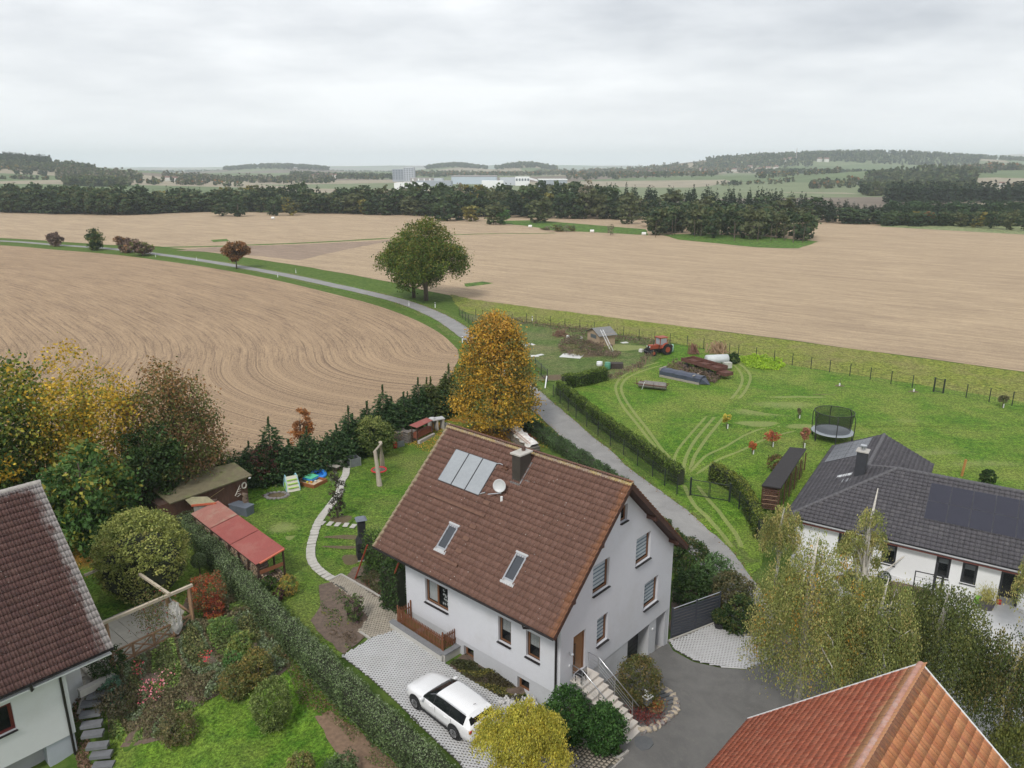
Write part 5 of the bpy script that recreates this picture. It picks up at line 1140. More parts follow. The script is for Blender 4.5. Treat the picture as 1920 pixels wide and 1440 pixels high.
for s, (p, q) in enumerate(zip(fpts[:-1], fpts[1:])):
    p = Vector((p.x, p.y, 2.44)); q = Vector((q.x, q.y, 2.38)); d = q - p; L0 = d.length; n = max(3, int(L0 / .125)); ang = math.atan2(d.y, d.x)
    for i in range(n + 1):
        c = p.lerp(q, i / n); o = link('picket', pme, pf); dz = .22 * abs(2*i/n - 1)**2 if s == 0 else (.12 if i in (0, n) else 0)
        o.location = (c.x, c.y, c.z - .08); o.rotation_euler = (0, 0, ang); o.scale = (1, 1, 1.1 + dz)
    for hz in (.12, .6): g = MB(); off = Vector((-d.y, d.x, 0)).normalized() * .035; g.bar(p + off + Vector((0, 0, hz)), q + off + Vector((0, 0, hz)), .03, .07); g.build('rail', PICK, pf)
    MB().bar(p + Vector((0, 0, -.2)), p + Vector((0, 0, .98)), .08).build('post', PICK, pf)
MB().bar(fpts[-1] + Vector((0, 0, -.4)), Vector((fpts[-1].x, fpts[-1].y, 3.5)), .09).build('post', PICK, pf)
# dark cellar steps behind the fence
cs_ = thing('cellar_steps', 'dark sunken concrete stairwell behind the picket fence at the house wall', 'steps', (HX, HY, 0), HR)
for i in range(8): MB().bx((-1.05, 9.9-i*.28-.28, 1.0), (-.02, 9.9-i*.28, 2.1-i*.19+.01)).build('step', STB, cs_)
MB().bx((-1.05, 7.0, -.1), (-.02, 7.62, .5)).build('floor_slab', STB, cs_)

# slatted dark fence beside the garage
bf = thing('slat_fence', 'anthracite horizontal slat fence from the garage corner to the shrubs', 'fence', (0, 0, 0))
p, q = at(1258, 1199), at(1346, 1166); p.z = .25; q.z = .35; SL = M('anthracite_slat', (0.040, 0.045, 0.058), .5, .12, 4)
for a, b_ in ((0, .5), (.5, 1)):
    for i in range(9):
        zz_ = .12 + i * .205; g = MB(); g.bar(p.lerp(q, a + .012) + Vector((0, 0, zz_ + a*.12)), p.lerp(q, b_ - .012) + Vector((0, 0, zz_ + a*.12)), .03, .165); g.build('slat', SL, bf)
for t in (0, .5, 1): g = MB(); c = p.lerp(q, t); g.bar(c + Vector((0, 0, -.2)), c + Vector((0, 0, 2.05 + t*.1)), .09); g.build('post', SL, bf)
g = MB(); g.bar(p + Vector((0, 0, 1.98)), q + Vector((0, 0, 2.1)), .05, .03); g.build('top_rail', ALU, bf)

# ================================================================== VEGETATION
LEAF = leaf_mat()
BARKM = M('tree_bark', (0.10, 0.078, 0.06), .95, .35, 6, .6, stretch=(1, 1, .3)); BIRCHB = M('birch_bark', (0.50, 0.47, 0.42), .8, .3, 3.5, .3, dirt=(.10, .08, .07))
def unit(n):
    v = rng.normal(size=(n, 3)); return v / np.linalg.norm(v, axis=1)[:, None]
def leaf_mesh(name, C, S, COLS, aspect=0.6, dirs=None, flat=0.0, mats=None, extra=None):
    """one four-sided leaf per centre; extra = (V, F, colours) of wood joined in"""
    n = len(C); a = unit(n) if dirs is None else dirs + unit(n) * 0.35
    a[:, 2] *= (1 - flat); a /= np.linalg.norm(a, axis=1)[:, None]
    b_ = np.cross(a, unit(n)); b_ /= np.linalg.norm(b_, axis=1)[:, None] + 1e-9
    COLS = np.clip(COLS * 1.35, 0, .8); S = np.broadcast_to(np.asarray(S, float), (n,))[:, None]; a = a * S; b_ = b_ * S * aspect
    V = np.stack([C - a, C + b_ - a*.1, C + a, C - b_ - a*.1], 1).reshape(-1, 3); F = np.arange(n*4).reshape(n, 4)
    return np_mesh(name, V, F, mats or LEAF, col=np.repeat(COLS, 4, 0))
def lump(D, seed, amp=.22, f=2.2):
    r = np.random.default_rng(seed); o = np.zeros(len(D))
    for k in range(6):
        w = r.normal(size=3) * f * (1 + .5*k/2); o += np.sin(D @ w + r.uniform(0, 6)) / (1 + .5*k)
    return 1 + amp * o / 2.2
def palette(n, cols, w=None, jit=.18):
    cols = np.array(cols); i = rng.choice(len(cols), n, p=None if w is None else np.array(w)/sum(w))
    return cols[i] * (1 + rng.normal(0, jit, (n, 1))).clip(.5, 1.6)
def crown_points(ncl, k, R_, H_, shape, seed, sig, amp=.22, inner=.45):
    """clusters of leaves in a crown of half-width R_, height H_ (z from 0)"""
    D = unit(ncl); u = rng.uniform(0, 1, ncl) ** .42; u = inner + (1 - inner) * u if inner else u
    z01 = (D[:, 2] * u + 1) / 2
    if shape == 'round': prof = np.sqrt(np.clip(1 - (2*z01 - 1) ** 2, 0, 1)) ; 
    L = lump(D, seed, amp)
    Pn = D * (u * L)[:, None]
    if shape == 'round' and inner < .5:        # boughs: smaller rounded masses inside the outline
        nl = max(9, min(34, int(9 + ncl / 34))); r_ = np.random.default_rng(seed + 99); LD = r_.normal(size=(nl, 3)); LD /= np.linalg.norm(LD, axis=1)[:, None]; LR = r_.uniform(.30, .46, nl); LC = LD * (r_.uniform(.6, 1.1, nl) - LR * .62)[:, None]; LC[0] = 0; LR[0] = .62
        li = rng.choice(nl, ncl, p=LR**2 / (LR**2).sum()); Dn = D + LD[li] * .5 + np.array([0, 0, .12]); Dn /= np.linalg.norm(Dn, axis=1)[:, None]; Pn = LC[li] + Dn * (LR[li] * rng.uniform(.55, 1.08, ncl) ** .6)[:, None] * (1 + .25 * (lump(D, seed, amp) - 1))[:, None]
    if shape == 'cone':                        # broad base, narrow top
        t = np.clip(z01, 0, 1); w = (1 - t) ** .45 * (1 + .12*np.sin(t*3.1)) * np.clip((t+.05) / .22, .5, 1)
        ang = np.arctan2(D[:, 1], D[:, 0]); rad = w * (rng.uniform(.3, 1, ncl) ** .5) * lump(np.column_stack([np.cos(ang), np.sin(ang), t*2]), seed, amp*.8)
        Pn = np.column_stack([np.cos(ang) * rad, np.sin(ang) * rad, 2*t - 1])
    if shape == 'dome':
        Pn[:, 2] = np.abs(Pn[:, 2]) * 2 - 1
    C = Pn * np.array([R_, R_, H_/2]) + np.array([0, 0, H_/2])
    n = ncl * k; idx = np.repeat(np.arange(ncl), k)
    pts = C[idx] + rng.normal(size=(n, 3)) * sig * np.array([1, 1, .65])
    return C, pts, idx
def wood(mb, base_z, C, nb, r0, top, lean=(0, 0)):
    """trunk with limbs that reach into the crown"""
    t = Vector((lean[0], lean[1], top)); trunk = [Vector((0, 0, -.3)), Vector((lean[0]*.3, lean[1]*.3, top*.35)), Vector((lean[0]*.7 + .1*r0, lean[1]*.7, top*.7)), t]
    mb.tube(trunk, [r0*1.25, r0, r0*.65, r0*.15], 8)
    for _ in range(nb):
        c = Vector(C[random.randrange(len(C))]); s = trunk[1].lerp(trunk[3], random.uniform(-.1, .75)) if c.z > base_z else trunk[1].copy()
        if s.z > c.z: s = trunk[0].lerp(trunk[2], max(.3, min(.9, (c.z - .3*(c.xy.length)) / max(trunk[2].z, .1))))
        m_ = s.lerp(c, .5) + Vector((random.uniform(-.2, .2), random.uniform(-.2, .2), .12 * (c - s).length)); mb.tube([s, m_, c], [r0*.34, r0*.2, r0*.05], 5)
    return mb
def tree_px(bx, by, topy, hwpx):
    p = at(bx, by); zt = z_of(p.x, p.y, topy); D = p.y * CP - (p.z - CAMZ) * SP; return p, zt - p.z, hwpx * D / FPX
def tree(name, label, cat, bx, by, topy, hw, cols, w=None, n=9000, ls=.16, shape='round', clear=.15, tops=None, topw=0.5, seed=1, sig=None, k=24, amp=.22, inner=.45, bark=None, group=None, zr=0.0, trunk_r=None, dry=None, hadd=0.0, wooded=True, yscale=1.0):
    p, H, R_ = tree_px(bx, by, topy, hw); H += hadd
    t = thing(name, label, cat, p, zr, group); ch = H * (1 - clear); ncl = max(6, n // k)
    C, pts, idx = crown_points(ncl, k, R_*.93, ch, shape, seed, sig or R_*.11, amp, inner)
    C[:, 2] += H*clear; pts[:, 2] += H*clear
    colc = palette(ncl, cols, w, .10)
    if tops is not None:
        tn = np.clip((pts[:, 2] / H - .45) * 1.6 + .5 * (lump(pts / R_ * 1.3, seed + 5, 1.0) - 1), 0, 1) * topw * 2
    COLS = colc[idx] * (1 + rng.normal(0, .16, (len(pts), 1))).clip(.5, 1.6)
    if tops is not None:
        m_ = rng.uniform(0, 1, len(pts)) < tn; COLS[m_] = palette(int(m_.sum()), tops, None, .15)
    pts[:, 1] *= yscale
    o = link('crown', leaf_mesh('crown', pts, rng.uniform(.7, 1.25, len(pts)) * ls, COLS), t)
    r0 = trunk_r or max(.04, H * .022)
    if wooded: wood(MB(), H*clear, C * np.array([1, yscale, 1]), max(5, min(26, int(R_*6))), r0, H * .86).build('trunk', bark or BARKM, t, smooth_=True)
    return t
def shrub(name, label, bx, by, topy, hw, cols, w=None, n=2500, ls=.07, group=None, seed=1, amp=.12, clear=.0, cat='shrub', sig=None, tops=None, shape='round', inner=.6, k=14, yscale=1.0, hmin=None):
    p, H, R_ = tree_px(bx, by, topy, hw)
    if hmin: H = max(H, hmin)
    t = thing(name, label, cat, p, 0, group); ncl = max(6, n // k)
    C, pts, idx = crown_points(ncl, k, R_*.95, H*(1-clear)*1.05, shape, seed, sig or R_*.09, amp, inner)
    pts[:, 2] += H*clear; pts[:, 1] *= yscale
    COLS = palette(ncl, cols, w, .1)[idx] * (1 + rng.normal(0, .18, (len(pts), 1))).clip(.5, 1.6)
    if tops is not None:
        m_ = rng.uniform(0, 1, len(pts)) < np.clip((pts[:, 2]/H - .5) * 1.6, 0, .8); COLS[m_] = palette(int(m_.sum()), tops, None, .15)
    pts[:, 2] = np.maximum(pts[:, 2], .02)
    link('foliage', leaf_mesh('foliage', pts, rng.uniform(.7, 1.25, len(pts)) * ls, COLS), t)
    mb = MB()
    for i in range(7):
        c = Vector(C[i]) + Vector((0, 0, H*clear)); mb.tube([(0, 0, -.1), (c.x*.4, c.y*.4*yscale, c.z*.55), (c.x, c.y*yscale, c.z)], [.035, .022, .006], 5)
    mb.build('stems', BARKM, t); return t
def weeping(name, label, bx, by, topy, hw, cols, w=None, strands=500, per=40, ls=.06, smin=.8, smax=2.6, seed=1, bark=BIRCHB, clear=.25, group=None, spread=1.0, sig=.07, limbs=12, low=.15, trunk_r=None, cat='tree', top_bias=.5, lobes=0):
    p, H, R_ = tree_px(bx, by, topy, hw); t = thing(name, label, cat, p, 0, group)
    D = unit(strands); D[:, 2] = np.abs(D[:, 2]) * 1.0 + .0; u = rng.uniform(.35, 1, strands) ** .6 * lump(D, seed, .25, 2.8)
    S0 = np.column_stack([D[:, 0]*u*R_, D[:, 1]*u*R_, H*clear + (H*(1-clear)) * (top_bias + (1-top_bias)*D[:, 2]*u.clip(0, 1.05))])
    S0[:, 2] = np.minimum(S0[:, 2], H * (1.02 - .12*rng.uniform(0, 1, strands)))
    Ln = rng.uniform(smin, smax, strands); Ln = np.minimum(Ln, np.maximum(.3, S0[:, 2] - H*low)); tt = rng.uniform(0, 1, (strands, per))
    if lobes:
        r_ = np.random.default_rng(seed + 77); a_ = np.arange(lobes) * 2.4 + r_.uniform(0, .8, lobes); q_ = r_.uniform(.35, .72, lobes); LC = np.column_stack([np.cos(a_)*q_*R_, np.sin(a_)*q_*R_, H * (1 - .5 * q_ - r_.uniform(0, .3, lobes))]); LC[0] = [0, 0, H*.82]; li = rng.integers(0, lobes, strands); lr = r_.uniform(.24, .42, lobes)[li] * R_
        S0 = LC[li] + np.column_stack([D[:, 0] * lr, D[:, 1] * lr, D[:, 2] * lr * .9 - .1 * lr]) * rng.uniform(.5, 1, (strands, 1)); Ln = np.minimum(Ln, np.maximum(.3, S0[:, 2] - H*low))
    out = D[:, :2] / (np.linalg.norm(D[:, :2], axis=1)[:, None] + 1e-6)
    X = S0[:, None, :] + np.zeros((strands, per, 3)); X[:, :, :2] += out[:, None, :] * (.35 * np.sqrt(tt) * np.minimum(1, Ln)[:, None])[:, :, None] * spread
    X[:, :, 2] -= tt * Ln[:, None] - .18*np.sqrt(tt); pts = X.reshape(-1, 3) + rng.normal(size=(strands*per, 3)) * sig
    idx = np.repeat(np.arange(strands), per); COLS = palette(strands, cols, w, .12)[idx] * (1 + rng.normal(0, .2, (len(pts), 1))).clip(.5, 1.6)
    dirs = np.tile([0., 0., -1.], (len(pts), 1)); link('crown', leaf_mesh('crown', pts, rng.uniform(.7, 1.3, len(pts)) * ls, COLS, .5, dirs), t)
    r0 = trunk_r or H*.018; mb = MB(); tr = [Vector((0, 0, -.3)), Vector((.1, .05, H*.35)), Vector((-.05, .1, H*.7)), Vector((.1, 0, H*.97))]; mb.tube(tr, [r0*1.2, r0, r0*.6, r0*.12], 8)
    for i in range(limbs):
        e = Vector(S0[i*7 % strands]); f = random.uniform(.25, .8); s = tr[0].lerp(tr[3], f*.9) if e.z > H*.4 else tr[1].copy(); s = Vector((.05, .05, min(s.z, e.z)))
        mb.tube([s, s.lerp(e, .5) + Vector((0, 0, .12*(e-s).length)), e, e + Vector(((e.x)*.08, e.y*.08, -.5))], [r0*.4, r0*.26, r0*.1, .008], 5)
    mb.build('trunk', bark, t, smooth_=True)
    sv, sf = [], []
    return t
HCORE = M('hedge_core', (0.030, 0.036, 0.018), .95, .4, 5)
def hedge(name, label, cl, wd, ht, dens, ls, cols, w=None, group=None, rough=.07, cat='hedge', topcols=None, taper=.85, sprout=0, bump=.08):
    """clipped hedge along centre line points (world xyz)"""
    t = thing(name, label, cat, (0, 0, 0), 0, group); cl = [Vector(c) for c in cl]; pts, cols_o, mb = [], [], MB(); tot = 0
    segs = [(b_ - a).length for a, b_ in zip(cl[:-1], cl[1:])]; Lh = sum(segs); per = wd + 2*ht; N_ = int(Lh * per * dens)
    s = rng.uniform(0, Lh, N_); cs = np.concatenate([[0], np.cumsum(segs)]); k = np.clip(np.searchsorted(cs, s) - 1, 0, len(segs)-1); f = (s - cs[k]) / np.array(segs)[k]
    A = np.array([tuple(c) for c in cl]); Q = A[k] + (A[k+1] - A[k]) * f[:, None]; Tn = (A[k+1] - A[k])[:, :2]; Tn /= np.linalg.norm(Tn, axis=1)[:, None]; Nn = np.column_stack([-Tn[:, 1], Tn[:, 0]])
    q = rng.uniform(0, per, N_); side = np.where(q < ht, -1, np.where(q < ht + wd, 0, 1)); zz_ = np.where(side == -1, q, np.where(side == 0, ht, q - ht - wd)); off = np.where(side == 0, q - ht - wd/2, side * wd/2)
    wv = bump * (np.sin(s*2.1) + np.sin(s*5.3 + off*4 + 1) * .7 + np.sin(zz_*4 + s*3.1) * .5)
    edge = np.clip(1 - (ht - zz_) / .25, 0, 1); off = off * (taper + (1-taper) * (1 - zz_/ht)) * (1 - .10*edge*(side != 0)) + side * wv * .8; zz_ = zz_ + np.where(side == 0, wv - .35 * (np.abs(off) / (wd/2)).clip(0, 1)**4 * .3, 0)
    X = Q.copy(); X[:, :2] += Nn * off[:, None]; X[:, 2] += zz_; X += rng.normal(size=X.shape) * rough
    C_ = palette(N_, cols, w, .2) * (1 + .18*np.sin(s*1.7 + off*3))[:, None]
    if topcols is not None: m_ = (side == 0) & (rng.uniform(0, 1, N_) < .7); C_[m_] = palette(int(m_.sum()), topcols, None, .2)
    link('foliage', leaf_mesh('foliage', X, rng.uniform(.7, 1.3, N_) * ls, C_), t)
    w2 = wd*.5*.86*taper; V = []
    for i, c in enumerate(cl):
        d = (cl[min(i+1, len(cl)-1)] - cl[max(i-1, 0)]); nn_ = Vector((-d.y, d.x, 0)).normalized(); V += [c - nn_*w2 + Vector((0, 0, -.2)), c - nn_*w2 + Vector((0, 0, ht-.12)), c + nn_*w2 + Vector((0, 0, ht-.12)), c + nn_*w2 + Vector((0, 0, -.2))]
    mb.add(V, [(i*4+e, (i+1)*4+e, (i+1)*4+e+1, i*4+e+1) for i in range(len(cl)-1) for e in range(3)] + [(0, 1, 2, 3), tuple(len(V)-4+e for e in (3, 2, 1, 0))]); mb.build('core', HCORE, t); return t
def cover(name, poly_px, n, hmax, ls, pals, seed=1, kind='stuff', f=.9, zoff=0.0):
    """a mass of low plants; pals: list of (palette, weight) chosen by slow noise"""
    poly = pxy(poly_px); xs = [p[0] for p in poly]; ys = [p[1] for p in poly]; X = rng.uniform(min(xs), max(xs), n*3); Y = rng.uniform(min(ys), max(ys), n*3); m_ = inpoly(X, Y, poly); X, Y = X[m_][:n], Y[m_][:n]; n = len(X)
    D = np.column_stack([X, Y, np.zeros(n)]); h_ = np.clip(lump(D*f*2, seed, 1.1, 1.0), .1, 2) * hmax * .6; z = hgt(X, Y) + h_ * rng.uniform(.1, 1, n) ** .6 + zoff
    sel = np.clip(((lump(D*f, seed+3, 1.0, 1.0) - .2) / 1.6 * len(pals)).astype(int), 0, len(pals)-1); C_ = np.zeros((n, 3))
    for i, pl_ in enumerate(pals): k = sel == i; C_[k] = palette(int(k.sum()), pl_, None, .25)
    o = link(name, leaf_mesh(name, np.column_stack([X, Y, z]), rng.uniform(.6, 1.4, n) * ls, C_), None, kind); return o

# palettes (linear albedo)
GRN = [(0.050, 0.090, 0.022), (0.070, 0.115, 0.028), (0.038, 0.068, 0.018)]; DKG = [(0.022, 0.046, 0.014), (0.034, 0.062, 0.018), (0.045, 0.078, 0.022)]
OLV = [(0.12, 0.13, 0.040), (0.085, 0.10, 0.030), (0.16, 0.165, 0.055)]; YEL = [(0.42, 0.27, 0.030), (0.50, 0.33, 0.040), (0.34, 0.22, 0.035)]
YGR = [(0.20, 0.21, 0.035), (0.28, 0.26, 0.045), (0.14, 0.17, 0.035)]; BRN_ = [(0.17, 0.095, 0.045), (0.22, 0.12, 0.055), (0.12, 0.075, 0.038)]; ORG = [(0.34, 0.14, 0.045), (0.27, 0.12, 0.042), (0.20, 0.09, 0.035)]
RED_ = [(0.22, 0.045, 0.03), (0.28, 0.07, 0.035), (0.15, 0.04, 0.025)]; GLD = [(0.44, 0.26, 0.035), (0.36, 0.22, 0.032), (0.26, 0.175, 0.03), (0.50, 0.31, 0.04)]; TWG = [(0.16, 0.11, 0.085), (0.20, 0.14, 0.11), (0.11, 0.075, 0.065)]
BIR = [(0.22, 0.24, 0.075), (0.14, 0.165, 0.052), (0.29, 0.285, 0.10), (0.34, 0.29, 0.11)]; WIL = [(0.36, 0.34, 0.060), (0.44, 0.40, 0.08), (0.28, 0.28, 0.05), (0.5, 0.42, 0.07)]
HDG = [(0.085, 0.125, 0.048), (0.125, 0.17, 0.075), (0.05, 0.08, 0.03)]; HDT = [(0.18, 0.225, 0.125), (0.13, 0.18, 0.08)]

# --- big trees at the left
tree('walnut_tree', 'broad green and yellow walnut tree at the left edge behind the dark roof', 'tree', 15, 985, 688, 118, GRN + YGR[:1], [3, 3, 2, 3], 17000, .15, tops=YGR + YEL[:1], topw=.3, seed=11, clear=.01, k=20)
tree('yellow_tree', 'golden yellow deciduous tree, brightest of the group beside the stubble field', 'tree', 190, 950, 680, 102, YGR + YEL, [2, 2, 2, 2, 1, 1], 15000, .12, tops=YEL, topw=.45, seed=12, clear=.01, k=18)
tree('cherry_tree', 'rusty brown thinning cherry tree over the mossy shed roof', 'tree', 342, 930, 690, 95, BRN_ + OLV[:2], [2, 2, 2, 4, 5], 20000, .11, tops=[(0.20, 0.13, 0.05), (0.25, 0.14, 0.06)], topw=.3, seed=13, clear=.01, k=20, sig=.5)
tree('dark_maple', 'dark green tree in the gap behind the small shed', 'tree', 290, 975, 800, 62, DKG + OLV[:1], [3, 3, 2, 1], 9000, .13, seed=14, clear=.01)
tree('chestnut_tree', 'large-leaved green and yellow tree above the round clipped bush', 'tree', 175, 1040, 838, 88, [(0.055, 0.115, 0.030), (0.085, 0.15, 0.040), (0.04, 0.085, 0.022)] + YGR[:1], [4, 3, 3, 1], 8000, .18, tops=[(0.09, 0.15, 0.04), (0.24, 0.22, 0.04)], topw=.3, seed=15, clear=.01)
tree('plum_tree', 'yellow flecked tree low behind the ridge of the left house', 'tree', 55, 1010, 855, 60, GRN + YEL[:1], [3, 3, 2, 2], 6000, .14, seed=16, clear=.01)
# --- linden and oaks
tree('linden_tree', 'conical golden brown linden tree beside the lane behind the tiled roof', 'tree', 930, 812, 588, 90, GLD + OLV, [3, 3, 3, 2, 2, 3, 1], 34000, .12, shape='cone', clear=.05, seed=21, tops=[(0.40, 0.22, 0.045), (0.44, 0.25, 0.05)], topw=.25, sig=.42, k=26, amp=.16)
oakc = [(0.062, 0.105, 0.020), (0.090, 0.135, 0.024), (0.12, 0.14, 0.028), (0.040, 0.068, 0.016)]
tree('oak_tree', 'right hand trunk of the pair of oaks standing by the bend in the lane', 'tree', 799, 563, 426, 80, oakc, None, 26000, .2, clear=.15, amp=.3, sig=.6, seed=22, tops=[(0.14, 0.13, 0.03)], topw=.25, trunk_r=.38, group='pair of oaks at the bend')
tree('oak_tree', 'left hand trunk of the pair of oaks standing by the bend in the lane', 'tree', 776, 558, 436, 66, oakc, None, 16000, .2, clear=.17, amp=.3, sig=.6, seed=23, tops=[(0.14, 0.13, 0.03)], topw=.25, trunk_r=.3, group='pair of oaks at the bend')
tree('rowan_tree', 'small rusty orange tree beside the far lane in front of the dark strip', 'tree', 444, 504, 452, 25, BRN_ + ORG[2:], None, 4000, .3, clear=.28, seed=24)
for i, (bx, by, ty, hw, pal, lb) in enumerate([(103, 462, 436, 14, TWG, 'leftmost purplish brown roadside bush on the far lane'), (182, 469, 425, 21, DKG + OLV[:1], 'tall dark green roadside shrub on the far lane'), (234, 474, 444, 20, TWG + BRN_, 'brown roadside bush touching the one on its right'), (267, 479, 449, 24, TWG + OLV[:1], 'brownish green rounded bush right of the brown one by the far lane')]):
    tree('roadside_bush', lb, 'bush', bx, by, ty, hw, pal, None, 2600, .32, clear=.03, seed=30+i, trunk_r=.12, group='bushes along the far lane')
# --- spruce row
def spruce_mesh(seed, H=4.6, R_=1.75, n=4200, cols=None):
    r = np.random.default_rng(seed); t = r.uniform(0.02, 1, n) ** .75; t = 1 - (1 - r.uniform(0, 1, n)) ** .6 if False else 1 - np.sqrt(r.uniform(0, 1, n)); a = r.uniform(0, 6.283, n)
    whorl = np.floor(t * 22) / 22; wr_ = R_ * (1 - whorl) ** .55 * (.75 + .3*np.sin(a*5 + whorl*40)) + .05; rr = wr_ * r.uniform(.25, 1, n) ** .6
    z = whorl * H + .25*(1-whorl) + rr*.12*np.sin(whorl*9) - .18*rr + r.normal(0, .05, n); C = np.column_stack([np.cos(a)*rr, np.sin(a)*rr, z]); dirs = np.column_stack([np.cos(a), np.sin(a), -.15 + r.uniform(-.2, .3, n)])
    lead = np.column_stack([r.normal(0, .03, 60), r.normal(0, .03, 60), H*.93 + r.uniform(0, .9, 60)]); C = np.vstack([C, lead]); dirs = np.vstack([dirs, np.tile([0, 0, 1.], (60, 1)) + r.normal(0, .4, (60, 3))])
    return leaf_mesh('crown', C, r.uniform(.09, .19, len(C)), palette(len(C), cols or [(0.028, 0.060, 0.022), (0.042, 0.080, 0.028), (0.06, 0.10, 0.036), (0.020, 0.042, 0.016)], None, .2), .4, dirs)
smesh = [spruce_mesh(40+i) for i in range(4)]; smesh2 = [spruce_mesh(50+i, cols=[(0.07, 0.095, 0.028), (0.11, 0.13, 0.04), (0.04, 0.065, 0.02)]) for i in range(2)]
row = spline([at(a, b) for a, b in [(428,915),(480,905),(540,898),(600,878),(660,855),(720,825),(780,795),(850,772)]], 6); acc = 0; cnt = 0; nxt = 0
strunk = MB().tube([(0, 0, -.1), (0, 0, 4.6)], [.09, .02], 6).mesh('trunk', BARKM)
sp_lab = ['dark young spruce in the boundary row']
srow = []
for a, b_ in zip(row[:-1], row[1:]):
    L0 = (b_ - a).length
    while nxt < acc + L0:
        p = a.lerp(b_, (nxt - acc) / L0); srow.append(p); nxt += 1.2
    acc += L0
ORD = 'first second third fourth fifth sixth seventh eighth ninth tenth eleventh twelfth thirteenth fourteenth fifteenth sixteenth seventeenth eighteenth nineteenth twentieth'.split() + ['twenty-' + a for a in 'first second third fourth fifth sixth seventh eighth ninth'.split()] + ['thirtieth'] + ['thirty-' + a for a in 'first second third fourth fifth sixth seventh eighth'.split()]
for i, p in enumerate(srow):
    t_ = i / (len(srow)-1); yel = t_ > .84; q = Vector((p.x + random.uniform(-.4, .4), p.y + random.uniform(-.5, .5) + (.9 if i % 2 else 0), p.z)); 
    s = thing('spruce', ('yellowish green conifer at the linden end of the row, %s from the brown shed' % ORD[i]) if yel else ('dark young spruce in the boundary row, %s from the brown shed' % ORD[i]), 'tree', q, random.uniform(0, 6), 'yellow-green conifers by the linden' if yel else 'spruces in the boundary row')
    k = random.uniform(.62, 1.0) * (1 + .15*t_); s.scale = (k*1.25, k*1.25, k * random.choice((.75, .9, 1.05))); link('crown', (smesh2 if yel else smesh)[i % 2 if yel else i % 4], s); link('trunk', strunk, s)
hedge('conifer_hedge', 'merged lower branches of the dark conifer row behind the back garden', [Vector((p.x, p.y + .3, p.z)) for p in row[::3]], 2.2, 1.75, 150, .12, [(0.028, 0.060, 0.022), (0.045, 0.084, 0.030), (0.062, 0.10, 0.036), (0.10, 0.09, 0.04)], [4, 4, 3, .5], rough=.3, bump=.3)
tree('orange_beech', 'small orange leaved tree rising behind the spruce row', 'tree', 566, 850, 772, 24, ORG, None, 2500, .09, clear=.2, seed=61)
shrub('dark_red_shrub', 'dark purple red shrub in front of the spruces above the play slide', 500, 905, 838, 30, [(0.055, 0.022, 0.02), (0.08, 0.035, 0.026), (0.035, 0.03, 0.018)], None, 2500, .08, seed=62)
shrub('variegated_shrub', 'pale leaved shrub between the purple shrub and the spruces', 540, 893, 845, 16, [(0.20, 0.26, 0.17), (0.12, 0.18, 0.09)], None, 900, .07, seed=63)
shrub('hazel_shrub', 'bright leafy rounded shrub in front of the spruce row by the log piles', 703, 855, 783, 36, [(0.08, 0.115, 0.03), (0.12, 0.155, 0.045), (0.05, 0.075, 0.02)], None, 5500, .09, seed=64, amp=.18, tops=[(0.18, 0.20, 0.06)])
shrub('dark_garden_shrub', 'narrow dark shrub by the stepping slab path in the lawn', 633, 972, 888, 20, [(0.035, 0.038, 0.026), (0.06, 0.055, 0.04), (0.07, 0.03, 0.03), (0.16, 0.16, 0.14)], [3, 2, 1, 1], 2600, .055, seed=65, amp=.2, inner=.3)
shrub('yellow_ball_shrub', 'small round yellow and green shrub beside the firewood shelter', 543, 1116, 1081, 17, [(0.22, 0.20, 0.05), (0.32, 0.22, 0.05), (0.12, 0.13, 0.04)], None, 2200, .045, seed=66, amp=.05, inner=.8)
shrub('hydrangea', 'leafy green plant at the foot of the firewood shelter', 505, 1105, 1083, 14, GRN, None, 900, .07, seed=67)
shrub('purple_plant', 'small dark purple leaved plant beside the yellow ball shrub', 522, 1128, 1105, 12, [(0.05, 0.02, 0.028), (0.07, 0.03, 0.03)], None, 600, .05, seed=68)
# --- main clipped hedge
mh = spline([at(a, b) for a, b in [(318,958),(360,1005),(420,1075),(480,1140),(540,1203),(600,1265),(660,1325),(720,1382),(780,1440),(850,1510)]], 4)
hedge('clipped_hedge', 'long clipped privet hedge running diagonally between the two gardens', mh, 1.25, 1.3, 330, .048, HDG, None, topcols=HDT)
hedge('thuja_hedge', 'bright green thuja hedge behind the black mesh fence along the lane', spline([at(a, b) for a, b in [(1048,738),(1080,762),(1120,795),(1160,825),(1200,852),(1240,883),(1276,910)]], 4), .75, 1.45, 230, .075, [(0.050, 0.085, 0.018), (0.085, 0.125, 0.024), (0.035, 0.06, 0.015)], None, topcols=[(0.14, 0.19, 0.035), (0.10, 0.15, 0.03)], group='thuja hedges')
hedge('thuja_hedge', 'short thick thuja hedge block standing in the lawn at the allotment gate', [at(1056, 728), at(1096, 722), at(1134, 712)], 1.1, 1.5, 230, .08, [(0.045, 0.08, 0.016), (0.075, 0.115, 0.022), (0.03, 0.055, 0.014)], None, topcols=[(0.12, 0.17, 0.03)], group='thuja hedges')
hedge('thuja_hedge', 'curved thuja hedge right of the double gate near the dark wood shelter', spline([at(a, b) for a, b in [(1332,900),(1360,912),(1385,930),(1402,955),(1415,985),(1428,1010)]], 4), .8, 1.5, 230, .07, [(0.06, 0.09, 0.018), (0.11, 0.14, 0.028), (0.035, 0.06, 0.015)], None, topcols=[(0.19, 0.21, 0.04), (0.14, 0.17, 0.03)], group='thuja hedges')
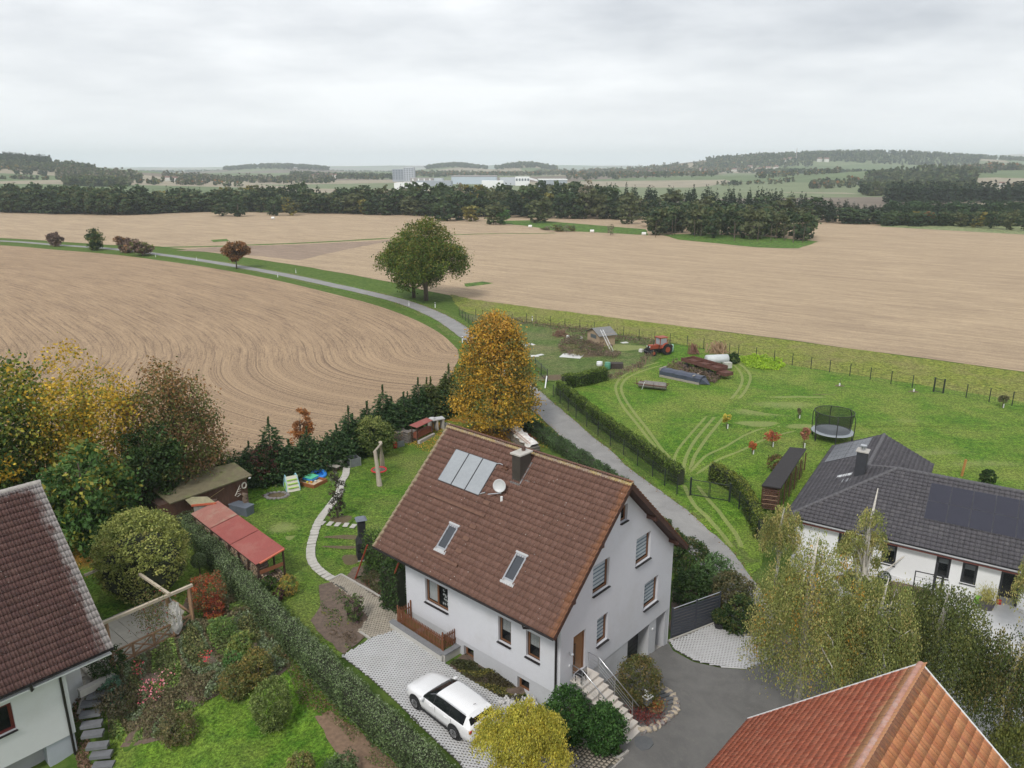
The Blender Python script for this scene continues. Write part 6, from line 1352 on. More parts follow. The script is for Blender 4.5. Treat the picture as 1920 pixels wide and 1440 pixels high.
hedge('cotoneaster_hedge', 'low wide dark green hedge between lane and house roof', spline([at(a, b) for a, b in [(985,800),(1010,815),(1050,842),(1090,868),(1130,895),(1170,925)]], 4), 1.7, .8, 260, .06, [(0.055, 0.095, 0.035), (0.08, 0.125, 0.05), (0.04, 0.07, 0.025)], None, bump=.12)
shrub('red_barberry', 'small reddish shrub at the end of the low hedge beside the white log stack', 992, 836, 815, 12, [(0.16, 0.05, 0.035), (0.10, 0.05, 0.03)], None, 900, .06, seed=69)
# --- left garden
tree_bush = shrub('rhododendron', 'huge round clipped olive green bush beside the wooden pergola', 276, 1112, 968, 84, [(0.23, 0.25, 0.07), (0.29, 0.31, 0.09), (0.15, 0.18, 0.05), (0.34, 0.32, 0.11)], [4, 3, 3, 1], 22000, .075, seed=71, amp=.05, inner=.8, sig=.14, k=20)
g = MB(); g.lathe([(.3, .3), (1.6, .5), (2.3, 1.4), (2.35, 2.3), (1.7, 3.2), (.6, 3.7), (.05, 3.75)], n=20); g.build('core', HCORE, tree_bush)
bt = thing('ball_tree', 'small grey green ball clipped tree on a short stem by the hedge', 'tree', at(376, 1082)); _, H_, R_ = tree_px(376, 1082, 1038, 14)
D = unit(2600); link('crown', leaf_mesh('crown', D * (R_ * rng.uniform(.8, 1.05, (2600, 1))) + [0, 0, H_-R_], .035, palette(2600, HDG + HDT[:1], None, .15)), bt); MB().tube([(0, 0, -.1), (0, 0, H_-R_)], .04, 6).build('trunk', BARKM, bt)
for i, (bx, by, ty, hw, pal, n_, lb) in enumerate([
    (395,1150,1082,36, [(0.22,0.10,0.045),(0.14,0.12,0.05),(0.30,0.07,0.03)], 3600, 'loose reddish shrub between pergola and clipped hedge'),
    (405,1162,1118,20, RED_ + ORG[:1], 1600, 'bright red autumn shrub beside the pergola corner post'),
    (446,1308,1252,31, [(0.10,0.12,0.04),(0.15,0.16,0.055),(0.20,0.15,0.05)], 4200, 'round clipped ball bush nearest the pink flowers'),
    (484,1286,1222,32, [(0.09,0.10,0.035),(0.15,0.15,0.045),(0.22,0.17,0.05)], 3600, 'loose olive and yellow bush behind the clipped ball bush'),
    (513,1366,1281,37, [(0.12,0.16,0.045),(0.17,0.21,0.065),(0.08,0.11,0.03)], 6000, 'yellow green rounded bush standing alone at the lawn edge'),
    (565,1465,1418,28, [(0.14,0.15,0.05),(0.2,0.17,0.06)], 2200, 'yellowish round bush cut by the bottom edge of the picture'),
    (640,1460,1424,36, HDG, 2500, 'grey green bush at the bottom edge beside the raked bed'),
    (420,1195,1158,26, [(0.10,0.17,0.05),(0.15,0.22,0.06)], 1800, 'fresh green leafy clump in the middle of the flower bed'),
    (455,1225,1188,24, [(0.12,0.18,0.05),(0.2,0.22,0.06)], 1800, 'yellow green leafy clump beside the hedge in the flower bed'),
    (440,1262,1225,20, [(0.07,0.15,0.04),(0.1,0.19,0.05)], 1300, 'deep green leafy clump behind the clipped ball bush'),
    (205,1265,1218,34, DKG, 2600, 'dark low shrub beside the slab stairs'),
    (225,1335,1285,40, [(0.06,0.06,0.035),(0.09,0.075,0.045)], 3000, 'brownish shrub on the slope below the terrace'),
    (335,1390,1345,36, [(0.09,0.10,0.04),(0.12,0.11,0.05),(0.16,0.13,0.06)], 2600, 'brown green shrub at the lower edge of the flower bed'),
    (215,1320,1268,22, [(0.06,0.12,0.08),(0.08,0.15,0.10)], 1200, 'blue green low plant beside the slab stairs')]):
    shrub('garden_shrub', lb, bx, by, ty, hw, pal, None, n_, .052, group='shrubs in the left garden', seed=80+i, amp=.08 if 'round' in lb or 'ball' in lb else .2, inner=.75 if 'round' in lb else .5)
cover('flower_bed_plants', [(360,1100),(420,1085),(470,1135),(525,1200),(545,1250),(500,1285),(430,1290),(365,1335),(325,1385),(250,1395),(208,1390),(198,1300),(245,1245),(335,1205)], 42000, .6, .06, [[(0.10,0.14,0.045),(0.14,0.16,0.06)], [(0.12,0.20,0.05),(0.20,0.26,0.07)], [(0.17,0.14,0.08),(0.12,0.12,0.06)], [(0.20,0.24,0.15),(0.12,0.16,0.07)], [(0.08,0.11,0.04),(0.20,0.20,0.08)]], 5)
def flowers(px, py, rx, n, cols, label, h=.7):
    c = at(px, py); a = rng.uniform(0, 6.283, n); r = rx * np.sqrt(rng.uniform(0, 1, n)); X = c.x + np.cos(a)*r; Y = c.y + np.sin(a)*r; Z = hgt(X, Y) + h + rng.normal(0, .1, n)
    o = link('flowers', leaf_mesh('flowers', np.column_stack([X, Y, Z]), rng.uniform(.03, .06, n), palette(n, cols, None, .15), .9), None, 'stuff'); return o
flowers(288, 1312, .75, 130, [(0.62, 0.13, 0.17), (0.7, 0.25, 0.28)], ''); flowers(262, 1272, .35, 40, [(0.62, 0.10, 0.12)], ''); flowers(388, 1250, .35, 35, [(0.55, 0.06, 0.07)], ''); flowers(315, 1285, .5, 30, [(0.65, 0.25, 0.25)], '')
# along the hedge foot, right-hand bed by raked soil
cover('hedge_foot_plants', [(515,1215),(560,1255),(640,1335),(700,1395),(760,1450),(700,1440),(640,1370),(600,1340),(560,1320),(540,1260)], 9000, .3, .045, [[(0.07,0.09,0.05),(0.12,0.14,0.09)], [(0.10,0.13,0.04),(0.2,0.16,0.09)], [(0.16,0.10,0.05),(0.10,0.11,0.05)]], 7)
cover('bed_weeds', [(600,1130),(640,1105),(680,1150),(688,1188),(650,1225),(610,1195)], 1600, .12, .05, [GRN, YGR[:1]+GRN, [(0.12,0.09,0.06)]], 8)
shrub('purple_sage', 'purple and green perennial clump beside the small paver path', 665, 1165, 1120, 20, [(0.09, 0.13, 0.04), (0.06, 0.09, 0.03), (0.07, 0.035, 0.045)], [3, 3, 2], 1800, .05, seed=97, amp=.25)
# slope beside house corner, ivy
cover('slope_plants', [(668,1085),(700,1060),(757,1062),(757,1100),(725,1130),(700,1110)], 6000, .45, .05, [DKG, [(0.07,0.085,0.03),(0.10,0.09,0.05)], [(0.06,0.07,0.03),(0.12,0.05,0.03)]], 9)
iv_ = hedge('ivy_screen', 'ivy covered screen wall between black fireplace and house', [at(696, 1058), at(733, 1078), at(768, 1098)], 1.0, 2.35, 260, .07, [(0.055, 0.10, 0.025), (0.085, 0.14, 0.035), (0.04, 0.075, 0.02)], None, cat='ivy', topcols=[(0.12, 0.19, 0.04)], bump=.22, rough=.12)
hedge('ivy_screen', 'dark ivy wall in the shade at the rear gable of the house', [Vector((HX, HY, 0)) + Matrix.Rotation(HR, 3, 'Z') @ Vector(v) for v in ((.2, 11.9, 2.0), (.0, 13.1, 2.1))], .9, 2.8, 220, .07, DKG, None, cat='ivy')
cover('house_bed_plants', [(842,1248),(880,1224),(962,1262),(986,1300),(972,1322),(930,1306),(880,1276)], 9000, .35, .045, [[(0.045,0.052,0.022),(0.07,0.075,0.03)], [(0.06,0.07,0.025),(0.18,0.16,0.045)], [(0.05,0.045,0.025),(0.08,0.07,0.035)]], 11)
for i, (bx, by, ty, hw, lb) in enumerate([(1062,1392,1298,44,'dark glossy laurel bush at the house corner beside the stairs'), (1132,1412,1328,40,'dark glossy laurel bush at the foot of the stairs')]):
    shrub('laurel_bush', lb, bx, by, ty, hw, [(0.022, 0.060, 0.014), (0.035, 0.085, 0.020), (0.055, 0.12, 0.03)], None, 7000, .065, group='laurel bushes by the stairs', seed=100+i, amp=.14, inner=.55)
shrub('bamboo_bush', 'olive green feathery bush beside the garage ramp right of the stairs', 1195, 1318, 1236, 42, [(0.12, 0.11, 0.035), (0.09, 0.10, 0.03), (0.16, 0.12, 0.05), (0.06, 0.075, 0.025)], None, 7000, .05, seed=103, amp=.15)
for i, (bx, by, ty, hw, pal, lb) in enumerate([
    (1292,1085,1012,38,DKG+[(0.09,0.09,0.035)],'dark shrub against the house wall behind the slat fence'), (1330,1105,1042,40,[(0.07,0.13,0.045),(0.10,0.17,0.06),(0.05,0.09,0.03)],'fresh green leafy shrub between house and lane'),
    (1372,1140,1078,38,[(0.09,0.085,0.04),(0.12,0.105,0.05),(0.06,0.07,0.03)],'brown green shrub at the lane edge behind the slat fence'), (1292,1135,1072,34,DKG,'lower dark shrub in front of the house corner bank'),
    (1385,1185,1120,34,DKG+OLV[:1],'dark green shrub right of the slat fence end'), (1268,1050,1000,20,OLV[:2]+DKG,'small shrub tight behind the rear house corner'), (1240,1010,975,22,OLV[:2]+DKG,'low shrub under the rear eaves')]):
    shrub('bank_shrub', lb, bx, by, ty, hw, pal, None, 4200, .075, group='shrubs on the bank behind the house', seed=110+i, amp=.18)
# birches, willow
weeping('weeping_birch', 'wide weeping birch with yellowing leaves in front of the lane, left of the group', 1490, 1345, 990, 96, BIR + [(0.45, 0.24, 0.04)], [4, 4, 3, 2, .6], 1250, 32, .054, seed=121, clear=.12, top_bias=.3, sig=.12, limbs=26)
weeping('weeping_birch', 'thin topped birch with bare white twigs in front of the grey roof', 1597, 1235, 905, 48, BIR, None, 300, 34, .06, smin=.4, smax=1.6, seed=122, clear=.42, limbs=20, sig=.1, lobes=7)
weeping('weeping_birch', 'small birch at the hedge corner in front of the bungalow eaves', 1452, 1100, 948, 34, BIR, None, 330, 30, .062, smin=.5, smax=1.6, seed=123, clear=.2, limbs=12)
weeping('weeping_birch', 'dark green hanging birch before the bungalow terrace', 1735, 1335, 1100, 76, [(0.10, 0.125, 0.04), (0.065, 0.085, 0.028), (0.15, 0.16, 0.05)], None, 1100, 36, .058, seed=124, clear=.15, top_bias=.35, sig=.12, limbs=20)
weeping('weeping_birch', 'hanging birch in the middle of the group behind the red barn ridge', 1622, 1350, 1075, 66, BIR, [3, 5, 2, 1], 1000, 36, .058, seed=125, clear=.12, top_bias=.3, sig=.12, limbs=16)
weeping('weeping_birch', 'birch at the right picture edge beside the white terrace', 1875, 1400, 1190, 72, [(0.09, 0.115, 0.035), (0.06, 0.08, 0.026), (0.17, 0.15, 0.05)], None, 800, 34, .06, seed=126, clear=.12, top_bias=.3, sig=.12, limbs=16)
weeping('weeping_birch', 'sparse birch at the right edge in front of the bungalow door', 1925, 1230, 1020, 34, BIR, None, 200, 30, .065, seed=127, clear=.3, limbs=10)
weeping('weeping_birch', 'low birch crown at the bottom right corner beside the barn verge', 1905, 1480, 1360, 52, [(0.16, 0.17, 0.045), (0.10, 0.12, 0.035)], None, 320, 32, .065, seed=128, clear=.2, limbs=8)
g = thing('fallen_branch_birch', 'bare leaning birch stem in front of the bungalow windows', 'tree', at(1640, 1085)); b0 = at(1640, 1085); q = P(1742, 1012, 3.6); e = Vector((q[0], q[1], 3.6)) - b0
mb = MB(); mb.tube([(0, 0, 0), e*.5 + Vector((0, 0, .1)), e], [.06, .045, .02], 6); 
for f, dx_, dz_ in ((.75, .5, .9), (.85, .2, .8), (.95, .6, .3)): mb.tube([e*f, e*f + Vector((dx_, .2, dz_))], [.02, .006], 5)
mb.build('trunk', BIRCHB, g)
tw = [(1590, 930), (1655, 950)]
weeping('weeping_willow', 'bright yellow weeping tree hanging over the back of the white car', 985, 1500, 1316, 100, WIL, None, 900, 44, .048, smin=.3, smax=1.0, sig=.1, lobes=11, seed=130, clear=.1, limbs=12, low=.05, bark=BARKM)
# --- lawn trees and allotment growth
for (bx, by, ty, hw, pal, lb) in [(1362,804,774,8,[(0.42,0.36,0.06),(0.35,0.28,0.06)],'little yellow leaved tree in the lawn among the tyre tracks'), (1447,838,806,16,[(0.36,0.10,0.05),(0.28,0.08,0.04)],'brightest red young tree near the dark wood shelter'),
        (1410,852,827,8,[(0.42,0.14,0.05),(0.36,0.12,0.05)],'small orange topped sapling left of the red young tree'), (1506,840,803,11,[(0.36,0.16,0.10),(0.28,0.13,0.09)],'pinkish sapling beside the trampoline'), (1879,765,737,10,[(0.10,0.10,0.05)],'leaning sapling near the far fence at the right edge'),
        (1497,785,765,4,[(0.14,0.14,0.07)],'thin bare sapling left above the trampoline')]:
    t = tree('sapling', lb, 'tree', bx, by, ty, hw, pal, None, 500, .09, clear=.35, seed=bx, k=10, trunk_r=.035, group='young trees in the big lawn'); MB().tube([(.12, 0, 0), (.12, 0, .45)], .05, 8).build('trunk_guard', WHITE, t)
for (bx, by, lb) in [(1574,724,'leafless sapling stick with white guard in the upper lawn'), (1713,735,'low staked sapling with white guard near the fence gate')]:
    t = thing('sapling', lb, 'tree', at(bx, by), 0, 'young trees in the big lawn'); MB().tube([(0, 0, 0), (0, 0, .35)], .08, 8).build('trunk_guard', WHITE, t); MB().tube([(0, 0, 0), (.1, 0, 1.0)], .02, 5).build('trunk', BARKM, t); wear_patch('soil_patch', bx, by, .7, .5, .06, G_LAWN, 1, 1.2)
shrub('lawn_shrub', 'small dark round shrub in the lawn behind the bungalow roof', 1851, 908, 882, 14, DKG, None, 1300, .09, seed=131)
cover('lime_plant_bed', [(1385,675),(1400,669),(1430,669),(1465,678),(1473,686),(1460,694),(1430,694),(1400,688)], 6500, .5, .09, [[(0.25,0.38,0.03),(0.32,0.46,0.04)], [(0.20,0.32,0.03),(0.3,0.42,0.05)]], 13)
shrub('rhubarb_clump', 'dark green leafy clump at the end of the lime green plant bed', 1373, 681, 664, 14, DKG, None, 1200, .12, seed=132)
shrub('post_shrub', 'low reddish hedge plants behind the dark wood shelter', 1455, 880, 855, 20, [(0.16, 0.09, 0.045), (0.10, 0.10, 0.035)], None, 1200, .08, seed=133)
WEED = [(0.12, 0.09, 0.065), (0.16, 0.12, 0.085), (0.09, 0.07, 0.05)]
for i, (pp_, n_, hh_) in enumerate([([(905,590),(960,597),(1060,612),(1140,622),(1180,632),(1260,642),(1255,652),(1180,645),(1100,630),(1000,612),(920,602)], 9000, .9), ([(1045,650),(1070,632),(1110,640),(1140,655),(1165,668),(1150,675),(1110,668),(1075,672),(1050,662)], 5000, .9),
        ([(1248,690),(1270,682),(1330,700),(1352,710),(1340,722),(1300,712),(1262,700)], 4500, .9), ([(1185,690),(1205,672),(1220,668),(1205,690),(1150,712),(1120,712)], 1800, .7)]):
    cover('dry_weeds', pp_, n_, hh_, .09, [WEED, TWG, [(0.14,0.13,0.06),(0.18,0.15,0.08)]], 20+i)
# fallen yellow leaves under the linden and along the verge
def litter(px, py, rx, ry, n, cols, off=.05, ls=.05):
    c = at(px, py); a = rng.uniform(0, 6.283, n); r = np.sqrt(rng.uniform(0, 1, n)); X = c.x + np.cos(a)*r*rx + rng.normal(0, .3, n); Y = c.y + np.sin(a)*r*ry; Z = hgt(X, Y) + off
    return link('fallen_leaves', leaf_mesh('fallen_leaves', np.column_stack([X, Y, Z]), rng.uniform(.6, 1.2, n)*ls, palette(n, cols, None, .2), .8, flat=.9), None, 'stuff')
litter(905, 812, 7.5, 6, 9000, [(0.42, 0.22, 0.04), (0.30, 0.14, 0.03), (0.5, 0.3, 0.06)]); litter(820, 815, 4, 3, 900, [(0.42, 0.24, 0.05)]); litter(170, 1045, 4, 3, 1500, [(0.35, 0.2, 0.04)])
for i in range(0, len(road_cl) - 40):
    p = road_cl[i + 30]
    if 40 < p.y < 160: 
        q = road_cl[i + 31]; d = (q - p).normalized(); o_ = Vector((-d.y, d.x, 0)); L0 = (q - p).length; n = int(L0 * 22); 
        if n: X = np.array([tuple(p + d*L0*random.random() + o_*(1.5 + random.gauss(0, .16)) * random.choice((1, 1, -1))) for _ in range(n)]); X[:, 2] = hgt(X[:, 0], X[:, 1]) + .07; VERGE = globals().setdefault('VERGE', []); VERGE.append(X)
if VERGE: X = np.vstack(VERGE); link('verge_leaves', leaf_mesh('verge_leaves', X, rng.uniform(.03, .07, len(X)), palette(len(X), [(.26, .15, .06), (.18, .11, .06), (.10, .12, .04)]), .8, flat=.9), None, 'stuff')

# ================================================================== DISTANT TREES, HILLS, TOWN, HAZE
def far_dec(seed, H, R_, n, cols, ls=.95, low=.04):
    r = np.random.default_rng(seed); ncl = n // 14; C, pts, idx = crown_points(ncl, 14, R_*.9, H*(1-low), 'round', seed, R_*.15, .3, .5); pts[:, 2] += H*low
    cc = palette(ncl, cols, None, .14)[idx] * (1 + rng.normal(0, .14, (len(pts), 1))).clip(.6, 1.5)
    st = np.column_stack([rng.normal(0, .18, 14), rng.normal(0, .18, 14), np.linspace(0, H*.6, 14)]); pts = np.vstack([pts, st]); cc = np.vstack([cc, np.tile([[.10, .085, .07]], (14, 1))])
    dirs = unit(len(pts)); dirs[-14:] = [0, 0, 1]
    return leaf_mesh('forest_tree', pts, np.concatenate([rng.uniform(.7, 1.2, len(pts)-14)*ls, np.full(14, H*.04)]), cc, .75, dirs)
def far_spruce(seed, H, R_, n, cols, ls=.8):
    r = np.random.default_rng(seed); t = 1 - np.sqrt(r.uniform(0, 1, n)); a = r.uniform(0, 6.283, n); rr = R_ * (1-t)**.85 * r.uniform(.35, 1, n)**.5 * (.8 + .3*np.sin(a*4 + np.floor(t*9)*7)); z = H*(.12 + .88*t) - .15*rr
    C = np.column_stack([np.cos(a)*rr, np.sin(a)*rr, z]); dirs = np.column_stack([np.cos(a), np.sin(a), r.uniform(-.5, .3, n)])
    return leaf_mesh('forest_spruce', C, r.uniform(.6, 1.2, n)*ls*(1.15-.6*t), palette(n, cols, None, .2), .6, dirs)
FD = [(0.036, 0.062, 0.026), (0.050, 0.078, 0.030), (0.028, 0.05, 0.024)]; FO = [(0.070, 0.088, 0.038), (0.088, 0.10, 0.045)]; FY = [(0.20, 0.17, 0.04), (0.15, 0.14, 0.04)]; FR_ = [(0.24, 0.12, 0.04), (0.18, 0.10, 0.04)]; FT_ = [(0.15, 0.14, 0.09), (0.19, 0.17, 0.12)]
SPC = [(0.018, 0.034, 0.018), (0.026, 0.046, 0.022), (0.014, 0.026, 0.015)]
dec = [far_dec(200+i, 17, 5.6, 560, p_) for i, p_ in enumerate([FD, FD, FD + FO[:1], FD + FO, FO, FO + FY[:1]])]
spc = [far_spruce(220+i, 19, 3.6, 420, SPC) for i in range(3)]; acc_ = {'yellow': far_dec(230, 15, 4.5, 480, FY), 'orange': far_dec(231, 14, 4.0, 480, FR_), 'bare': far_dec(232, 17, 4.5, 300, FT_, .7), 'bright': far_dec(233, 12, 4.2, 480, [(0.06, 0.13, 0.04), (0.08, 0.16, 0.05)])}
def put(me, name, label, cat, p, s, group, sx=None):
    o = link(name, me); o.location = p; o.rotation_euler = (0, 0, random.uniform(0, 6.28)); sx = sx or s; o.scale = (sx, sx, s); tag(o, label, cat, group); return o
# bottom edge of the wood (image positions) and its make-up
belt = [(-60,397),(0,398),(120,401),(230,403),(330,399),(400,397),(560,399),(700,402),(830,405),(960,408),(1100,410),(1250,412),(1420,415),(1560,418),(1665,421)]
bcl = spline([Vector((*P(a, b, FAR), 0)) for a, b in belt], 10); bl = np.array([(p.x, p.y) for p in bcl]); bs = np.concatenate([[0], np.cumsum(np.hypot(*(bl[1:]-bl[:-1]).T))])
def along(s): 
    i = min(max(int(np.searchsorted(bs, s)) - 1, 0), len(bl)-2); f = (s - bs[i]) / (bs[i+1]-bs[i]); return bl[i] + (bl[i+1]-bl[i])*f
def topz(px):   # skyline of the wood
    return float(np.interp(px, [-60, 0, 150, 300, 400, 480, 560, 620, 700, 780, 850, 950, 1060, 1140, 1250, 1330, 1420, 1500, 1580, 1670], [350, 347, 350, 352, 352, 346, 341, 352, 350, 345, 345, 345, 341, 343, 348, 350, 352, 362, 375, 385]))
ln1 = 'dark green broadleaf tree in the front of the long wood'; s = 0.0; nidx = 0
tallx, rest_pts = [], []
for rowi, (back, step) in enumerate([(0, 7.2), (8, 8.2), (17, 9)]):
    s = random.uniform(0, 4)
    while s < bs[-1]:
        q = along(s); d = q / np.linalg.norm(q); q = q + d * (back + random.uniform(-2.5, 2.5)); z = h1(*q); px, py = proj(q[0], q[1], z); zt = z_of(q[0], q[1], topz(px)) - z
        con = (470 < px < 560 and random.random() < .8) or (690 < px < 1130 and rowi > 0 and random.random() < .35) or (px > 1130 and rowi > 0 and random.random() < .8) or random.random() < .05
        hh = zt * random.uniform(.74, 1.08) * (1 if rowi else random.uniform(.62, .92)); p = Vector((q[0], q[1], z - .2))
        if con: put(random.choice(spc), 'forest_spruce', 'near black spruce among the trees of the long wood', 'tree', p, hh/19, 'spruces in the long wood', .95*random.uniform(.8, 1.1))
        else:
            r_ = random.random(); k = None
            if r_ < .03: k = 'orange'
            elif r_ < .06: k = 'yellow'
            elif r_ < .11 and px > 600: k = 'bare'
            if k: put(acc_[k], 'forest_tree', {'orange': 'rusty orange tree in the edge of the long wood', 'yellow': 'yellowish tree in the edge of the long wood', 'bare': 'pale thin leaved tree in the edge of the long wood'}[k], 'tree', p, hh/16, k + ' trees in the long wood')
            else: 
                j = random.choice((0, 1, 2, 3, 3) if px < 650 else (0, 1, 2, 3, 4)); put(dec[j], 'forest_tree', 'dark green broadleaf tree in the long wood' if j < 3 else 'olive green broadleaf tree in the long wood', 'tree', p, hh/17, 'dark trees in the long wood' if j < 3 else 'olive trees in the long wood', random.uniform(.8, 1.35))
        s += step * random.uniform(.75, 1.25)
# deeper rows: one mass
def mass(name, items, kind='stuff'):
    """items: (mesh, position, scale) joined as one mass"""
    VV, FF, CC, off = [], [], [], 0; cache = {}
    for me, p, sx, sz, tint in items:
        if me.name not in cache:
            n = len(me.vertices); v = np.zeros(n*3, np.float32); me.vertices.foreach_get('co', v); c = np.zeros(n*4, np.float32); me.attributes['col'].data.foreach_get('color', c); cache[me.name] = (v.reshape(-1, 3), c.reshape(-1, 4)[:, :3])
        v, c = cache[me.name]; a = random.uniform(0, 6.28); R2 = np.array([[math.cos(a), -math.sin(a), 0], [math.sin(a), math.cos(a), 0], [0, 0, 1]]); VV.append((v * [sx, sx, sz]) @ R2.T + np.array(p)); CC.append(c / LEAFGAIN * np.array(tint)); FF.append(len(v))
    V = np.vstack(VV); return link(name, np_mesh(name, V, np.arange(len(V)).reshape(-1, 4), LEAF, col=np.vstack(CC)*LEAFGAIN), None, kind)
LEAFGAIN = 1.0
items = []
for back in (27, 38, 50, 64, 80, 100):
    s = 0.0
    while s < bs[-1]:
        q = along(s); d = q / np.linalg.norm(q); q = q + d * (back + random.uniform(-4, 4)); z = h1(*q); px, py = proj(q[0], q[1], z); zt = z_of(q[0], q[1], topz(px)) - z; con = px > 1130 or random.random() < .35
        if not (px < 1000 and back > 60): items.append((random.choice(spc if con else dec), (q[0], q[1], z), random.uniform(.8, 1.15), zt*random.uniform(.8, 1.12)/(19 if con else 17), (1, 1, 1)))
        s += 9 * random.uniform(.8, 1.3)
mass('distant_wood', items)
# single trees and bushes in the middle distance
def lone(bx, by, ty, hw, me, label, group=None, name='field_tree', H=17, R_=5.6):
    p, h_, r_ = tree_px(bx, by, ty, hw); o = put(me, name, label, 'tree', p - Vector((0, 0, .2)), h_/H, group, r_/R_); return o
for a in [(418,405,377,17,dec[3],'left of the four lone trees before the left half of the wood'), (447,406,366,16,dec[0],'dark lone tree touching the one on its left at the wood edge'), (516,404,372,15,dec[2],'third of the four lone trees before the left half of the wood'), (545,404,367,16,dec[5],'yellow green lone tree in front of the pines'),
          (833,414,368,22,dec[0],'dark spreading tree at the left end of the meadow strip'), (860,413,360,22,dec[1],'tall dark tree left of the round brownish one'), (930,421,376,22,dec[4],'olive tree behind the bright green bush'), (1014,418,366,24,dec[4],'broad olive tree standing free right of the meadow trees'), (1172,398,360,16,dec[3],'olive tree at the wood edge above the meadow')]:
    lone(*a[:5], a[5])
lone(884, 415, 380, 17, acc_['yellow'], 'round brownish yellow tree in the row before the wood', H=15, R_=4.5); lone(943, 421, 390, 12, acc_['bright'], 'round bright green bush before the wood', H=12, R_=4.2)
for i, a in enumerate([(1030,432,422,10),(1048,434,419,12),(1062,435,420,9),(1073,434,421,7),(1145,441,419,10),(1022,431,424,8)]): lone(*a, dec[5] if i % 2 else acc_['bare'], 'low scrub bush on the bank of the meadow strip', 'scrub by the meadow strip', 'scrub_bush')
lone(1180, 420, 375, 20, dec[4], 'olive tree beside the left end of the alder clump')
for i in range(34):   # alder clump
    bx = random.uniform(1218, 1520); by = 442 + (bx-1218)/300*12 - random.uniform(0, 20); ty = np.interp(bx, [1205, 1260, 1330, 1420, 1480, 1535], [392, 384, 380, 384, 388, 402]) + random.uniform(-3, 6)
    lone(bx, by, ty, random.uniform(17, 24), random.choice((dec[4], dec[3], dec[2])), 'olive alder in the thin-trunked clump standing in the stubble field', 'alders of the field clump', 'alder')
tk = []
for i in range(26):
    bx = random.uniform(1225, 1515); by = 446 + (bx-1218)/300*12 - random.uniform(0, 14); p = at(bx, by); tk.append(p)
mb = MB(); 
for p in tk: mb.tube([p, p + Vector((random.uniform(-.5, .5), 0, 6))], [.13, .08], 5)
mb.build('alder_stems', BARKM, None, 'stuff')
for i, (bx, by, ty, hw, k) in enumerate([(1680,418,394,13,0),(1710,420,393,13,5),(1740,422,390,13,'orange'),(1768,423,394,13,3),(1800,425,395,13,4),(1832,427,394,13,5),(1862,429,392,13,3),(1893,431,390,13,4),(1925,433,392,13,2),(1650,417,394,13,2)]):
    lone(bx, by, ty, hw, acc_[k] if isinstance(k, str) else dec[k], 'broadleaf tree in the low row beyond the pale meadow', 'low row beyond the pale meadow')
items = []
def wood_mass(px0, px1, D0, D1, n, hts, protos, tint=(1, 1, 1), wide=1.0, line=False):
    for _ in range(n):
        D = random.uniform(D0, D1); px = random.uniform(px0, px1); x = (px-960)/FPX*D; y = D; z = h1(x, y); h_ = random.uniform(*hts); me = random.choice(protos); t = random.uniform(.75, 1.25)
        items.append((me, (x, y, z-.5), h_/17*wide*random.uniform(.8, 1.2), h_/17, tuple(t*c for c in tint)))
lowd = [far_dec(240+i, 17, 6.2, 84, p_, 2.6, .0) for i, p_ in enumerate([FD, FD+FO, FO, FO+FY, FT_+FO, FR_+FO])]; lows = [far_spruce(250+i, 17, 3.8, 60, SPC, 2.0) for i in range(2)]
WM = [(1640,2000,338,362,150,(4.6,6.6),dec[:4],(1,1,1),1.5),(1640,2000,375,440,230,(6,8.2),spc+dec[:2],(.9,1,1),1.4),(1640,1960,560,640,170,(13,17),lows),(1600,1800,700,1180,520,(11,16),lowd[:3]),(1500,1610,1020,1120,60,(8,13),lowd),(1400,1560,1350,1420,70,(8,12),lowd),(1330,1470,1180,1230,40,(6,10),lowd),(1405,1740,1850,2050,420,(13,18),lowd[:2]),
 (1790,1990,1500,1900,320,(12,17),lowd),(1720,1830,1350,1500,90,(10,14),lowd),(1860,1990,700,800,70,(9,14),lowd[3:]),
 (1310,1500,2300,2700,520,(12,18),lowd[:4]),(1480,1800,2450,2950,900,(14,20),lowd[:3]+lows),(1760,2000,2800,3200,450,(14,20),lowd[:3]),(1060,1330,1500,2000,330,(9,14),lowd),(1230,1420,2100,2600,420,(10,15),lowd),(1000,1260,2200,2700,420,(10,15),lowd),
 (440,630,3150,3400,420,(14,20),lowd[:2]),(805,915,3200,3350,240,(14,20),lowd[:2]),(930,1040,3000,3200,260,(14,20),lowd[:2]),(560,780,1500,2100,420,(9,14),lowd[:4]),(770,1010,1900,2500,380,(8,13),lowd),(330,640,1250,1500,330,(8,12),lowd[:5]),(300,470,1000,1200,50,(7,10),lowd),
 (-80,130,1380,1600,520,(13,19),lows+lowd[:1]),(40,210,1280,1480,380,(9,15),lowd[:4]),(140,290,1150,1350,260,(8,13),lowd[1:5]),(152,258,900,1010,190,(10,13),lowd[:3]),(-30,230,1080,1095,50,(5,8),lowd),(250,400,1040,1055,34,(5,8),lowd),(60,130,1180,1200,12,(8,10),lowd[:1]),
 (-80,60,1250,1330,40,(6,9),lowd),(700,1400,3600,4200,500,(10,16),lowd[:3]),(200,700,3800,4500,400,(10,16),lowd[:3])]
for w in WM: wood_mass(*w)
mass('far_woods', items)
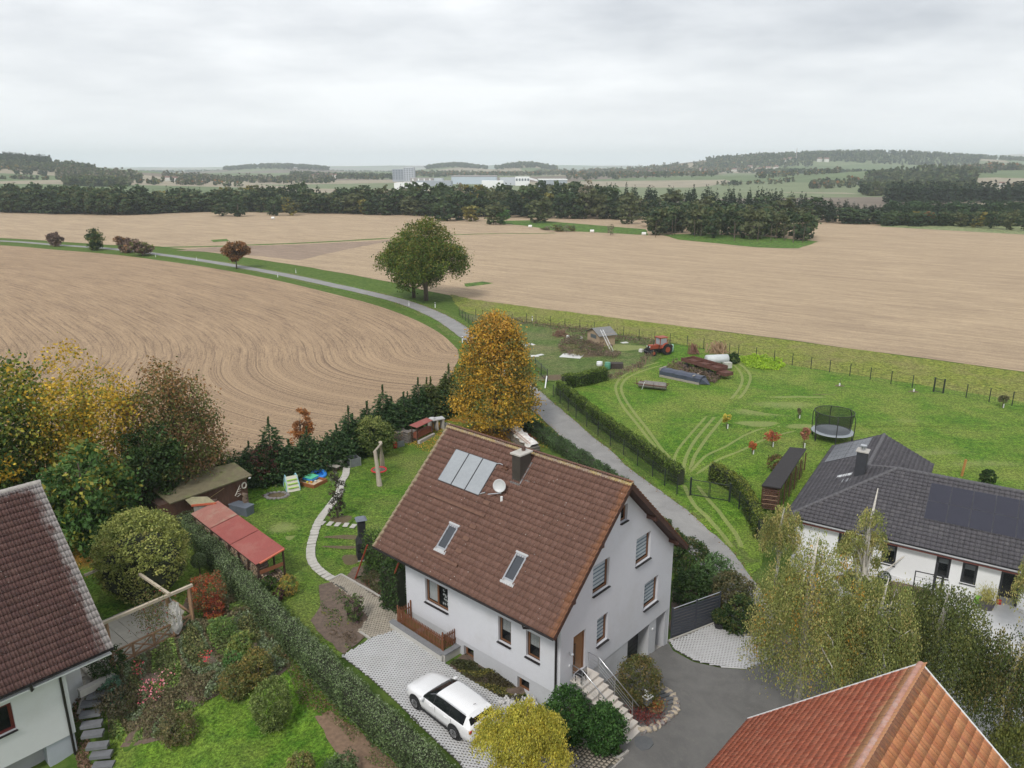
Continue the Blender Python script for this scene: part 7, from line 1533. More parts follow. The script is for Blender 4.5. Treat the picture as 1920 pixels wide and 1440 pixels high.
# town buildings
def tower(px0, px1, yt, yb, D, col, label, name='town_building', win=None, roof=None, depth=26, stripes=0):
    D *= .72; x0, x1 = (px0-960)/FPX*D, (px1-960)/FPX*D; y = D; zb = z_of(x0, y, yb) - 6; zt = z_of(x0, y, yt); t = thing(name, label, 'building', ((x0+x1)/2, y, zb)); w = x1-x0; h_ = zt-zb
    MB().bx((-w/2, 0, 0), (w/2, depth, h_)).build('wall', M('town_' + col[0], col[1], .8, .06, .05), t); 
    if roof: MB().bx((-w/2-.5, -.5, h_+.003), (w/2+.5, depth+.5, h_+1.2)).build('roof', M('town_' + roof[0], roof[1], .8, .06, .05), t)
    if win:
        nx_, nz_ = win; ww = w/nx_
        me = MB().bx((-ww*.3, -.25, 0), (ww*.3, -.02, (h_-8)/nz_*.55)).mesh('window', M('town_glass', (.12, .15, .19), .3, .1, 1))
        for i in range(nx_):
            for j in range(nz_): o = link('window', me, t); o.location = (-w/2 + ww*(i+.5), 0, 7 + (h_-8)/nz_*(j+.2))
    for k in range(stripes): MB().bx((-w/2 + w*(k+.35)/stripes, -.4, 5), (-w/2 + w*(k+.55)/stripes, -.02, h_-1)).build('panel', M('town_white', (.7, .72, .74), .8, .05, .05), t)
    return t
GR = ('grey', (.34, .37, .42)); LG = ('light', (.50, .53, .58)); WHT = ('white', (.82, .83, .84)); BRG = ('brown_grey', (.34, .31, .31)); BLU = ('blue_grey', (.48, .55, .63))
tower(744, 764, 317, 338, 1850, GR, 'grey left half of the tall hospital-like block in the town', win=(4, 6)); tower(764, 782, 313.5, 340, 1840, LG, 'tallest pale block in the town left of the grey sheds', win=(4, 7))
tower(746, 800, 343, 352, 1250, WHT, 'low white hall close behind the wood top'); tower(776, 817, 333.5, 345, 1700, BRG, 'brownish hall with white vertical panels', stripes=4); tower(818, 834, 334, 345, 1705, LG, 'small pale hall right of the brownish one')
tower(850, 932, 331, 348, 1650, BLU, 'long blue grey industrial hall in the town', roof=BRG, depth=60); tower(905, 944, 339, 347, 1400, WHT, 'white flat roof before the long industrial hall'); tower(938, 966, 333, 343, 1600, LG, 'pale works building in the middle of the town')
tower(966, 992, 331.5, 342, 1560, WHT, 'white works building with dark upright strips', stripes=0, win=(5, 1)); tower(1008, 1060, 337.5, 347, 1450, GR, 'long grey hall with white roof at the right of the works', roof=WHT, depth=30); tower(786, 850, 339, 346, 1520, GR, 'low grey row between the halls')
t = thing('conveyor_roof', 'white sloping covered bridge between the works buildings', 'building', ((985-960)/FPX*1500, 1500, 0)); mb = MB(); mb.bar((0, 0, z_of(26, 1500, 333)), ((1025-985)/FPX*1500, 0, z_of(26, 1500, 343)), 10, 3); mb.build('roof', M('town_white'), t); MB().bx((1, -1, -5), (3, 1, z_of(26, 1500, 336))).build('pillar', M('town_grey'), t)
hs = [(620,325,1700),(632,326,1720),(645,325,1690),(612,328,1600),(655,327,1650),(1350,318,2250),(1362,320,2230),(1378,316,2350),(1340,321,2200),(1395,319,2260),(1410,318,2300),(1424,317,2320),(1288,323,2300),(1302,324,2250),(1180,325,2250),(1202,326,2230),(1228,325,2300),(1448,311,2500),(1436,313,2480),(1500,312,2500),(1512,313,2500),(1555,343,1150),(1795,350,1000),(380,330,1250),(366,329,1260)]
HW = M('town_house_wall', (.62, .60, .56), .9, .05, .1); HRF = M('town_house_roof', (.20, .12, .10), .9, .2, .1)
hb = MB().bx((-5, -4, -4), (5, 4, 5)).mesh('wall', HW); hrf = MB().add([(-5.4, -4.4, 5), (5.4, -4.4, 5), (5.4, 4.4, 5), (-5.4, 4.4, 5), (-5.4, 0, 8.5), (5.4, 0, 8.5)], [(0, 1, 5, 4), (2, 3, 4, 5), (1, 2, 5), (3, 0, 4), (3, 2, 1, 0)]).mesh('roof', HRF)
for px, py, D in hs:
    x = (px-960)/FPX*D; t = thing('village_house', 'tiny pale house with red roof in the far village', 'house', (x, D - 60, h1(x, D-60) + 2), random.uniform(-.6, .6), 'houses of the far villages'); k = D/1500; t.scale = (k*.8, k*.7, k*.75); link('wall', hb, t); link('roof', hrf, t)
x = (1470.5-960)/FPX*2450; t = thing('radio_mast', 'slim radio mast on the wooded hill at the right', 'mast', (x, 2450, h1(x, 2450))); zt = z_of(x, 2450, 277) - t.location.z
MB().tube([(0, 0, 0), (0, 0, zt*.7), (0, 0, zt)], [1.3, 1.0, .5], 6).build('shaft', M('mast_red_white', (.42, .36, .35), .7, .1, .1), t)
# silage bales and delineator posts
BALE = M('white_foil', (.72, .72, .7), .5, .05, 1)
for (bx, by, lb) in [(512,411,'white wrapped bale at the left before the wood'), (994,427,'white wrapped bale on the meadow strip'), (1110,436,'white wrapped bale right on the meadow strip'), (1207,441,'white wrapped bale at the alder clump')]:
    o = MB().tube([(-.9, 0, .7), (.9, 0, .7)], .75, 12).build('silage_bale', BALE); o.location = at(bx, by); o.scale = (.85, .8, .8); tag(o, lb, 'bale', 'white wrapped bales')
for (bx, by, lb) in [(292,482,'white delineator post right of the brown bushes'), (369,489,'white delineator post left of the rusty tree'), (521,520,'white delineator post between rusty tree and oaks'), (555,512,'white delineator post on the far side of the lane'), (767,574,'white delineator post below the oaks on the field side'), (816,577,'white delineator post right of the oak trunks'), (867,643,'white delineator post at the tip of the stubble field'), (998,604,'white post by the allotment fence')]:
    t = thing('delineator_post', lb, 'post', at(bx, by), 0, 'white posts along the lane'); MB().prism([(-.06, -.05), (.06, -.05), (0, .07)], 0, 1.0).build('post', WHITE, t); MB().prism([(-.065, -.055), (.065, -.055), (0, .075)], .72, .88).build('reflector_band', BLK, t)
# the air
hz = MB().bx((-14000, -300, -25), (14000, 12500, 215)).build('haze', [], None, 'stuff')
hm = bpy.data.materials.new('haze'); hm.use_nodes = True; hn = hm.node_tree.nodes; 
for n_q in list(hn): hn.remove(n_q)
ho = hn.new('ShaderNodeOutputMaterial'); hv = hn.new('ShaderNodeVolumePrincipled'); hv.inputs['Color'].default_value = (0.86, 0.94, 1.0, 1); hv.inputs['Density'].default_value = 0.00015; hv.inputs['Anisotropy'].default_value = 0.0
hm.node_tree.links.new(hv.outputs[0], ho.inputs['Volume']); hz.data.materials.clear(); hz.data.materials.append(hm)

# ================================================================== VEHICLES AND LOOSE THINGS
def sub_mesh(V, F, name, mat, parent, lift=0.0, label=None, smooth_=True):
    mb = MB(); used = {}; 
    for f in F:
        ids = []
        for i in f:
            if i not in used: used[i] = len(mb.v); mb.v.append(Vector(V[i]))
            ids.append(used[i])
        mb.f.append(ids); mb.mi.append(0)
    me = mb.mesh(name, mat, smooth_)
    if lift:
        nv = [v.normal.copy() for v in me.vertices]
        for v, nn_ in zip(me.vertices, nv): v.co += nn_ * lift
    return link(name, me, parent, None, None, label)
def paint(name, col, rough=.25):
    m, N, L, b = new_mat(name); b.inputs['Base Color'].default_value = rgb(col); b.inputs['Roughness'].default_value = rough; b.inputs['Coat Weight'].default_value = .6; b.inputs['Coat Roughness'].default_value = .08
    v = wpos(N); f = nz(N, L, v, 2.0, 4, .6); L.new(mixc(N, L, .06, col, ramp(N, L, f, [(.3, (.5,)*3), (.7, (1,)*3)])), b.inputs['Base Color']); return m
def car(loc, rz_, pitch=0.0):
    t = thing('car', 'white estate car parked on the lattice paved drive', 'car', loc, rz_)
    # x, w (half width), zb, belt z, p6 y, p6 z, p7 y, p7 z, centre z
    S = [(2.27,.52,.34,.52,.50,.60,.36,.62,.63),(2.20,.74,.26,.58,.66,.68,.46,.70,.71),(2.02,.84,.23,.66,.74,.78,.5,.80,.81),(1.70,.88,.22,.78,.77,.86,.52,.895,.91),(1.30,.895,.22,.86,.78,.93,.52,.96,.975),(.95,.90,.22,.91,.79,.985,.54,1.01,1.03),
         (.80,.90,.22,.925,.78,1.02,.55,1.05,1.07),(.45,.90,.22,.93,.71,1.22,.56,1.27,1.285),(.08,.90,.22,.935,.655,1.385,.52,1.445,1.465),(-.4,.90,.22,.94,.65,1.42,.50,1.485,1.505),(-.95,.90,.22,.945,.645,1.42,.50,1.485,1.505),(-1.45,.895,.22,.955,.635,1.405,.49,1.465,1.485),
         (-1.85,.885,.23,.965,.615,1.375,.47,1.43,1.45),(-2.0,.875,.24,.965,.62,1.30,.48,1.37,1.39),(-2.16,.86,.27,.965,.66,1.06,.50,1.08,1.09),(-2.25,.82,.30,.93,.66,.96,.48,.965,.97),(-2.30,.74,.36,.70,.60,.74,.44,.75,.76)]
    V, k = [], 12
    for x, w, zb, zbelt, y6, z6, y7, z7, zc in S:
        half = [(.0, zb), (w*.86, zb), (w*.97, zb+.10), (w, zb + (zbelt-zb)*.45), (w*.985, zb + (zbelt-zb)*.72), (w*.965, zbelt), (w*.93, zbelt+.03), (y6, z6), (y7, z7), (0, zc)]
        V += [(x, y, z) for y, z in half] + [(x, -y, z) for y, z in half[-2:0:-1]]
    k = 18; n = len(S); body, side, wind, rear = [], [], [], []
    for i in range(n-1):
        for j in range(k):
            f = (i*k+j, i*k+(j+1) % k, (i+1)*k+(j+1) % k, (i+1)*k+j)
            if j in (6, 11) and 6 <= i <= 12: side.append((i, j, f))
            elif j in (7, 8, 9, 10) and i in (6, 7): wind.append(f)
            elif j in (7, 8, 9, 10) and i in (13,): rear.append(f)
            else: body.append(f)
    body += [tuple(range(k))[::-1], tuple(range((n-1)*k, n*k))]
    P_ = paint('white_car_paint', (.78, .78, .79)); GL = M('car_glass', (.012, .014, .016), .06, .05, 3); PL_ = M('black_plastic', (.018, .018, .02), .55, .1, 5)
    sub_mesh(V, body, 'body', P_, t)
    # side glass: paint-coloured pillars are the gaps between the panes
    for j in (6, 11):
        for a, b_, lb in ((6, 8, None), (8, 10, None), (10, 12, None)):
            fs = [f for i, jj, f in side if jj == j and a <= i < b_]; sub_mesh(V, fs, 'side_window', GL, t)
        fs = [f for i, jj, f in side if jj == j and i >= 12]; sub_mesh(V, fs, 'rear_pillar', P_, t)
    sub_mesh(V, wind, 'windscreen', GL, t); sub_mesh(V, rear, 'rear_window', GL, t)
    for s in (1, -1):
        g = MB()   # window frame lines and pillars
        for a, b_ in ((8, .94), (10, .95)):
            x = S[a][0]; g.bar((x, s*S[a][1]*.935, S[a][3]+.03), (x, s*(S[a][4]+.004), S[a][5]), .05, .012)
        g.build('door_pillar', PL_, t)
        g = MB(); g.tube([(.05, s*.66, 1.44), (-.9, s*.655, 1.475), (-1.8, s*.62, 1.43)], .016, 5); g.build('roof_rail', M('rail_silver', (.5,.5,.52), .3, .05, 4, metal=.7), t)
        for x in (.25, -.75): g = MB(); g.box((x, s*.895, .80), (.2, .03, .035)); g.build('door_handle', P_, t)
        g = MB(); g.box((.72, s*.99, .98), (.16, .2, .13)); g.build('mirror', P_, t, bevel=.03)
        for x0, x1 in ((.92, .90), (-.08, -.06), (-1.15, -1.12)): g = MB(); g.bar((x0, s*.893, .34), (x1, s*.885, .93), .008, .012); g.build('door_seam', M('seam', (.12, .12, .12), .7), t)
        g = MB(); g.bx((-1.0, s*.865, .20), (1.0, s*.905, .29)); g.build('sill_trim', PL_, t)
        g = MB(); g.add([(2.17, s*.55, .56), (2.17, s*.60, .68), (1.90, s*.80, .77), (1.86, s*.855, .66), (2.08, s*.80, .56)], [(0, 1, 2, 3, 4) if s < 0 else (4, 3, 2, 1, 0)]); 
        for q in g.v: q.x += .035; q.y += s*.02
        g.build('headlight', M('headlight_glass', (.45, .47, .5), .1, .1, 8), t)
        g = MB(); g.box((-2.235, s*.72, .86), (.10, .26, .15), s*.35); g.build('tail_light', M('tail_light_red', (.42, .03, .015), .25, .15, 8), t, bevel=.02)
        for x in (1.33, -1.33):
            w = bpy.data.objects.new('wheel', None); COL.objects.link(w); w.parent = t; w.location = (x, s*.79, .32)
            a = MB(); a.lathe([(.40, 0), (.405, .01), (.395, .02)], n=28); o = a.build('wheel_arch', PL_, w); o.rotation_euler = (R(-90) if s > 0 else R(90), 0, 0); o.location = (0, s*.10, .05)
            a = MB(); a.lathe([(.21, 0), (.30, .0), (.325, .03), (.325, .19), (.30, .215), (.21, .215)], n=28); o = a.build('tyre', M('tyre_rubber', (.016, .016, .017), .8, .2, 8), w, smooth_=True); o.rotation_euler = (R(-90) if s > 0 else R(90), 0, 0); o.location = (0, -s*.07, 0)
            a = MB(); a.lathe([(.215, .0), (.20, .03), (.06, .02)], n=24)
            for q in range(10): an = 6.283*q/10; a.bar((.05*math.cos(an), .05*math.sin(an), .045), (.205*math.cos(an), .205*math.sin(an), .045), .03, .02)
            o = a.build('rim', M('alloy_rim', (.34, .34, .35), .3, .1, 8, metal=.7), w); o.rotation_euler = (R(-90) if s > 0 else R(90), 0, 0); o.location = (0, s*.12, 0)
    g = MB(); g.box((2.275, 0, .42), (.04, .9, .16)); g.box((2.25, 0, .60), (.05, .8, .06)); g.build('grille', PL_, t)
    g = MB(); g.box((-2.31, 0, .56), (.02, .52, .11)); g.build('number_plate', WHITE, t); g = MB(); g.box((-2.28, 0, .36), (.06, 1.3, .14)); g.build('rear_bumper_insert', PL_, t)
    g = MB(); g.box((-2.05, 0, 1.455), (.28, 1.1, .03)); g.build('roof_spoiler', P_, t, bevel=.01); g = MB(); g.tube([(-1.6, 0, 1.49), (-1.75, 0, 1.62)], .012, 5); g.build('aerial', PL_, t)
    g = MB(); g.bar((.80, .55, 1.03), (.70, -.1, 1.09), .03, .015); g.bar((.80, -.2, 1.06), (.68, -.6, 1.07), .03, .015); g.build('wipers', PL_, t)
    return t
fw, rw_ = at(783, 1328), at(855.5, 1385); d = fw - rw_; ca = math.atan2(d.y, d.x); mid = (fw + rw_) / 2; right = Vector((math.sin(ca), -math.cos(ca), 0)); c_ = mid + right * .83
c0 = car((c_.x, c_.y, h1(c_.x, c_.y) + .10), ca); sc_ = d.length / 2.66; c0.scale = (sc_, sc_, sc_*.93)

# --- tractor
def tractor(loc, rz_):
    t = thing('tractor', 'old orange-red tractor with cab parked by the allotment fence', 'tractor', loc, rz_); RD = M('tractor_red', (.30, .06, .03), .55, .25, 3, dirt=(.16, .07, .05)); BK = M('tyre_rubber'); 
    MB().box((.95, 0, 1.15), (1.5, .62, .62)).build('bonnet', RD, t, bevel=.06); MB().box((1.72, 0, 1.1), (.06, .5, .5)).build('grille', BLK, t); MB().box((.5, 0, .75), (2.4, .4, .35)).build('chassis', BLK, t)
    c = MB()
    for x, y in ((-.9, -.6), (-.9, .6), (.25, -.55), (.25, .55)): c.bar((x, y, .9), (x*.9, y*.92, 2.35), .08)
    c.build('cab_posts', RD, t); MB().box((-.33, 0, 2.4), (1.45, 1.3, .12)).build('cab_roof', RD, t, bevel=.04); MB().box((.24, 0, 1.85), (.02, .95, .85)).build('windscreen', M('dusty_glass', (.30, .33, .36), .2, .1, 3), t)
    for s in (-1, 1):
        MB().box((-.33, s*.58, 1.85), (1.0, .02, .85)).build('side_window', M('dusty_glass'), t); MB().box((-.35, s*.6, 1.15), (1.2, .04, .5)).build('cab_side', RD, t)
        for x, r, w, nm in ((-.75, .78, .4, 'rear_wheel'), (1.45, .45, .26, 'front_wheel')):
            q = MB(); q.tube([(x, s*(.62), r), (x, s*(.62+w), r)], r, 20); o = q.build(nm, BK, t); q = MB(); q.tube([(x, s*(.62+w+.005), r), (x, s*(.62+w+.03), r)], r*.5, 14); q.build('rim', RD, o)
        q = MB(); n = 8; q.add([(-.75 + .9*math.cos(a), s*.6, .8 + .88*math.sin(a)) for a in np.linspace(.3, 2.9, n)] + [(-.75 + .9*math.cos(a), s*1.02, .8 + .88*math.sin(a)) for a in np.linspace(.3, 2.9, n)], [(i, i+1, n+i+1, n+i) for i in range(n-1)]); q.build('mudguard', RD, t)
    MB().tube([(1.1, .2, 1.45), (1.1, .2, 2.1)], .04, 8).build('exhaust', BLK, t); q = MB()
    for s in (-1, 1): q = MB(); q.tube([(1.75, s*.32, 1.25), (1.8, s*.32, 1.25)], .09, 10); q.build('headlight', WHITE, t)
    q = MB(); q.box((1.95, 0, .55), (.3, 1.3, .12)); q.build('front_loader_bar', BLK, t)
tr_ = at(1235, 664); tractor(tr_, R(205))
# green-white barrel behind the tractor
def barrel(p, r, h_, mat, label, name='barrel', cat='barrel', lid=None):
    t = thing(name, label, cat, p); MB().lathe([(r*.86, 0), (r, h_*.3), (r, h_*.7), (r*.93, h_)], n=14).build('body', mat, t, smooth_=True)
    MB().lathe([(r*.97, h_+.002), (r*.97, h_+.05), (r*.5, h_+.08)], n=14).build('lid', lid or mat, t); return t
barrel(at(1257, 660), .42, 1.0, M('pale_green_plastic', (.35, .55, .45), .5, .1, 4), 'pale green drum behind the orange-red tractor')
barrel(at(1139, 693), .38, .9, M('green_plastic', (.08, .26, .17), .5, .1, 4), 'green water butt in the allotment'); barrel(at(1124, 686), .4, .5, WHITE, 'white tub left of the green water butt', 'tub', 'tub')
c = thing('compost_crate', 'dark crate beside the green water butt', 'crate', at(1154, 690), R(-5)); MB().bx((-.95, -.5, 0), (.95, .5, .7)).build('body', M('dark_crate', (.05, .04, .035), .9, .3, 4), c); 
# rusted trailer
RUST = M('rusty_steel', (.115, .048, .035), .85, .35, 2.5, .3, dirt=(.07, .035, .03))
a, b_ = at(1276, 690), at(1335, 708); t = base('farm_trailer', 'long rusty flat trailer beside the tarp covered stack', 'trailer', a, b_); Lt = (b_ - a).length + .6
MB().bx((0, 0, .95), (Lt, 2.0, 1.05)).build('deck', RUST, t)
for y in (0, 1.94): MB().bx((0, y, 1.06), (Lt, y+.06, 1.4)).build('side_rail', RUST, t)
for x in (0, Lt*.33, Lt*.66, Lt-.06): MB().bx((x, .07, 1.06), (x+.06, 1.93, 1.32)).build('cross_rail', RUST, t)
for x in (.9, Lt-1.0):
    for y in (-.05, 1.85): q = MB(); q.tube([(x, y, .42), (x, y+.2, .42)], .42, 16); q.build('wheel', M('tyre_rubber'), t)
MB().bx((Lt-.3, .3, .5), (Lt+1.2, 1.7, .9)).build('drawbar_frame', RUST, t)
# white tank
a, b_ = at(1325, 692), at(1367, 690); t = base('slurry_tank', 'long whitish round tank lying behind the rusty trailer', 'tank', a, b_); Lt = (b_-a).length
q = MB(); q.tube([(0, .5, 1.1), (.1, .5, 1.1), (Lt-.1, .5, 1.1), (Lt, .5, 1.1)], [.35, .62, .62, .35], 18); q.build('tank', M('grey_white_tank', (.52, .55, .56), .5, .15, 2, dirt=(.3, .32, .3)), t, smooth_=True); MB().bx((.4, .1, 0), (.6, .9, .55)).build('cradle', RUST, t); MB().bx((Lt-.6, .1, 0), (Lt-.4, .9, .55)).build('cradle', RUST, t)
MB().bx((Lt-1.2, -1.2, .3), (Lt-.2, -.5, 1.0)).build('grey_fitting', M('dirty_white', (.42, .42, .38), .7, .2, 4), t)
# tarpaulin covered stack
a, b_ = at(1236, 706), at(1312, 722); t = base('covered_stack', 'long timber stack under a dark blue tarpaulin', 'stack', a, b_); Lt = (b_-a).length; TARP = M('blue_grey_tarp', (.055, .065, .095), .45, .2, 2, .4)
pr = [(-.05, 0.25), (-.05, .75), (.3, .98), (.75, 1.05), (1.2, .95), (1.5, .7), (1.5, .25)]; V = []; n = 12
for i in range(n+1): V += [(Lt*i/n, y + .03*math.sin(i*2.1+j), z*(1 - .12*max(0, i/n - .55)) + .04*math.sin(i*1.7 + j*1.3)) for j, (y, z) in enumerate(pr)]
k = len(pr); q = MB(); q.add(V, [(i*k+j, i*k+j+1, (i+1)*k+j+1, (i+1)*k+j) for i in range(n) for j in range(k-1)] + [tuple(range(k)), tuple(range(n*k, n*k+k))[::-1]]); q.build('tarpaulin', TARP, t)
for z in (.02, .16): MB().bx((.1, -.12, z), (Lt-.05, -.02, z+.11)).build('board', M('grey_timber', (.33, .30, .26), .9, .2, 4), t)
q = MB(); q.add([(Lt, 0, .1), (Lt, 1.5, .1), (Lt+.9, .9, .02), (Lt+.1, .1, .75), (Lt+.1, 1.2, .7), (Lt+.8, .6, .1)], [(0, 3, 5), (3, 4, 5), (4, 1, 2), (4, 2, 5), (0, 5, 2)]); q.build('tarpaulin_tail', TARP, t)
MB().bx((-.02, -.1, .8), (.12, 1.4, 1.1)).build('weight_plank', M('grey_timber'), t); MB().bx((Lt-1.0, -.1, .92), (Lt-.85, 1.3, 1.0)).build('weight_plank', M('grey_timber'), t)
# rollers / old logs on a frame
a, b_ = at(1197, 728), at(1248, 734); t = base('field_roller', 'old farm roller with grey drums on a rusty frame, nearest the hedge', 'machine', a, b_); Lt = (b_-a).length; DR = M('weathered_drum', (.19, .175, .16), .9, .3, 4)
for y, x0, x1 in ((.1, 0, Lt*.55), (.1, Lt*.57, Lt), (.75, Lt*.15, Lt*.95)): q = MB(); q.tube([(x0, y, .5), (x1, y, .5)], .33, 14); q.build('drum', DR, t)
for y in (-.25, .45, 1.1): MB().bx((-.15, y, .55), (Lt+.15, y+.07, .65)).build('frame_bar', RUST, t)
MB().bar((-.6, .2, .5), (.1, .3, .6), .06).build('drawbar', RUST, t); MB().bar((.5, -.35, -.02), (.75, -.3, .9), .05).build('support', WHITE, t); MB().bar((-.25, 0, .4), (-.25, 0, 1.25), .05).build('lever', RUST, t)
# brush piles
def brush(px, py, w, h_, n, cols, label, name='brush_pile'):
    p = at(px, py); t = thing(name, label, 'brush pile', p); q = MB()
    for i in range(n):
        a = random.uniform(0, 6.28); r = random.uniform(0, w); s = Vector((r*math.cos(a), r*math.sin(a), random.uniform(0, .2))); e = s*.3 + Vector((random.uniform(-w, w)*.5, random.uniform(-w, w)*.5, random.uniform(.3, h_))); q.bar(s, e, random.uniform(.02, .07))
    q.build('sticks', M(cols[0], cols[1], .9, .35, 4), t, 'stuff'); return t
brush(1345, 662, 1.9, 1.7, 170, ('tan_sticks', (.36, .24, .15)), 'large tan brush and plank pile behind the white tank'); brush(1300, 664, 1.0, 1.6, 90, ('red_sticks', (.22, .11, .08)), 'pointed reddish brush pile beside the tan one'); brush(1050, 630, 1.6, 1.0, 120, ('brown_sticks', (.20, .12, .08)), 'low brown brush pile left of the allotment hut')
# allotment hut
a, b_ = at(1101, 641), at(1124, 650); t = base('allotment_hut', 'small wooden allotment hut with a grey gabled roof', 'hut', a, b_); w = (b_-a).length; HWD = M('pale_hut_wood', (.34, .255, .175), .85, .2, 4, stretch=(1, 1, .4)); dpt = 2.6
for i in range(9): zt = 1.75 + .55*(1 - abs((i+.5)/9*2 - 1)); MB().bx((w*i/9+.004, 0, 0), (w*(i+1)/9-.004, .05, zt)).build('plank', HWD, t)
MB().bx((0, .06, 0), (w, dpt, 1.75)).build('body', HWD, t); MB().bx((w*.28, -.03, .95), (w*.72, -.003, 1.5)).build('window', M('hut_glass', (.10, .12, .13), .3, .1, 3), t)
RF = M('grey_felt', (.19, .19, .185), .9, .2, 3); slab_quad(t, 'roof', [(-.3, -.3, 1.62), (w/2, -.3, 2.45), (w/2, dpt+.2, 2.45), (-.3, dpt+.2, 1.62)], .05, RF); slab_quad(t, 'roof', [(w/2+.002, -.3, 2.45), (w+.35, -.3, 1.58), (w+.35, dpt+.2, 1.58), (w/2+.002, dpt+.2, 2.45)], .05, RF)
p0 = at(1149, 661); x, y = P(1128, 618, 4.7); ld = thing('ladder', 'white ladder leaning on the allotment hut roof', 'ladder', p0); e = Vector((x, y, 4.7)) - p0; sd = Vector((e.y, -e.x, 0)).normalized()*.2
for s in (-1, 1): MB().bar(sd*s, e + sd*s, .05, .04).build('rail', WHITE, ld)
for i in range(11): c = e*((i+.7)/11.5); MB().bar(c - sd, c + sd, .035).build('rung', WHITE, ld)
p0 = at(1140, 655)
for i, (px, py, w, h_, lb) in enumerate([(1002,668,1.2,.8,'flat grey slab lying left in the allotment'), (1013,666,.9,.6,'small white slab at the linden side of the allotment'), (985,648,.9,.7,'pale board near the linden crown'), (997,646,1.2,.5,'white board right of the pale one'), (1072,668,2.9,2.2,'large pale sheet on the grass before the hut'), (1171,643,1.0,.7,'white crate by the dark shrubs'), (1065,634,.4,.4,'white bucket left of the hut'), (1090,636,.3,.3,'tiny white pot by the hut'), (1202,660,.5,.5,'white box left of the tractor')]):
    o = MB().bx((-w/2, -h_/2, 0), (w/2, h_/2, .06 if w > .5 else .4)).build('sheet' if w > .5 else 'bucket', M('pale_sheet2', (.60, .60, .58), .7, .1, 3)); o.location = at(px, py, .02); o.rotation_euler = (0, 0, i*.7); tag(o, lb, 'board' if w > .5 else 'bucket')

# --- mesh fences
FEN = M('fence_green_black', (.020, .028, .026), .5, .15, 5)
def mesh_fence(name, label, pts_px, ht, tops=True, vstep=.12, group=None, hbars=(.05, .35, .65, .95, 1.25), wire=.008, w_post=.07, extra=1, last=True):
    t = thing(name, label, 'fence', (0, 0, 0), 0, group); P_ = [at(*q) for q in pts_px]
    pm = MB().bx((-w_post/2, -w_post/2, -.3), (w_post/2, w_post/2, ht+.05)).mesh('post', FEN)
    for q in P_: o = link('post', pm, t); o.location = q
    for a, b_ in zip(P_[:-1], P_[1:]):
        g = MB(); n = max(2, int((b_-a).length / vstep))
        for i in range(1, n): c = a.lerp(b_, i/n); g.bar(c + Vector((0, 0, .05)), c + Vector((0, 0, ht)), wire)
        for h_ in list(hbars) + [ht]: g.bar(a + Vector((0, 0, h_)), b_ + Vector((0, 0, h_)), wire*1.6)
        g.build('mesh_panel', FEN, t, 'stuff' if False else None)
    return t
mesh_fence('mesh_fence', 'black double-wire mesh fence along the lane in front of the thuja hedge', [(1037,745),(1050,757),(1065,771),(1080,785),(1100,801),(1121,817),(1144,836),(1169,853),(1195,873),(1223,894),(1246,911),(1269,927),(1293,930)], 1.45)
mesh_fence('mesh_fence', 'black mesh fence curving from the double gate to the birches', [(1368,941),(1385,955),(1399,974),(1410,993),(1420,1012),(1430,1034)], 1.45)
gt = thing('double_gate', 'black mesh double gate across the wheel tracks', 'gate', (0, 0, 0)); A, B = at(1294, 929), at(1367, 941); A.z = B.z = (A.z+B.z)/2; mdp = A.lerp(B, .49)
for q in (A, B): MB().box(q + Vector((0, 0, .75)), (.12, .12, 1.7)).build('gate_post', FEN, gt)
for p, q in ((A, mdp), (mdp, B)):
    g = MB(); a, b_ = p.lerp(q, .03), p.lerp(q, .97); 
    for z in (.1, 1.4): g.bar(a + Vector((0, 0, z)), b_ + Vector((0, 0, z)), .045)
    for c in (a, b_): g.bar(c + Vector((0, 0, .1)), c + Vector((0, 0, 1.4)), .045)
    for i in range(1, 14): c = a.lerp(b_, i/14); g.bar(c + Vector((0, 0, .1)), c + Vector((0, 0, 1.4)), .01)
    for z in (.4, .7, 1.0): g.bar(a + Vector((0, 0, z)), b_ + Vector((0, 0, z)), .012)
    g.build('gate_leaf', FEN, gt)
g2 = thing('sliding_gate', 'dark open gate at the allotment entrance by the linden', 'gate', (0, 0, 0)); A, B = at(1004, 694), at(1026, 716)
for k in range(3): c = A.lerp(B, k/2); MB().bar(c + Vector((0, 0, -.2)), c + Vector((0, 0, 1.6)), .08).build('gate_post', FEN, g2)
g = MB(); 
for z in (.15, 1.4): g.bar(A + Vector((0, 0, z)), B + Vector((0, 0, z)), .05)
for i in range(1, 20): c = A.lerp(B, i/20); g.bar(c + Vector((0, 0, .15)), c + Vector((0, 0, 1.4)), .015)
g.build('gate_leaf', FEN, g2); MB().bar(at(1022, 728), at(1025, 722) + Vector((0, 0, 1.1)), .12).build('white_sign_board', WHITE, g2)
mesh_fence('field_fence', 'short dark fence at the lane bend below the oaks', [(861,592),(867,597),(873,602),(879,607),(886,612),(893,616)], 1.5, vstep=.3)
fx = [(892,596),(905,598),(932,601),(960,603),(987,605),(1005,607),(1032,611),(1059,615),(1087,619),(1114,623),(1141,627),(1169,632),(1198,637),(1227,641),(1256,645),(1288,650),(1319,655),(1350,661),(1367,664),(1384,667),(1417,673),(1451,679),(1485,685),(1520,692),(1555,698),(1593,705),(1631,713),(1670,720),(1710,728)]
mesh_fence('field_fence', 'long thin post and wire fence between the meadow and the stubble field', fx, 1.55, vstep=.5, hbars=(.1, .5, 1.0), wire=.006)
mesh_fence('field_fence', 'last section of the post and wire fence right of the small gate', [(1768,737),(1811,746),(1854,754),(1897,761),(1945,770),(2000,782)], 1.55, vstep=.5, hbars=(.1, .5, 1.0), wire=.006)
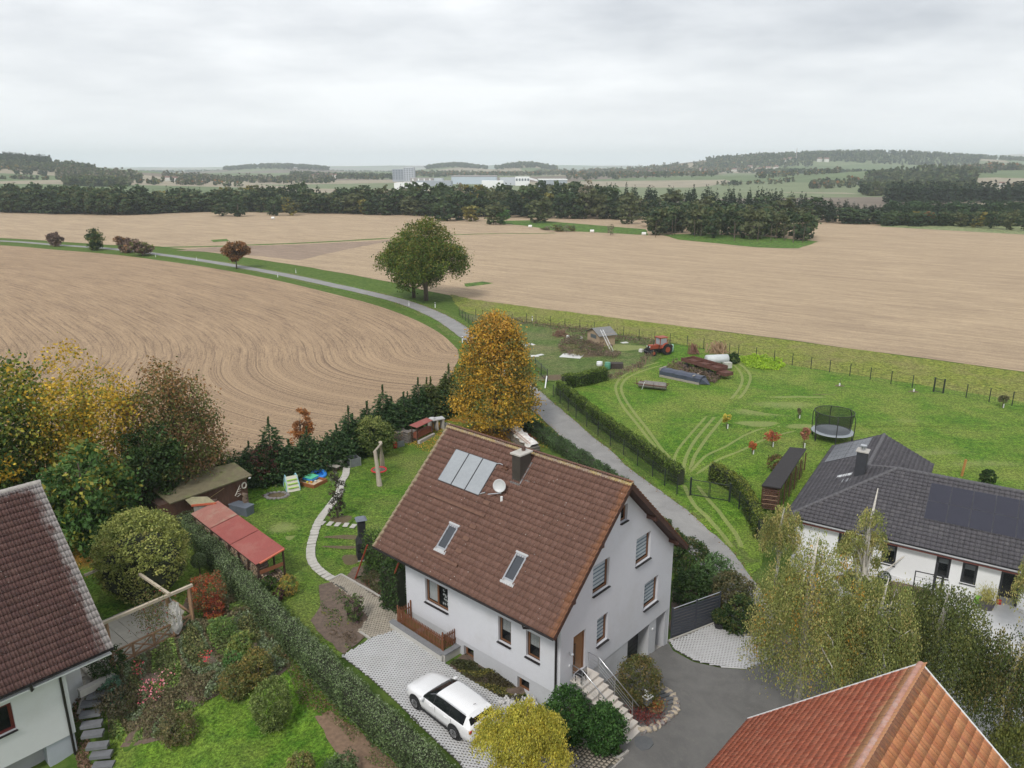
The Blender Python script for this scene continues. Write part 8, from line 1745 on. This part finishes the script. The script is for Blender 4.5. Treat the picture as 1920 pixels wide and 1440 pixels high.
sg = thing('field_gate', 'small wire gate in the far fence', 'gate', (0, 0, 0)); A, B = at(1751, 724), at(1769, 728); A = at(1750, 735); B = at(1768, 738)
for q in (A, B): MB().bar(q, q + Vector((0, 0, 1.75)), .12).build('gate_post', FEN, sg)
g = MB(); 
for z in (.15, 1.6): g.bar(A + Vector((0, 0, z)), B + Vector((0, 0, z)), .05)
for i in range(1, 8): c = A.lerp(B, i/8); g.bar(c + Vector((0, 0, .15)), c + Vector((0, 0, 1.6)), .012)
g.build('gate_leaf', FEN, sg)
# reed-coloured stakes along the allotment edge
t = thing('stake_row', 'row of brown stakes curving between allotment and meadow', 'stakes', (0, 0, 0)); scl = spline([at(a, b) for a, b in [(1243,640),(1240,655),(1222,672),(1205,688),(1170,703),(1130,712)]], 5); sm_ = MB().bx((-.03, -.03, -.1), (.03, .03, .9)).mesh('stake', M('stake_wood', (.24, .17, .11), .9, .2, 5))
for p in scl: o = link('stake', sm_, t); o.location = p + Vector((random.uniform(-.2, .2), random.uniform(-.2, .2), 0)); o.rotation_euler = (random.uniform(-.2, .2), random.uniform(-.2, .2), 0)

# --- trampoline
c = at(1559, 823); D_ = c.y*CP - (c.z-CAMZ)*SP; Rt = 37.5*D_/FPX; t = thing('trampoline', 'round black trampoline with safety net in the meadow', 'trampoline', c); NET, N_, L_2, b_s = new_mat('black_net'); b_s.inputs['Base Color'].default_value = (.01, .01, .01, 1); b_s.inputs['Alpha'].default_value = .55; b_s.inputs['Roughness'].default_value = .9
q = MB(); q.lathe([(Rt*.80, .86), (Rt*.98, .86), (Rt*1.0, .80), (Rt*.80, .82)], n=32); q.build('edge_pad', M('grey_pad', (.30, .33, .36), .6, .1, 4), t); q = MB(); q.lathe([(0.01, .83), (Rt*.8, .83), (Rt*.8, .80), (.01, .80)], n=32); q.build('mat', BLK, t)
n = 32; q = MB(); q.add([(Rt*.82*math.cos(6.283*i/n), Rt*.82*math.sin(6.283*i/n), .9) for i in range(n)] + [(Rt*.92*math.cos(6.283*i/n), Rt*.92*math.sin(6.283*i/n), 2.75) for i in range(n)], [(i, (i+1) % n, n+(i+1) % n, n+i) for i in range(n)]); q.build('safety_net', NET, t)
q = MB(); q.tube([(Rt*.93*math.cos(6.283*i/n), Rt*.93*math.sin(6.283*i/n), 2.76) for i in range(n+1)], .03, 6, False); q.build('top_ring', BLK, t)
for i in range(6):
    a = 6.283*i/6 + .3; u = Vector((math.cos(a), math.sin(a), 0)); q = MB(); q.tube([u*Rt*.98 + Vector((0, 0, 0)), u*Rt*1.04 + Vector((0, 0, 1.2)), u*Rt*1.04 + Vector((0, 0, 2.3)), u*Rt*.93 + Vector((0, 0, 2.78))], .04, 6); q.build('net_pole', BLK, t)
    q = MB(); q.tube([u*Rt*.95 + Vector((0, 0, .84)), u*Rt*.95], .035, 6); q.build('leg', BLK, t)
q = MB(); q.box((.15, .1, .835), (.5, .3, .01), .4); q.build('printed_patch', WHITE, t)
# --- dark wood shelter
cs4 = [atp(1428, 910, 3.85), atp(1464, 915, 3.85), atp(1512, 841, 4.1), atp(1481, 838, 4.1)]; t = base('wood_shelter', 'dark brown slatted wood shelter with black flat roof next to the bungalow', 'shelter', (cs4[0].x, cs4[0].y, 1.85), (cs4[1].x, cs4[1].y, 1.85)); iv = (Matrix.Translation(t.location) @ Matrix.Rotation(t.rotation_euler.z, 4, 'Z')).inverted(); lc = [iv @ p for p in cs4]
slab_quad(t, 'roof', lc, .1, M('black_felt', (.030, .027, .028), .9, .25, 3, .3)); DSW = M('dark_shed_wood', (.085, .038, .024), .8, .3, 5, stretch=(1, 1, .4)); w = lc[1].x; L3 = lc[3].y
for i in range(10): MB().bx((.08, .1, .08 + i*.19), (w-.1, .13, .2 + i*.19)).build('slat', DSW, t)
for x in (.05, w-.1):
    for j in range(6): y = .1 + (L3-.3)*j/5; MB().bx((x + lc[3].x*j/5, y, -.1), (x+.1 + lc[3].x*j/5, y+.1, 1.95)).build('post', DSW, t)
for j in range(5):
    y = .15 + (L3-.3)*j/5; off = lc[3].x*(j+.5)/5
    for i in range(7): MB().bx((w-.1+off, y+.1, .1+i*.27), (w-.07+off, y + (L3-.3)/5-.1, .28+i*.27)).build('slat', DSW, t)
log_pile(t, Matrix.Translation((.15, .35, .05)), w-.3, 1.6, 1.0, .08)
q = MB(); 
for z in (.5, .85, 1.2): q.tube([(.15, .05, z), (w*.4, 0, z+.05), (w-.15, .05, z+.02)], .02, 5)
q.build('leaning_rods', M('tan_rod', (.38, .25, .15), .8, .2, 5), t)
# --- garden play things
t = thing('play_slide', 'light blue and lime green plastic slide with a crawl tunnel', 'slide', at(545, 914), R(-60)); LB = M('light_blue_plastic', (.30, .55, .64), .45, .06, 4); LM2 = M('lime_plastic', (.36, .62, .07), .45, .06, 4); CRM = M('cream_plastic', (.60, .57, .48), .5, .08, 4)
q = MB(); q.add([(-.75, -.3, .02), (-.75, .3, .02), (.05, .3, .95), (.05, -.3, .95), (-.75, -.38, .2), (-.75, .38, .2), (.05, .38, 1.15), (.05, -.38, 1.15)], [(0, 1, 2, 3), (0, 3, 7, 4), (1, 5, 6, 2)]); q.build('slide_chute', LB, t)
for s in (-1, 1):
    n = 10; q = MB(); o1 = [(.15, s*.45, 1.25), (.5, s*.45, 1.2), (.85, s*.55, .5), (.95, s*.55, 0), (-.7, s*.42, 0), (-.8, s*.42, .18), (-.05, s*.42, 1.1)]
    hole = [(.45 + .2*math.cos(a), s*.5, .45 + .26*math.sin(a)) for a in np.linspace(0, 6.283, 11)[:-1]]
    q.add([(x, y, z) for x, y, z in o1] + [(x, y - s*.05, z) for x, y, z in o1], [tuple(range(7)), tuple(range(7, 14))[::-1]] + [(i, (i+1) % 7, 7+(i+1) % 7, 7+i) for i in range(7)]); q.build('side_panel', LB, t)
    q = MB(); q.add([(x, y+s*.012, z) for x, y, z in hole], [tuple(range(10))]); q.build('porthole', BLK, t); q = MB(); q.tube([(x, y+s*.015, z) for x, y, z in hole + hole[:1]], .035, 6); q.build('porthole_rim', LM2, t)
q = MB(); q.bx((.1, -.42, 1.0), (.5, .42, 1.04)); q.build('platform', LM2, t); q = MB(); q.add([(.5, -.5, 1.2), (.5, .5, 1.2), (1.0, .5, 0), (1.0, -.5, 0)], [(0, 1, 2, 3)]); q.build('steps_panel', CRM, t)
for z in (.3, .6, .9): q = MB(); q.bx((1.02-.42*z, -.4, z), (1.1-.42*z, .4, z+.06)); q.build('step', LM2, t)
t = thing('sandbox', 'wooden sandbox with a green lid and blue toy tray', 'sandbox', at(584, 906), R(-28)); ORW = M('orange_timber', (.26, .095, .035), .7, .2, 5)
for a, b_ in (((-1.0, -.8), (1.0, -.7)), ((-1.0, .7), (1.0, .8)), ((-1.0, -.69), (-.9, .69)), ((.9, -.69), (1.0, .69))): MB().bx((*a, 0), (*b_, .3)).build('board', ORW, t)
MB().bx((-.89, -.69, .0), (.89, .69, .12)).build('sand', M('sand', (.52, .42, .28), .95, .15, 8), t)
o = MB().box((0, 0, 0), (.95, .9, .06)).build('lid', M('mint_plastic', (.12, .55, .33), .45, .06, 4), t, bevel=.02); o.location = (-.35, .35, .42); o = MB().box((0, 0, 0), (1.0, .95, .16)).build('tray', M('blue_plastic', (.04, .28, .62), .45, .06, 4), t, bevel=.03); o.location = (-.35, .35, .28)
for x, y, cc in ((.2, -.2, (.7, .35, .04)), (-.1, -.35, (.75, .6, .05)), (.35, .1, (.65, .65, .65)), (.05, -.1, (.6, .1, .05))): o = MB().lathe([(.06, 0), (.09, .14), (.08, .15)], n=10).build('toy', M('toy_%d' % int(cc[0]*100+cc[1]*10), cc, .5), t); o.location = (x, y, .13)
q = MB(); n = 20; q.tube([(.55*math.cos(6.283*i/n), .55*math.sin(6.283*i/n), .2) for i in range(n+1)], .17, 8, False); t = thing('paddling_ring', 'bright blue inflatable ring leaning by the spruces', 'ring', at(597, 893)); o = q.build('ring', M('bright_blue', (.03, .22, .68), .35, .08, 3), t, smooth_=True); o.rotation_euler = (.15, .1, 0); MB().lathe([(.02, .05), (.5, .06), (.5, .12)], n=16).build('floor', M('bright_blue'), t)
def planter(px, py, w, h_, mat, inner, label, rz_=R(-25), frame=None):
    t = thing('planter_box', label, 'planter', at(px, py), rz_); 
    for a, b_ in (((-w/2, -w/2), (w/2, -w/2+.06)), ((-w/2, w/2-.06), (w/2, w/2)), ((-w/2, -w/2+.061), (-w/2+.06, w/2-.061)), ((w/2-.06, -w/2+.061), (w/2, w/2-.061))): MB().bx((*a, 0), (*b_, h_)).build('side', mat, t)
    MB().bx((-w/2+.07, -w/2+.07, 0), (w/2-.07, w/2-.07, h_*.55)).build('soil', inner, t)
    if frame:
        for x, y in ((-w/2, -w/2), (w/2, -w/2), (-w/2, w/2), (w/2, w/2)): MB().bx((x-.03, y-.03, 0), (x+.03, y+.03, h_+.02)).build('corner', frame, t)
    return t
planter(638, 872, .8, .62, CRM, M('bed_soil'), 'cream coloured square planter by the spruces', R(-20)); planter(663, 872, .95, .75, M('galvanised', (.16, .17, .18), .5, .2, 4), BLK, 'grey metal-framed square planter right of the cream one', R(35), ALU)
t = thing('wheelbarrow_bench', 'low weathered bench frame left of the cream planter', 'bench', at(625, 882), R(-25)); MB().bx((-.6, -.25, .4), (.6, .25, .46)).build('seat', M('grey_timber'), t)
for x in (-.5, .5): 
    for y in (-.2, .2): MB().bx((x-.03, y-.03, 0), (x+.03, y+.03, .4)).build('leg', DSW, t)
t = thing('log_swing', 'rustic swing of two bleached trunks with a red nest seat', 'swing', at(712, 905)); BLW = M('bleached_trunk', (.36, .31, .25), .9, .25, 5, .4)
a0 = at(712, 911); a1 = at(718, 880); o0 = t.location
pA, pB = a0 - o0, a1 - o0; tA = Vector((P(703, 846, 5.0)[0], P(703, 846, 5.0)[1], 5.0)) - o0; tB = Vector((P(713, 829, 5.2)[0], P(713, 829, 5.2)[1], 5.2)) - o0
q = MB(); q.tube([pA - Vector((0, 0, .2)), pA.lerp(tA, .5), tA], [.24, .17, .14], 9); q.build('trunk', BLW, t); q = MB(); q.tube([pB - Vector((0, 0, .2)), pB.lerp(tB, .5), tB], [.24, .18, .15], 9); q.build('trunk', BLW, t); q = MB(); q.tube([tA + Vector((-.1, 0, -.1)), tB + Vector((.1, 0, -.1))], .09, 7); q.build('cross_beam', BLW, t)
cc_ = at(711, 890) - o0; n = 20; q = MB(); q.tube([cc_ + Vector((.62*math.cos(6.283*i/n), .62*math.sin(6.283*i/n), .45)) for i in range(n+1)], .07, 7, False); q.build('nest_ring', M('red_rope', (.50, .025, .03), .6, .1, 5), t, smooth_=True); q = MB(); 
for i in range(-3, 4): hw_ = .6*math.sqrt(1-(i/4)**2); q.bar(cc_ + Vector((i*.15, -hw_, .44)), cc_ + Vector((i*.15, hw_, .44)), .02); q.bar(cc_ + Vector((-hw_, i*.15, .45)), cc_ + Vector((hw_, i*.15, .45)), .02)
q.build('nest_net', M('rope_grey', (.2, .19, .18), .8), t); top_ = tA.lerp(tB, .5)
for s in (-1, 1): q = MB(); q.bar(top_, cc_ + Vector((0, s*.6, .5)), .02); q.build('rope', M('rope_grey'), t)
# fire pit
t = thing('fire_pit', 'round fire pit ringed with grey stones on the lawn', 'fire pit', at(519, 930)); ST = M('grey_stone', (.20, .185, .18), .9, .25, 5, .4)
def stone_mesh(seed, s=(.2, .16, .12)):
    r = random.Random(seed); bm = bmesh.new(); bmesh.ops.create_icosphere(bm, subdivisions=1, radius=1)
    for v in bm.verts: v.co = Vector((v.co.x*s[0], v.co.y*s[1], v.co.z*s[2])) * r.uniform(.75, 1.2)
    me = bpy.data.meshes.new('stone'); bm.to_mesh(me); bm.free(); me.materials.append(ST); return me
stm = [stone_mesh(i) for i in range(4)]
for i in range(16): o = link('stone', stm[i % 4], t); a = 6.283*i/16; o.location = (.85*math.cos(a), .62*math.sin(a), .06); o.rotation_euler = (0, 0, a*3)
MB().lathe([(.05, .02), (.6, .03), (.7, .01)], n=14, sy=.75).build('ash', M('ash', (.07, .065, .065), .95, .4, 6), t)
# log piles, red-roofed shelter, concrete shelves at the back
def stack(name, label, px0, py0, px1, py1, hei, dep, r=.06, mats=None, ragged=.15, flip=False):
    a, b_ = at(px0, py0), at(px1, py1); t = base(name, label, 'firewood', a, b_); log_pile(t, Matrix.Identity(4), (b_-a).length, hei, dep, r, 'log', mats, .06, ragged); return t
GREYL = [M('grey_bark', (.17, .15, .135), .95, .35, 7), M('old_log_end'), M('log_end')]
stack('log_stack', 'tall grey stack of long branches left of the red roofed shelter', 735, 832, 764, 827, 1.35, 1.6, .06, GREYL, .25); stack('log_stack', 'split log stack right beside the red roofed shelter', 765, 832, 783, 824, 1.15, .7, .07, GREYL, .1)
c = [atp(767, 797, 3.95), atp(800, 783, 3.95), atp(811.5, 788, 3.75), atp(782, 802, 3.75)]; t = base('red_roof_shelter', 'small log shelter with a slanting red sheet roof under the spruces', 'shelter', (c[3].x, c[3].y, 2.25), (c[2].x, c[2].y, 2.25)); iv = (Matrix.Translation(t.location) @ Matrix.Rotation(t.rotation_euler.z, 4, 'Z')).inverted(); lc = [iv @ p for p in c]; slab_quad(t, 'roof', lc, .04, REDSH); w = lc[2].x
for x in (.05, w-.05):
    for y in (.05, max(.6, lc[0].y-.1)): MB().bx((x-.04, y-.04, -.1), (x+.04, y+.04, 1.45)).build('post', POST, t)
MB().bx((.1, .1, .35), (w-.1, .55, .9)).build('red_boards', M('dark_red_boards', (.20, .06, .035), .8, .25, 6), t); 
for i in range(4): MB().bx((i*w/4, -.25, -.1), ((i+.97)*w/4, .0, .22)).build('block', CONC, t)
t = thing('block_shelf', 'grey concrete block shelf with white lids right of the red roof shelter', 'shelf', at(818, 806), R(28)); 
for x in (-.65, 0, .65): MB().bx((x-.1, -.35, 0), (x+.1, .35, 1.1)).build('block_pier', CONC, t)
MB().bx((-.8, -.4, 1.1), (.8, .4, 1.2)).build('top_slab', M('pale_sheet'), t); o = MB().lathe([(.3, 0), (.3, .12), (.1, .18)], n=12).build('lid', M('pale_sheet'), t); o.location = (-.4, 0, 1.2)
barrel(at(836, 803), .22, .5, M('galvanised'), 'small grey bin at the right of the block shelf', 'bin', 'bin'); barrel(at(741, 840), .2, .55, M('red_plastic', (.45, .03, .03), .5), 'red canister in front of the branch stack', 'canister', 'canister'); o = MB().box((0, 0, .3), (.7, .04, .6), .6).build('metal_sheet', M('galvanised')); o.location = at(752, 838); tag(o, 'grey metal sheet leaning beside the red canister', 'sheet')
t = base('tarped_log_stack', 'log stack half covered with white plastic sheet beside the low hedge', 'firewood', at(1012, 860), at(948, 800)); Lt = (at(1012, 860) - at(948, 800)).length
log_pile(t, Matrix.Diagonal((1, 1, 1, 1)), Lt, 1.25, .95, .075, 'log', GREYL, .08, .12)
V = []; n = 14
for i in range(n+1): V += [(Lt*.72*i/n, y + .1*math.sin(i*2.3+j), z + .10*math.sin(i*1.9+j*2) + .03) for j, (y, z) in enumerate([(-.12, .9), (0, 1.38), (.4, 1.5), (.8, 1.42), (1.05, 1.1)])]
keep = [(i*5+j, i*5+j+1, (i+1)*5+j+1, (i+1)*5+j) for i in range(n) for j in range(4) if not (j == 0 and i % 3 == 0) and (i < 9 or j in (1, 2))]; q = MB(); q.add(V, keep); q.build('plastic_sheet', M('white_plastic_sheet', (.66, .64, .62), .4, .15, 3, .3, dirt=(.4, .36, .32)), t)
for k in range(2): q = MB(); q.bar((.3, .85+k*.25, 1.5), (Lt-.4, .8+k*.25, 1.55), .05); q.build('holding_pole', M('pinkish_pole', (.5, .33, .28), .7), t)
# --- things around the stairs
t = thing('gravel_pit', 'heap of white round stones in the light well by the cellar window', 'stones', at(972, 1322)); wst = [stone_mesh(20+i, (.11, .09, .07)) for i in range(4)]
WST = M('white_pebble', (.52, .51, .5), .8, .2, 4)
for m_ in wst: m_.materials.clear(); m_.materials.append(WST)
for i in range(120): a = random.uniform(0, 6.28); r = math.sqrt(random.random()); o = link('stone', wst[i % 4], t); o.location = (r*1.0*math.cos(a), r*.6*math.sin(a), random.uniform(0, .16) + .04); o.rotation_euler = (a, r, a)
t = thing('mailbox', 'grey mailbox on a post at the foot of the stairs', 'mailbox', at(1213, 1338), R(40)); MB().bx((-.04, -.04, 0), (.04, .04, .8)).build('post', ANTH, t); MB().bx((-.2, -.14, .6), (.2, .14, .98)).build('box', M('mailbox_grey', (.15, .16, .17), .5), t, bevel=.02); MB().bx((-.22, -.17, .98), (.22, .17, 1.02)).build('lid', WHITE, t)
t = thing('garden_lamp', 'small white mushroom lamp behind the mailbox', 'lamp', at(1211, 1325)); MB().tube([(0, 0, 0), (0, 0, .85)], .025, 6).build('pole', WHITE, t); MB().lathe([(.04, .85), (.13, .92), (.12, .97), (.03, 1.0)], n=12).build('shade', WHITE, t)
t = thing('flower_bowl', 'round bowl of orange and green autumn plants by the mailbox', 'planter', at(1229, 1335)); MB().lathe([(.22, 0), (.38, .2), (.42, .32), (.38, .32)], n=18).build('bowl', M('bowl_olive', (.20, .17, .09), .6), t); X = rng.normal(size=(500, 3))*[.2, .2, .12] + [0, 0, .5]; link('plants', leaf_mesh('plants', X, .05, palette(500, ORG + [(.12, .16, .04)])), t)
X = rng.normal(size=(900, 3))*[.55, .35, .1] + [0, 0, .25]; o = link('red_ground_plant', leaf_mesh('red_ground_plant', X, .045, palette(900, [(.12, .03, .03), (.2, .05, .04)]))); o.location = at(1205, 1348); tag(o, 'low dark red foliage between stair rail and flower bowl', 'plant')
t = thing('rockery_edge', 'curved edging of rough stones round the bed between stairs and court', 'stones', (0, 0, 0)); ecl = spline([at(a, b) for a, b in [(1205,1372),(1225,1368),(1245,1355),(1262,1340),(1268,1325),(1262,1308),(1245,1295)]], 4)
rst = [stone_mesh(30+i, (.26, .17, .15)) for i in range(4)]
for i, m_ in enumerate(rst): m_.materials.clear(); m_.materials.append([M('tan_stone', (.40, .34, .26), .9, .2, 4, .3), ST][i % 2])
for i, p in enumerate(ecl): o = link('stone', rst[i % 4], t); o.location = p + Vector((0, 0, .1)); o.rotation_euler = (0, 0, i*1.3)
for i in range(5): o = MB().box((0, 0, 0), (.6, .2, .1)).build('slate_slab', M('slate_slab', (.10, .105, .11), .7, .2, 5), t); o.location = at(1232 + i*7, 1296 + i*6, .1); o.rotation_euler = (0, 0, R(20))
o = MB().lathe([(.1, 0), (.62, .01), (.60, .06), (.1, .08)], n=9, sy=.75).build('stone_slab', M('slate_slab')); o.location = at(1203, 1396, .02); o.rotation_euler = (0, 0, .5); tag(o, 'flat dark stone slab on the court at the foot of the stairs', 'stone slab')
t = thing('potted_conifer', 'dark bushy plant in a black pot beside the slat fence', 'potted plant', at(1348, 1178)); MB().lathe([(.25, 0), (.34, .42), (.30, .42)], n=16).build('pot', BLK, t); D = unit(1500); link('foliage', leaf_mesh('foliage', D*[.55, .5, .5]*(rng.uniform(.4, 1, (1500, 1))) + [0, 0, .85], .05, palette(1500, DKG + OLV[:1])), t)
t = thing('stair_chair', 'dark wire chair standing on the landing by the front door', 'chair', (HX, HY, 0), HR); 
for i in range(8): MB().bar((.95 + i*.05, -.66, 3.55), (.95 + i*.05, -.60, 3.95), .015).build('back_bar', BLK, t)
MB().bx((.9, -.6, 3.5), (1.35, -.2, 3.54)).build('seat', BLK, t)
for x in (.93, 1.32):
    for y in (-.57, -.23): MB().bx((x-.015, y-.015, 3.1), (x+.015, y+.015, 3.5)).build('leg', BLK, t)
# --- bungalow side things
t = thing('plant_tub', 'large dark tub with yellow grasses near the bungalow door', 'planter', at(1848, 1141)); MB().lathe([(.36, 0), (.46, .5), (.42, .5)], n=18).build('tub', M('dark_tub', (.08, .07, .085), .6), t); X = rng.normal(size=(900, 3))*[.28, .28, .3] + [0, 0, .95]; link('grasses', leaf_mesh('grasses', X, .09, palette(900, [(.36, .33, .10), (.28, .27, .08)]), .2, np.tile([0, 0, 1.], (900, 1))), t)
barrel(at(1833, 1131), .2, .4, M('bright_green_plastic', (.16, .55, .03), .5), 'bright green watering can shaped tub left of the grass tub', 'green_bucket', 'bucket'); barrel(at(1872, 1133), .15, .25, M('red_plastic'), 'small red pot by the bungalow door', 'red_pot', 'pot')
o = MB().lathe([(.02, 0), (.2, .08), (.27, .27), (.2, .46), (.02, .54)], n=16).build('garden_ball', WHITE, smooth_=True); o.location = at(1611, 1100, .05); tag(o, 'white garden ball in the bed before the bungalow', 'ball')
bt = thing('box_ball', 'dark clipped box ball in a white pot at the bungalow wall', 'plant', at(1655, 1103)); D = unit(1200); link('foliage', leaf_mesh('foliage', D*.42*(rng.uniform(.85, 1, (1200, 1))) + [0, 0, .8], .035, palette(1200, [(.015, .03, .012), (.025, .045, .016)])), bt); MB().lathe([(.2, 0), (.28, .4), (.24, .4)], n=14).build('pot', WHITE, bt)
t = thing('trellis_frame', 'black rectangular wire trellis standing on the bungalow terrace', 'trellis', (0, 0, 0)); A, B = at(1709, 1120), at(1744, 1128)
for q_, hh in ((A, 1.9), (B, 2.0)): MB().bar(q_, q_ + Vector((0, 0, hh)), .05).build('post', BLK, t)
MB().bar(A + Vector((0, 0, 1.88)), B + Vector((0, 0, 1.88)), .05).build('top_bar', BLK, t); q = MB()
for z in (.5, .75, 1.0, 1.25, 1.5): q.bar(A + Vector((0, 0, z)), B + Vector((0, 0, z)), .012)
q.build('wires', BLK, t)
t = thing('flag_post', 'pair of thick black posts right of the wire trellis', 'post', at(1746, 1125)); MB().bx((-.06, -.06, 0), (.06, .06, 2.6)).build('tall_post', BLK, t); MB().bx((.45, -.06, 0), (.55, .06, 1.7)).build('short_post', BLK, t)
o = MB().bar((0, 0, 0), (.12, 0, 1.5), .14).build('orange_stake', M('orange_wood', (.42, .20, .06), .7)); o.location = at(1803, 893); tag(o, 'orange wooden stake in the lawn behind the bungalow roof', 'stake')
cover('bed_green', [(1585,1075),(1625,1085),(1660,1095),(1740,1115),(1700,1130),(1600,1115),(1570,1100)], 3500, .5, .06, [GRN, OLV, [(0.07,0.15,0.04)]], 31)
# --- left garden: terrace, pergola, slab stairs
ter = [(120,1260),(185,1175),(225,1150),(300,1125),(352,1150),(345,1178),(215,1262),(160,1300),(130,1310)]
sheet('left_terrace', pxy(ter), .05, M('beige_slab_terrace', (.42, .39, .33), .9, .12, 2, .2, dirt=(.3, .28, .23)), .8)
tp = bpy.data.objects.new('terrace_slabs', None); COL.objects.link(tp); tp['kind'] = 'structure'; poly = pxy(ter); sm2 = MB().box((0, 0, 0), (.585, .585, .05)).mesh('slab', M('beige_slab', (.44, .41, .35), .9, .14, 2.5, .2, dirt=(.32, .30, .25)), bevel=.01)
cx, cy = poly[1]; ca_, sa_ = math.cos(R(48.6)), math.sin(R(48.6))
for i in range(-14, 15):
    for j in range(-14, 15):
        x, y = cx + (i*ca_ - j*sa_)*.6, cy + (i*sa_ + j*ca_)*.6
        if inpoly([x], [y], poly)[0] and len(tp.children) < 160: o = link('slab', sm2, tp); o.location = (x, y, h1(x, y) + .055 + random.uniform(0, .006)); o.rotation_euler = (0, 0, R(48.6))
PW = M('pergola_wood', (.28, .17, .10), .8, .25, 5, .2, stretch=(1, 1, .5)); PW2 = M('pale_beam', (.46, .39, .30), .8, .2, 5)
pg = thing('pergola', 'timber pergola with braced railing over the terrace of the left house', 'pergola', (0, 0, 0))
def bm_(p, q, w, mat, nm): MB().bar(p, q, w, w).build(nm, mat, pg)
b1 = at(364, 1180); t1 = Vector((b1.x, b1.y, z_of(b1.x, b1.y, 1100))); zt = t1.z; b0_ = at(213, 1256); t0 = Vector((b0_.x, b0_.y, zt)); x2, y2 = P(312, 1113, zt); b2_ = Vector((x2, y2, h1(x2, y2)))
for b_q in (b1, b0_, b2_): bm_(b_q + Vector((0, 0, -.1)), Vector((b_q.x, b_q.y, zt-.06)), .16, PW, 'post')
bm_(t0 + (t0-t1)*.06, t1 + (t1-t0)*.05, .15, PW2, 'beam'); x3, y3 = P(262, 1079, zt); bm_(Vector((x3, y3, zt+.08)), Vector((x2, y2, zt+.08)) + (Vector((x2, y2, 0))-Vector((x3, y3, 0)))*.1, .14, PW2, 'beam'); x4, y4 = P(193, 1064, zt); x5, y5 = P(158, 1079, zt); bm_(Vector((x4, y4, zt)), Vector((x5, y5, zt)), .13, PW2, 'beam')
for z in (.25, .98): bm_(Vector((b0_.x, b0_.y, b0_.z+z)), Vector((b1.x, b1.y, b1.z+z)), .09, PW, 'rail')
n = 4
for i in range(n):
    a = b0_.lerp(b1, i/n); b_ = b0_.lerp(b1, (i+1)/n); bm_(a + Vector((0, 0, .27)), b_ + Vector((0, 0, .95)), .06, PW, 'brace'); bm_(a + Vector((0, 0, .95)), b_ + Vector((0, 0, .27)), .06, PW, 'brace'); bm_(b_, b_ + Vector((0, 0, 1.0)), .1, PW, 'rail_post')
e_ = b1 + (Vector((b1.x-b0_.x, b1.y-b0_.y, 0)).normalized().cross(Vector((0, 0, -1))))*2.2; 
for z in (.25, .98): bm_(Vector((b1.x, b1.y, b1.z+z)), Vector((e_.x, e_.y, b1.z+z)), .09, PW, 'rail')
st_ = thing('rock_column', 'pale rough rock column standing under the pergola', 'rock', at(330, 1192)); bm = bmesh.new(); bmesh.ops.create_icosphere(bm, subdivisions=3, radius=1)
for v in bm.verts: v.co = Vector((v.co.x*.42, v.co.y*.35, (v.co.z+1)*1.05)) * (1 + .22*math.sin(v.co.x*7 + v.co.z*9) * math.cos(v.co.y*8 + v.co.z*5))
me = bpy.data.meshes.new('rock'); bm.to_mesh(me); bm.free(); me.materials.append(M('pale_rock', (.52, .50, .47), .9, .3, 3, .5, dirt=(.14, .15, .11))); link('rock', me, st_)
X = np.vstack([rng.normal(size=(1600, 3))*[.5, .35, .7] + [0, 0, 1.7]]); o = link('climbing_plant', leaf_mesh('climbing_plant', X, .05, palette(1600, [(.10, .12, .04), (.16, .13, .05), (.30, .06, .05)], [5, 3, .6]))); o.location = at(295, 1205); tag(o, 'climbing plant on the pergola beam left of the rock column', 'climber')
ls_ = thing('slab_stairs', 'dark slab stairs running down between the left house and the shrubs', 'steps', (0, 0, 0)); DS = M('dark_slab', (.15, .155, .165), .85, .2, 4, .3)
spx = [(183, 1302), (172, 1318), (170, 1338), (172, 1358), (174, 1376), (183, 1398), (190, 1415), (194, 1435)]
for i, (a, b_) in enumerate(spx): z = 1.75 - i*.26; x, y = P(a, b_, z); o = MB().box((0, 0, 0), (.95, .42, .16)).build('step', DS, ls_); o.location = (x, y, z); o.rotation_euler = (0, 0, R(18) - .03*i)
p = at(170, 1280); q = at(150, 1340); MB().bar((p.x, p.y, 2.0), (q.x, q.y, .8), .18, .3).build('side_wall', CONC, ls_); x, y = P(215, 1268, 2.1); x2, y2 = P(148, 1300, 2.1); MB().bar((x, y, 2.1), (x2, y2, 2.1), .3, .4).build('edge_beam', CONC, ls_)
cover('bark_mulch', [(135,1285),(165,1290),(165,1420),(190,1460),(150,1460),(135,1380)], 2500, .08, .06, [[(.26, .17, .11), (.18, .12, .08)]], 33)
# lattice table and fence under the walnut
t = thing('garden_bench', 'brown slatted bench in the shade behind the round bush', 'bench', at(262, 985), R(30))
for i in range(7): MB().bx((-.8, -.6 + i*.18, .7), (.8, -.46 + i*.18, .74)).build('slat', DSW, t)
for x in (-.7, .7): MB().bx((x-.04, -.5, 0), (x+.04, .5, .69)).build('leg', DSW, t)
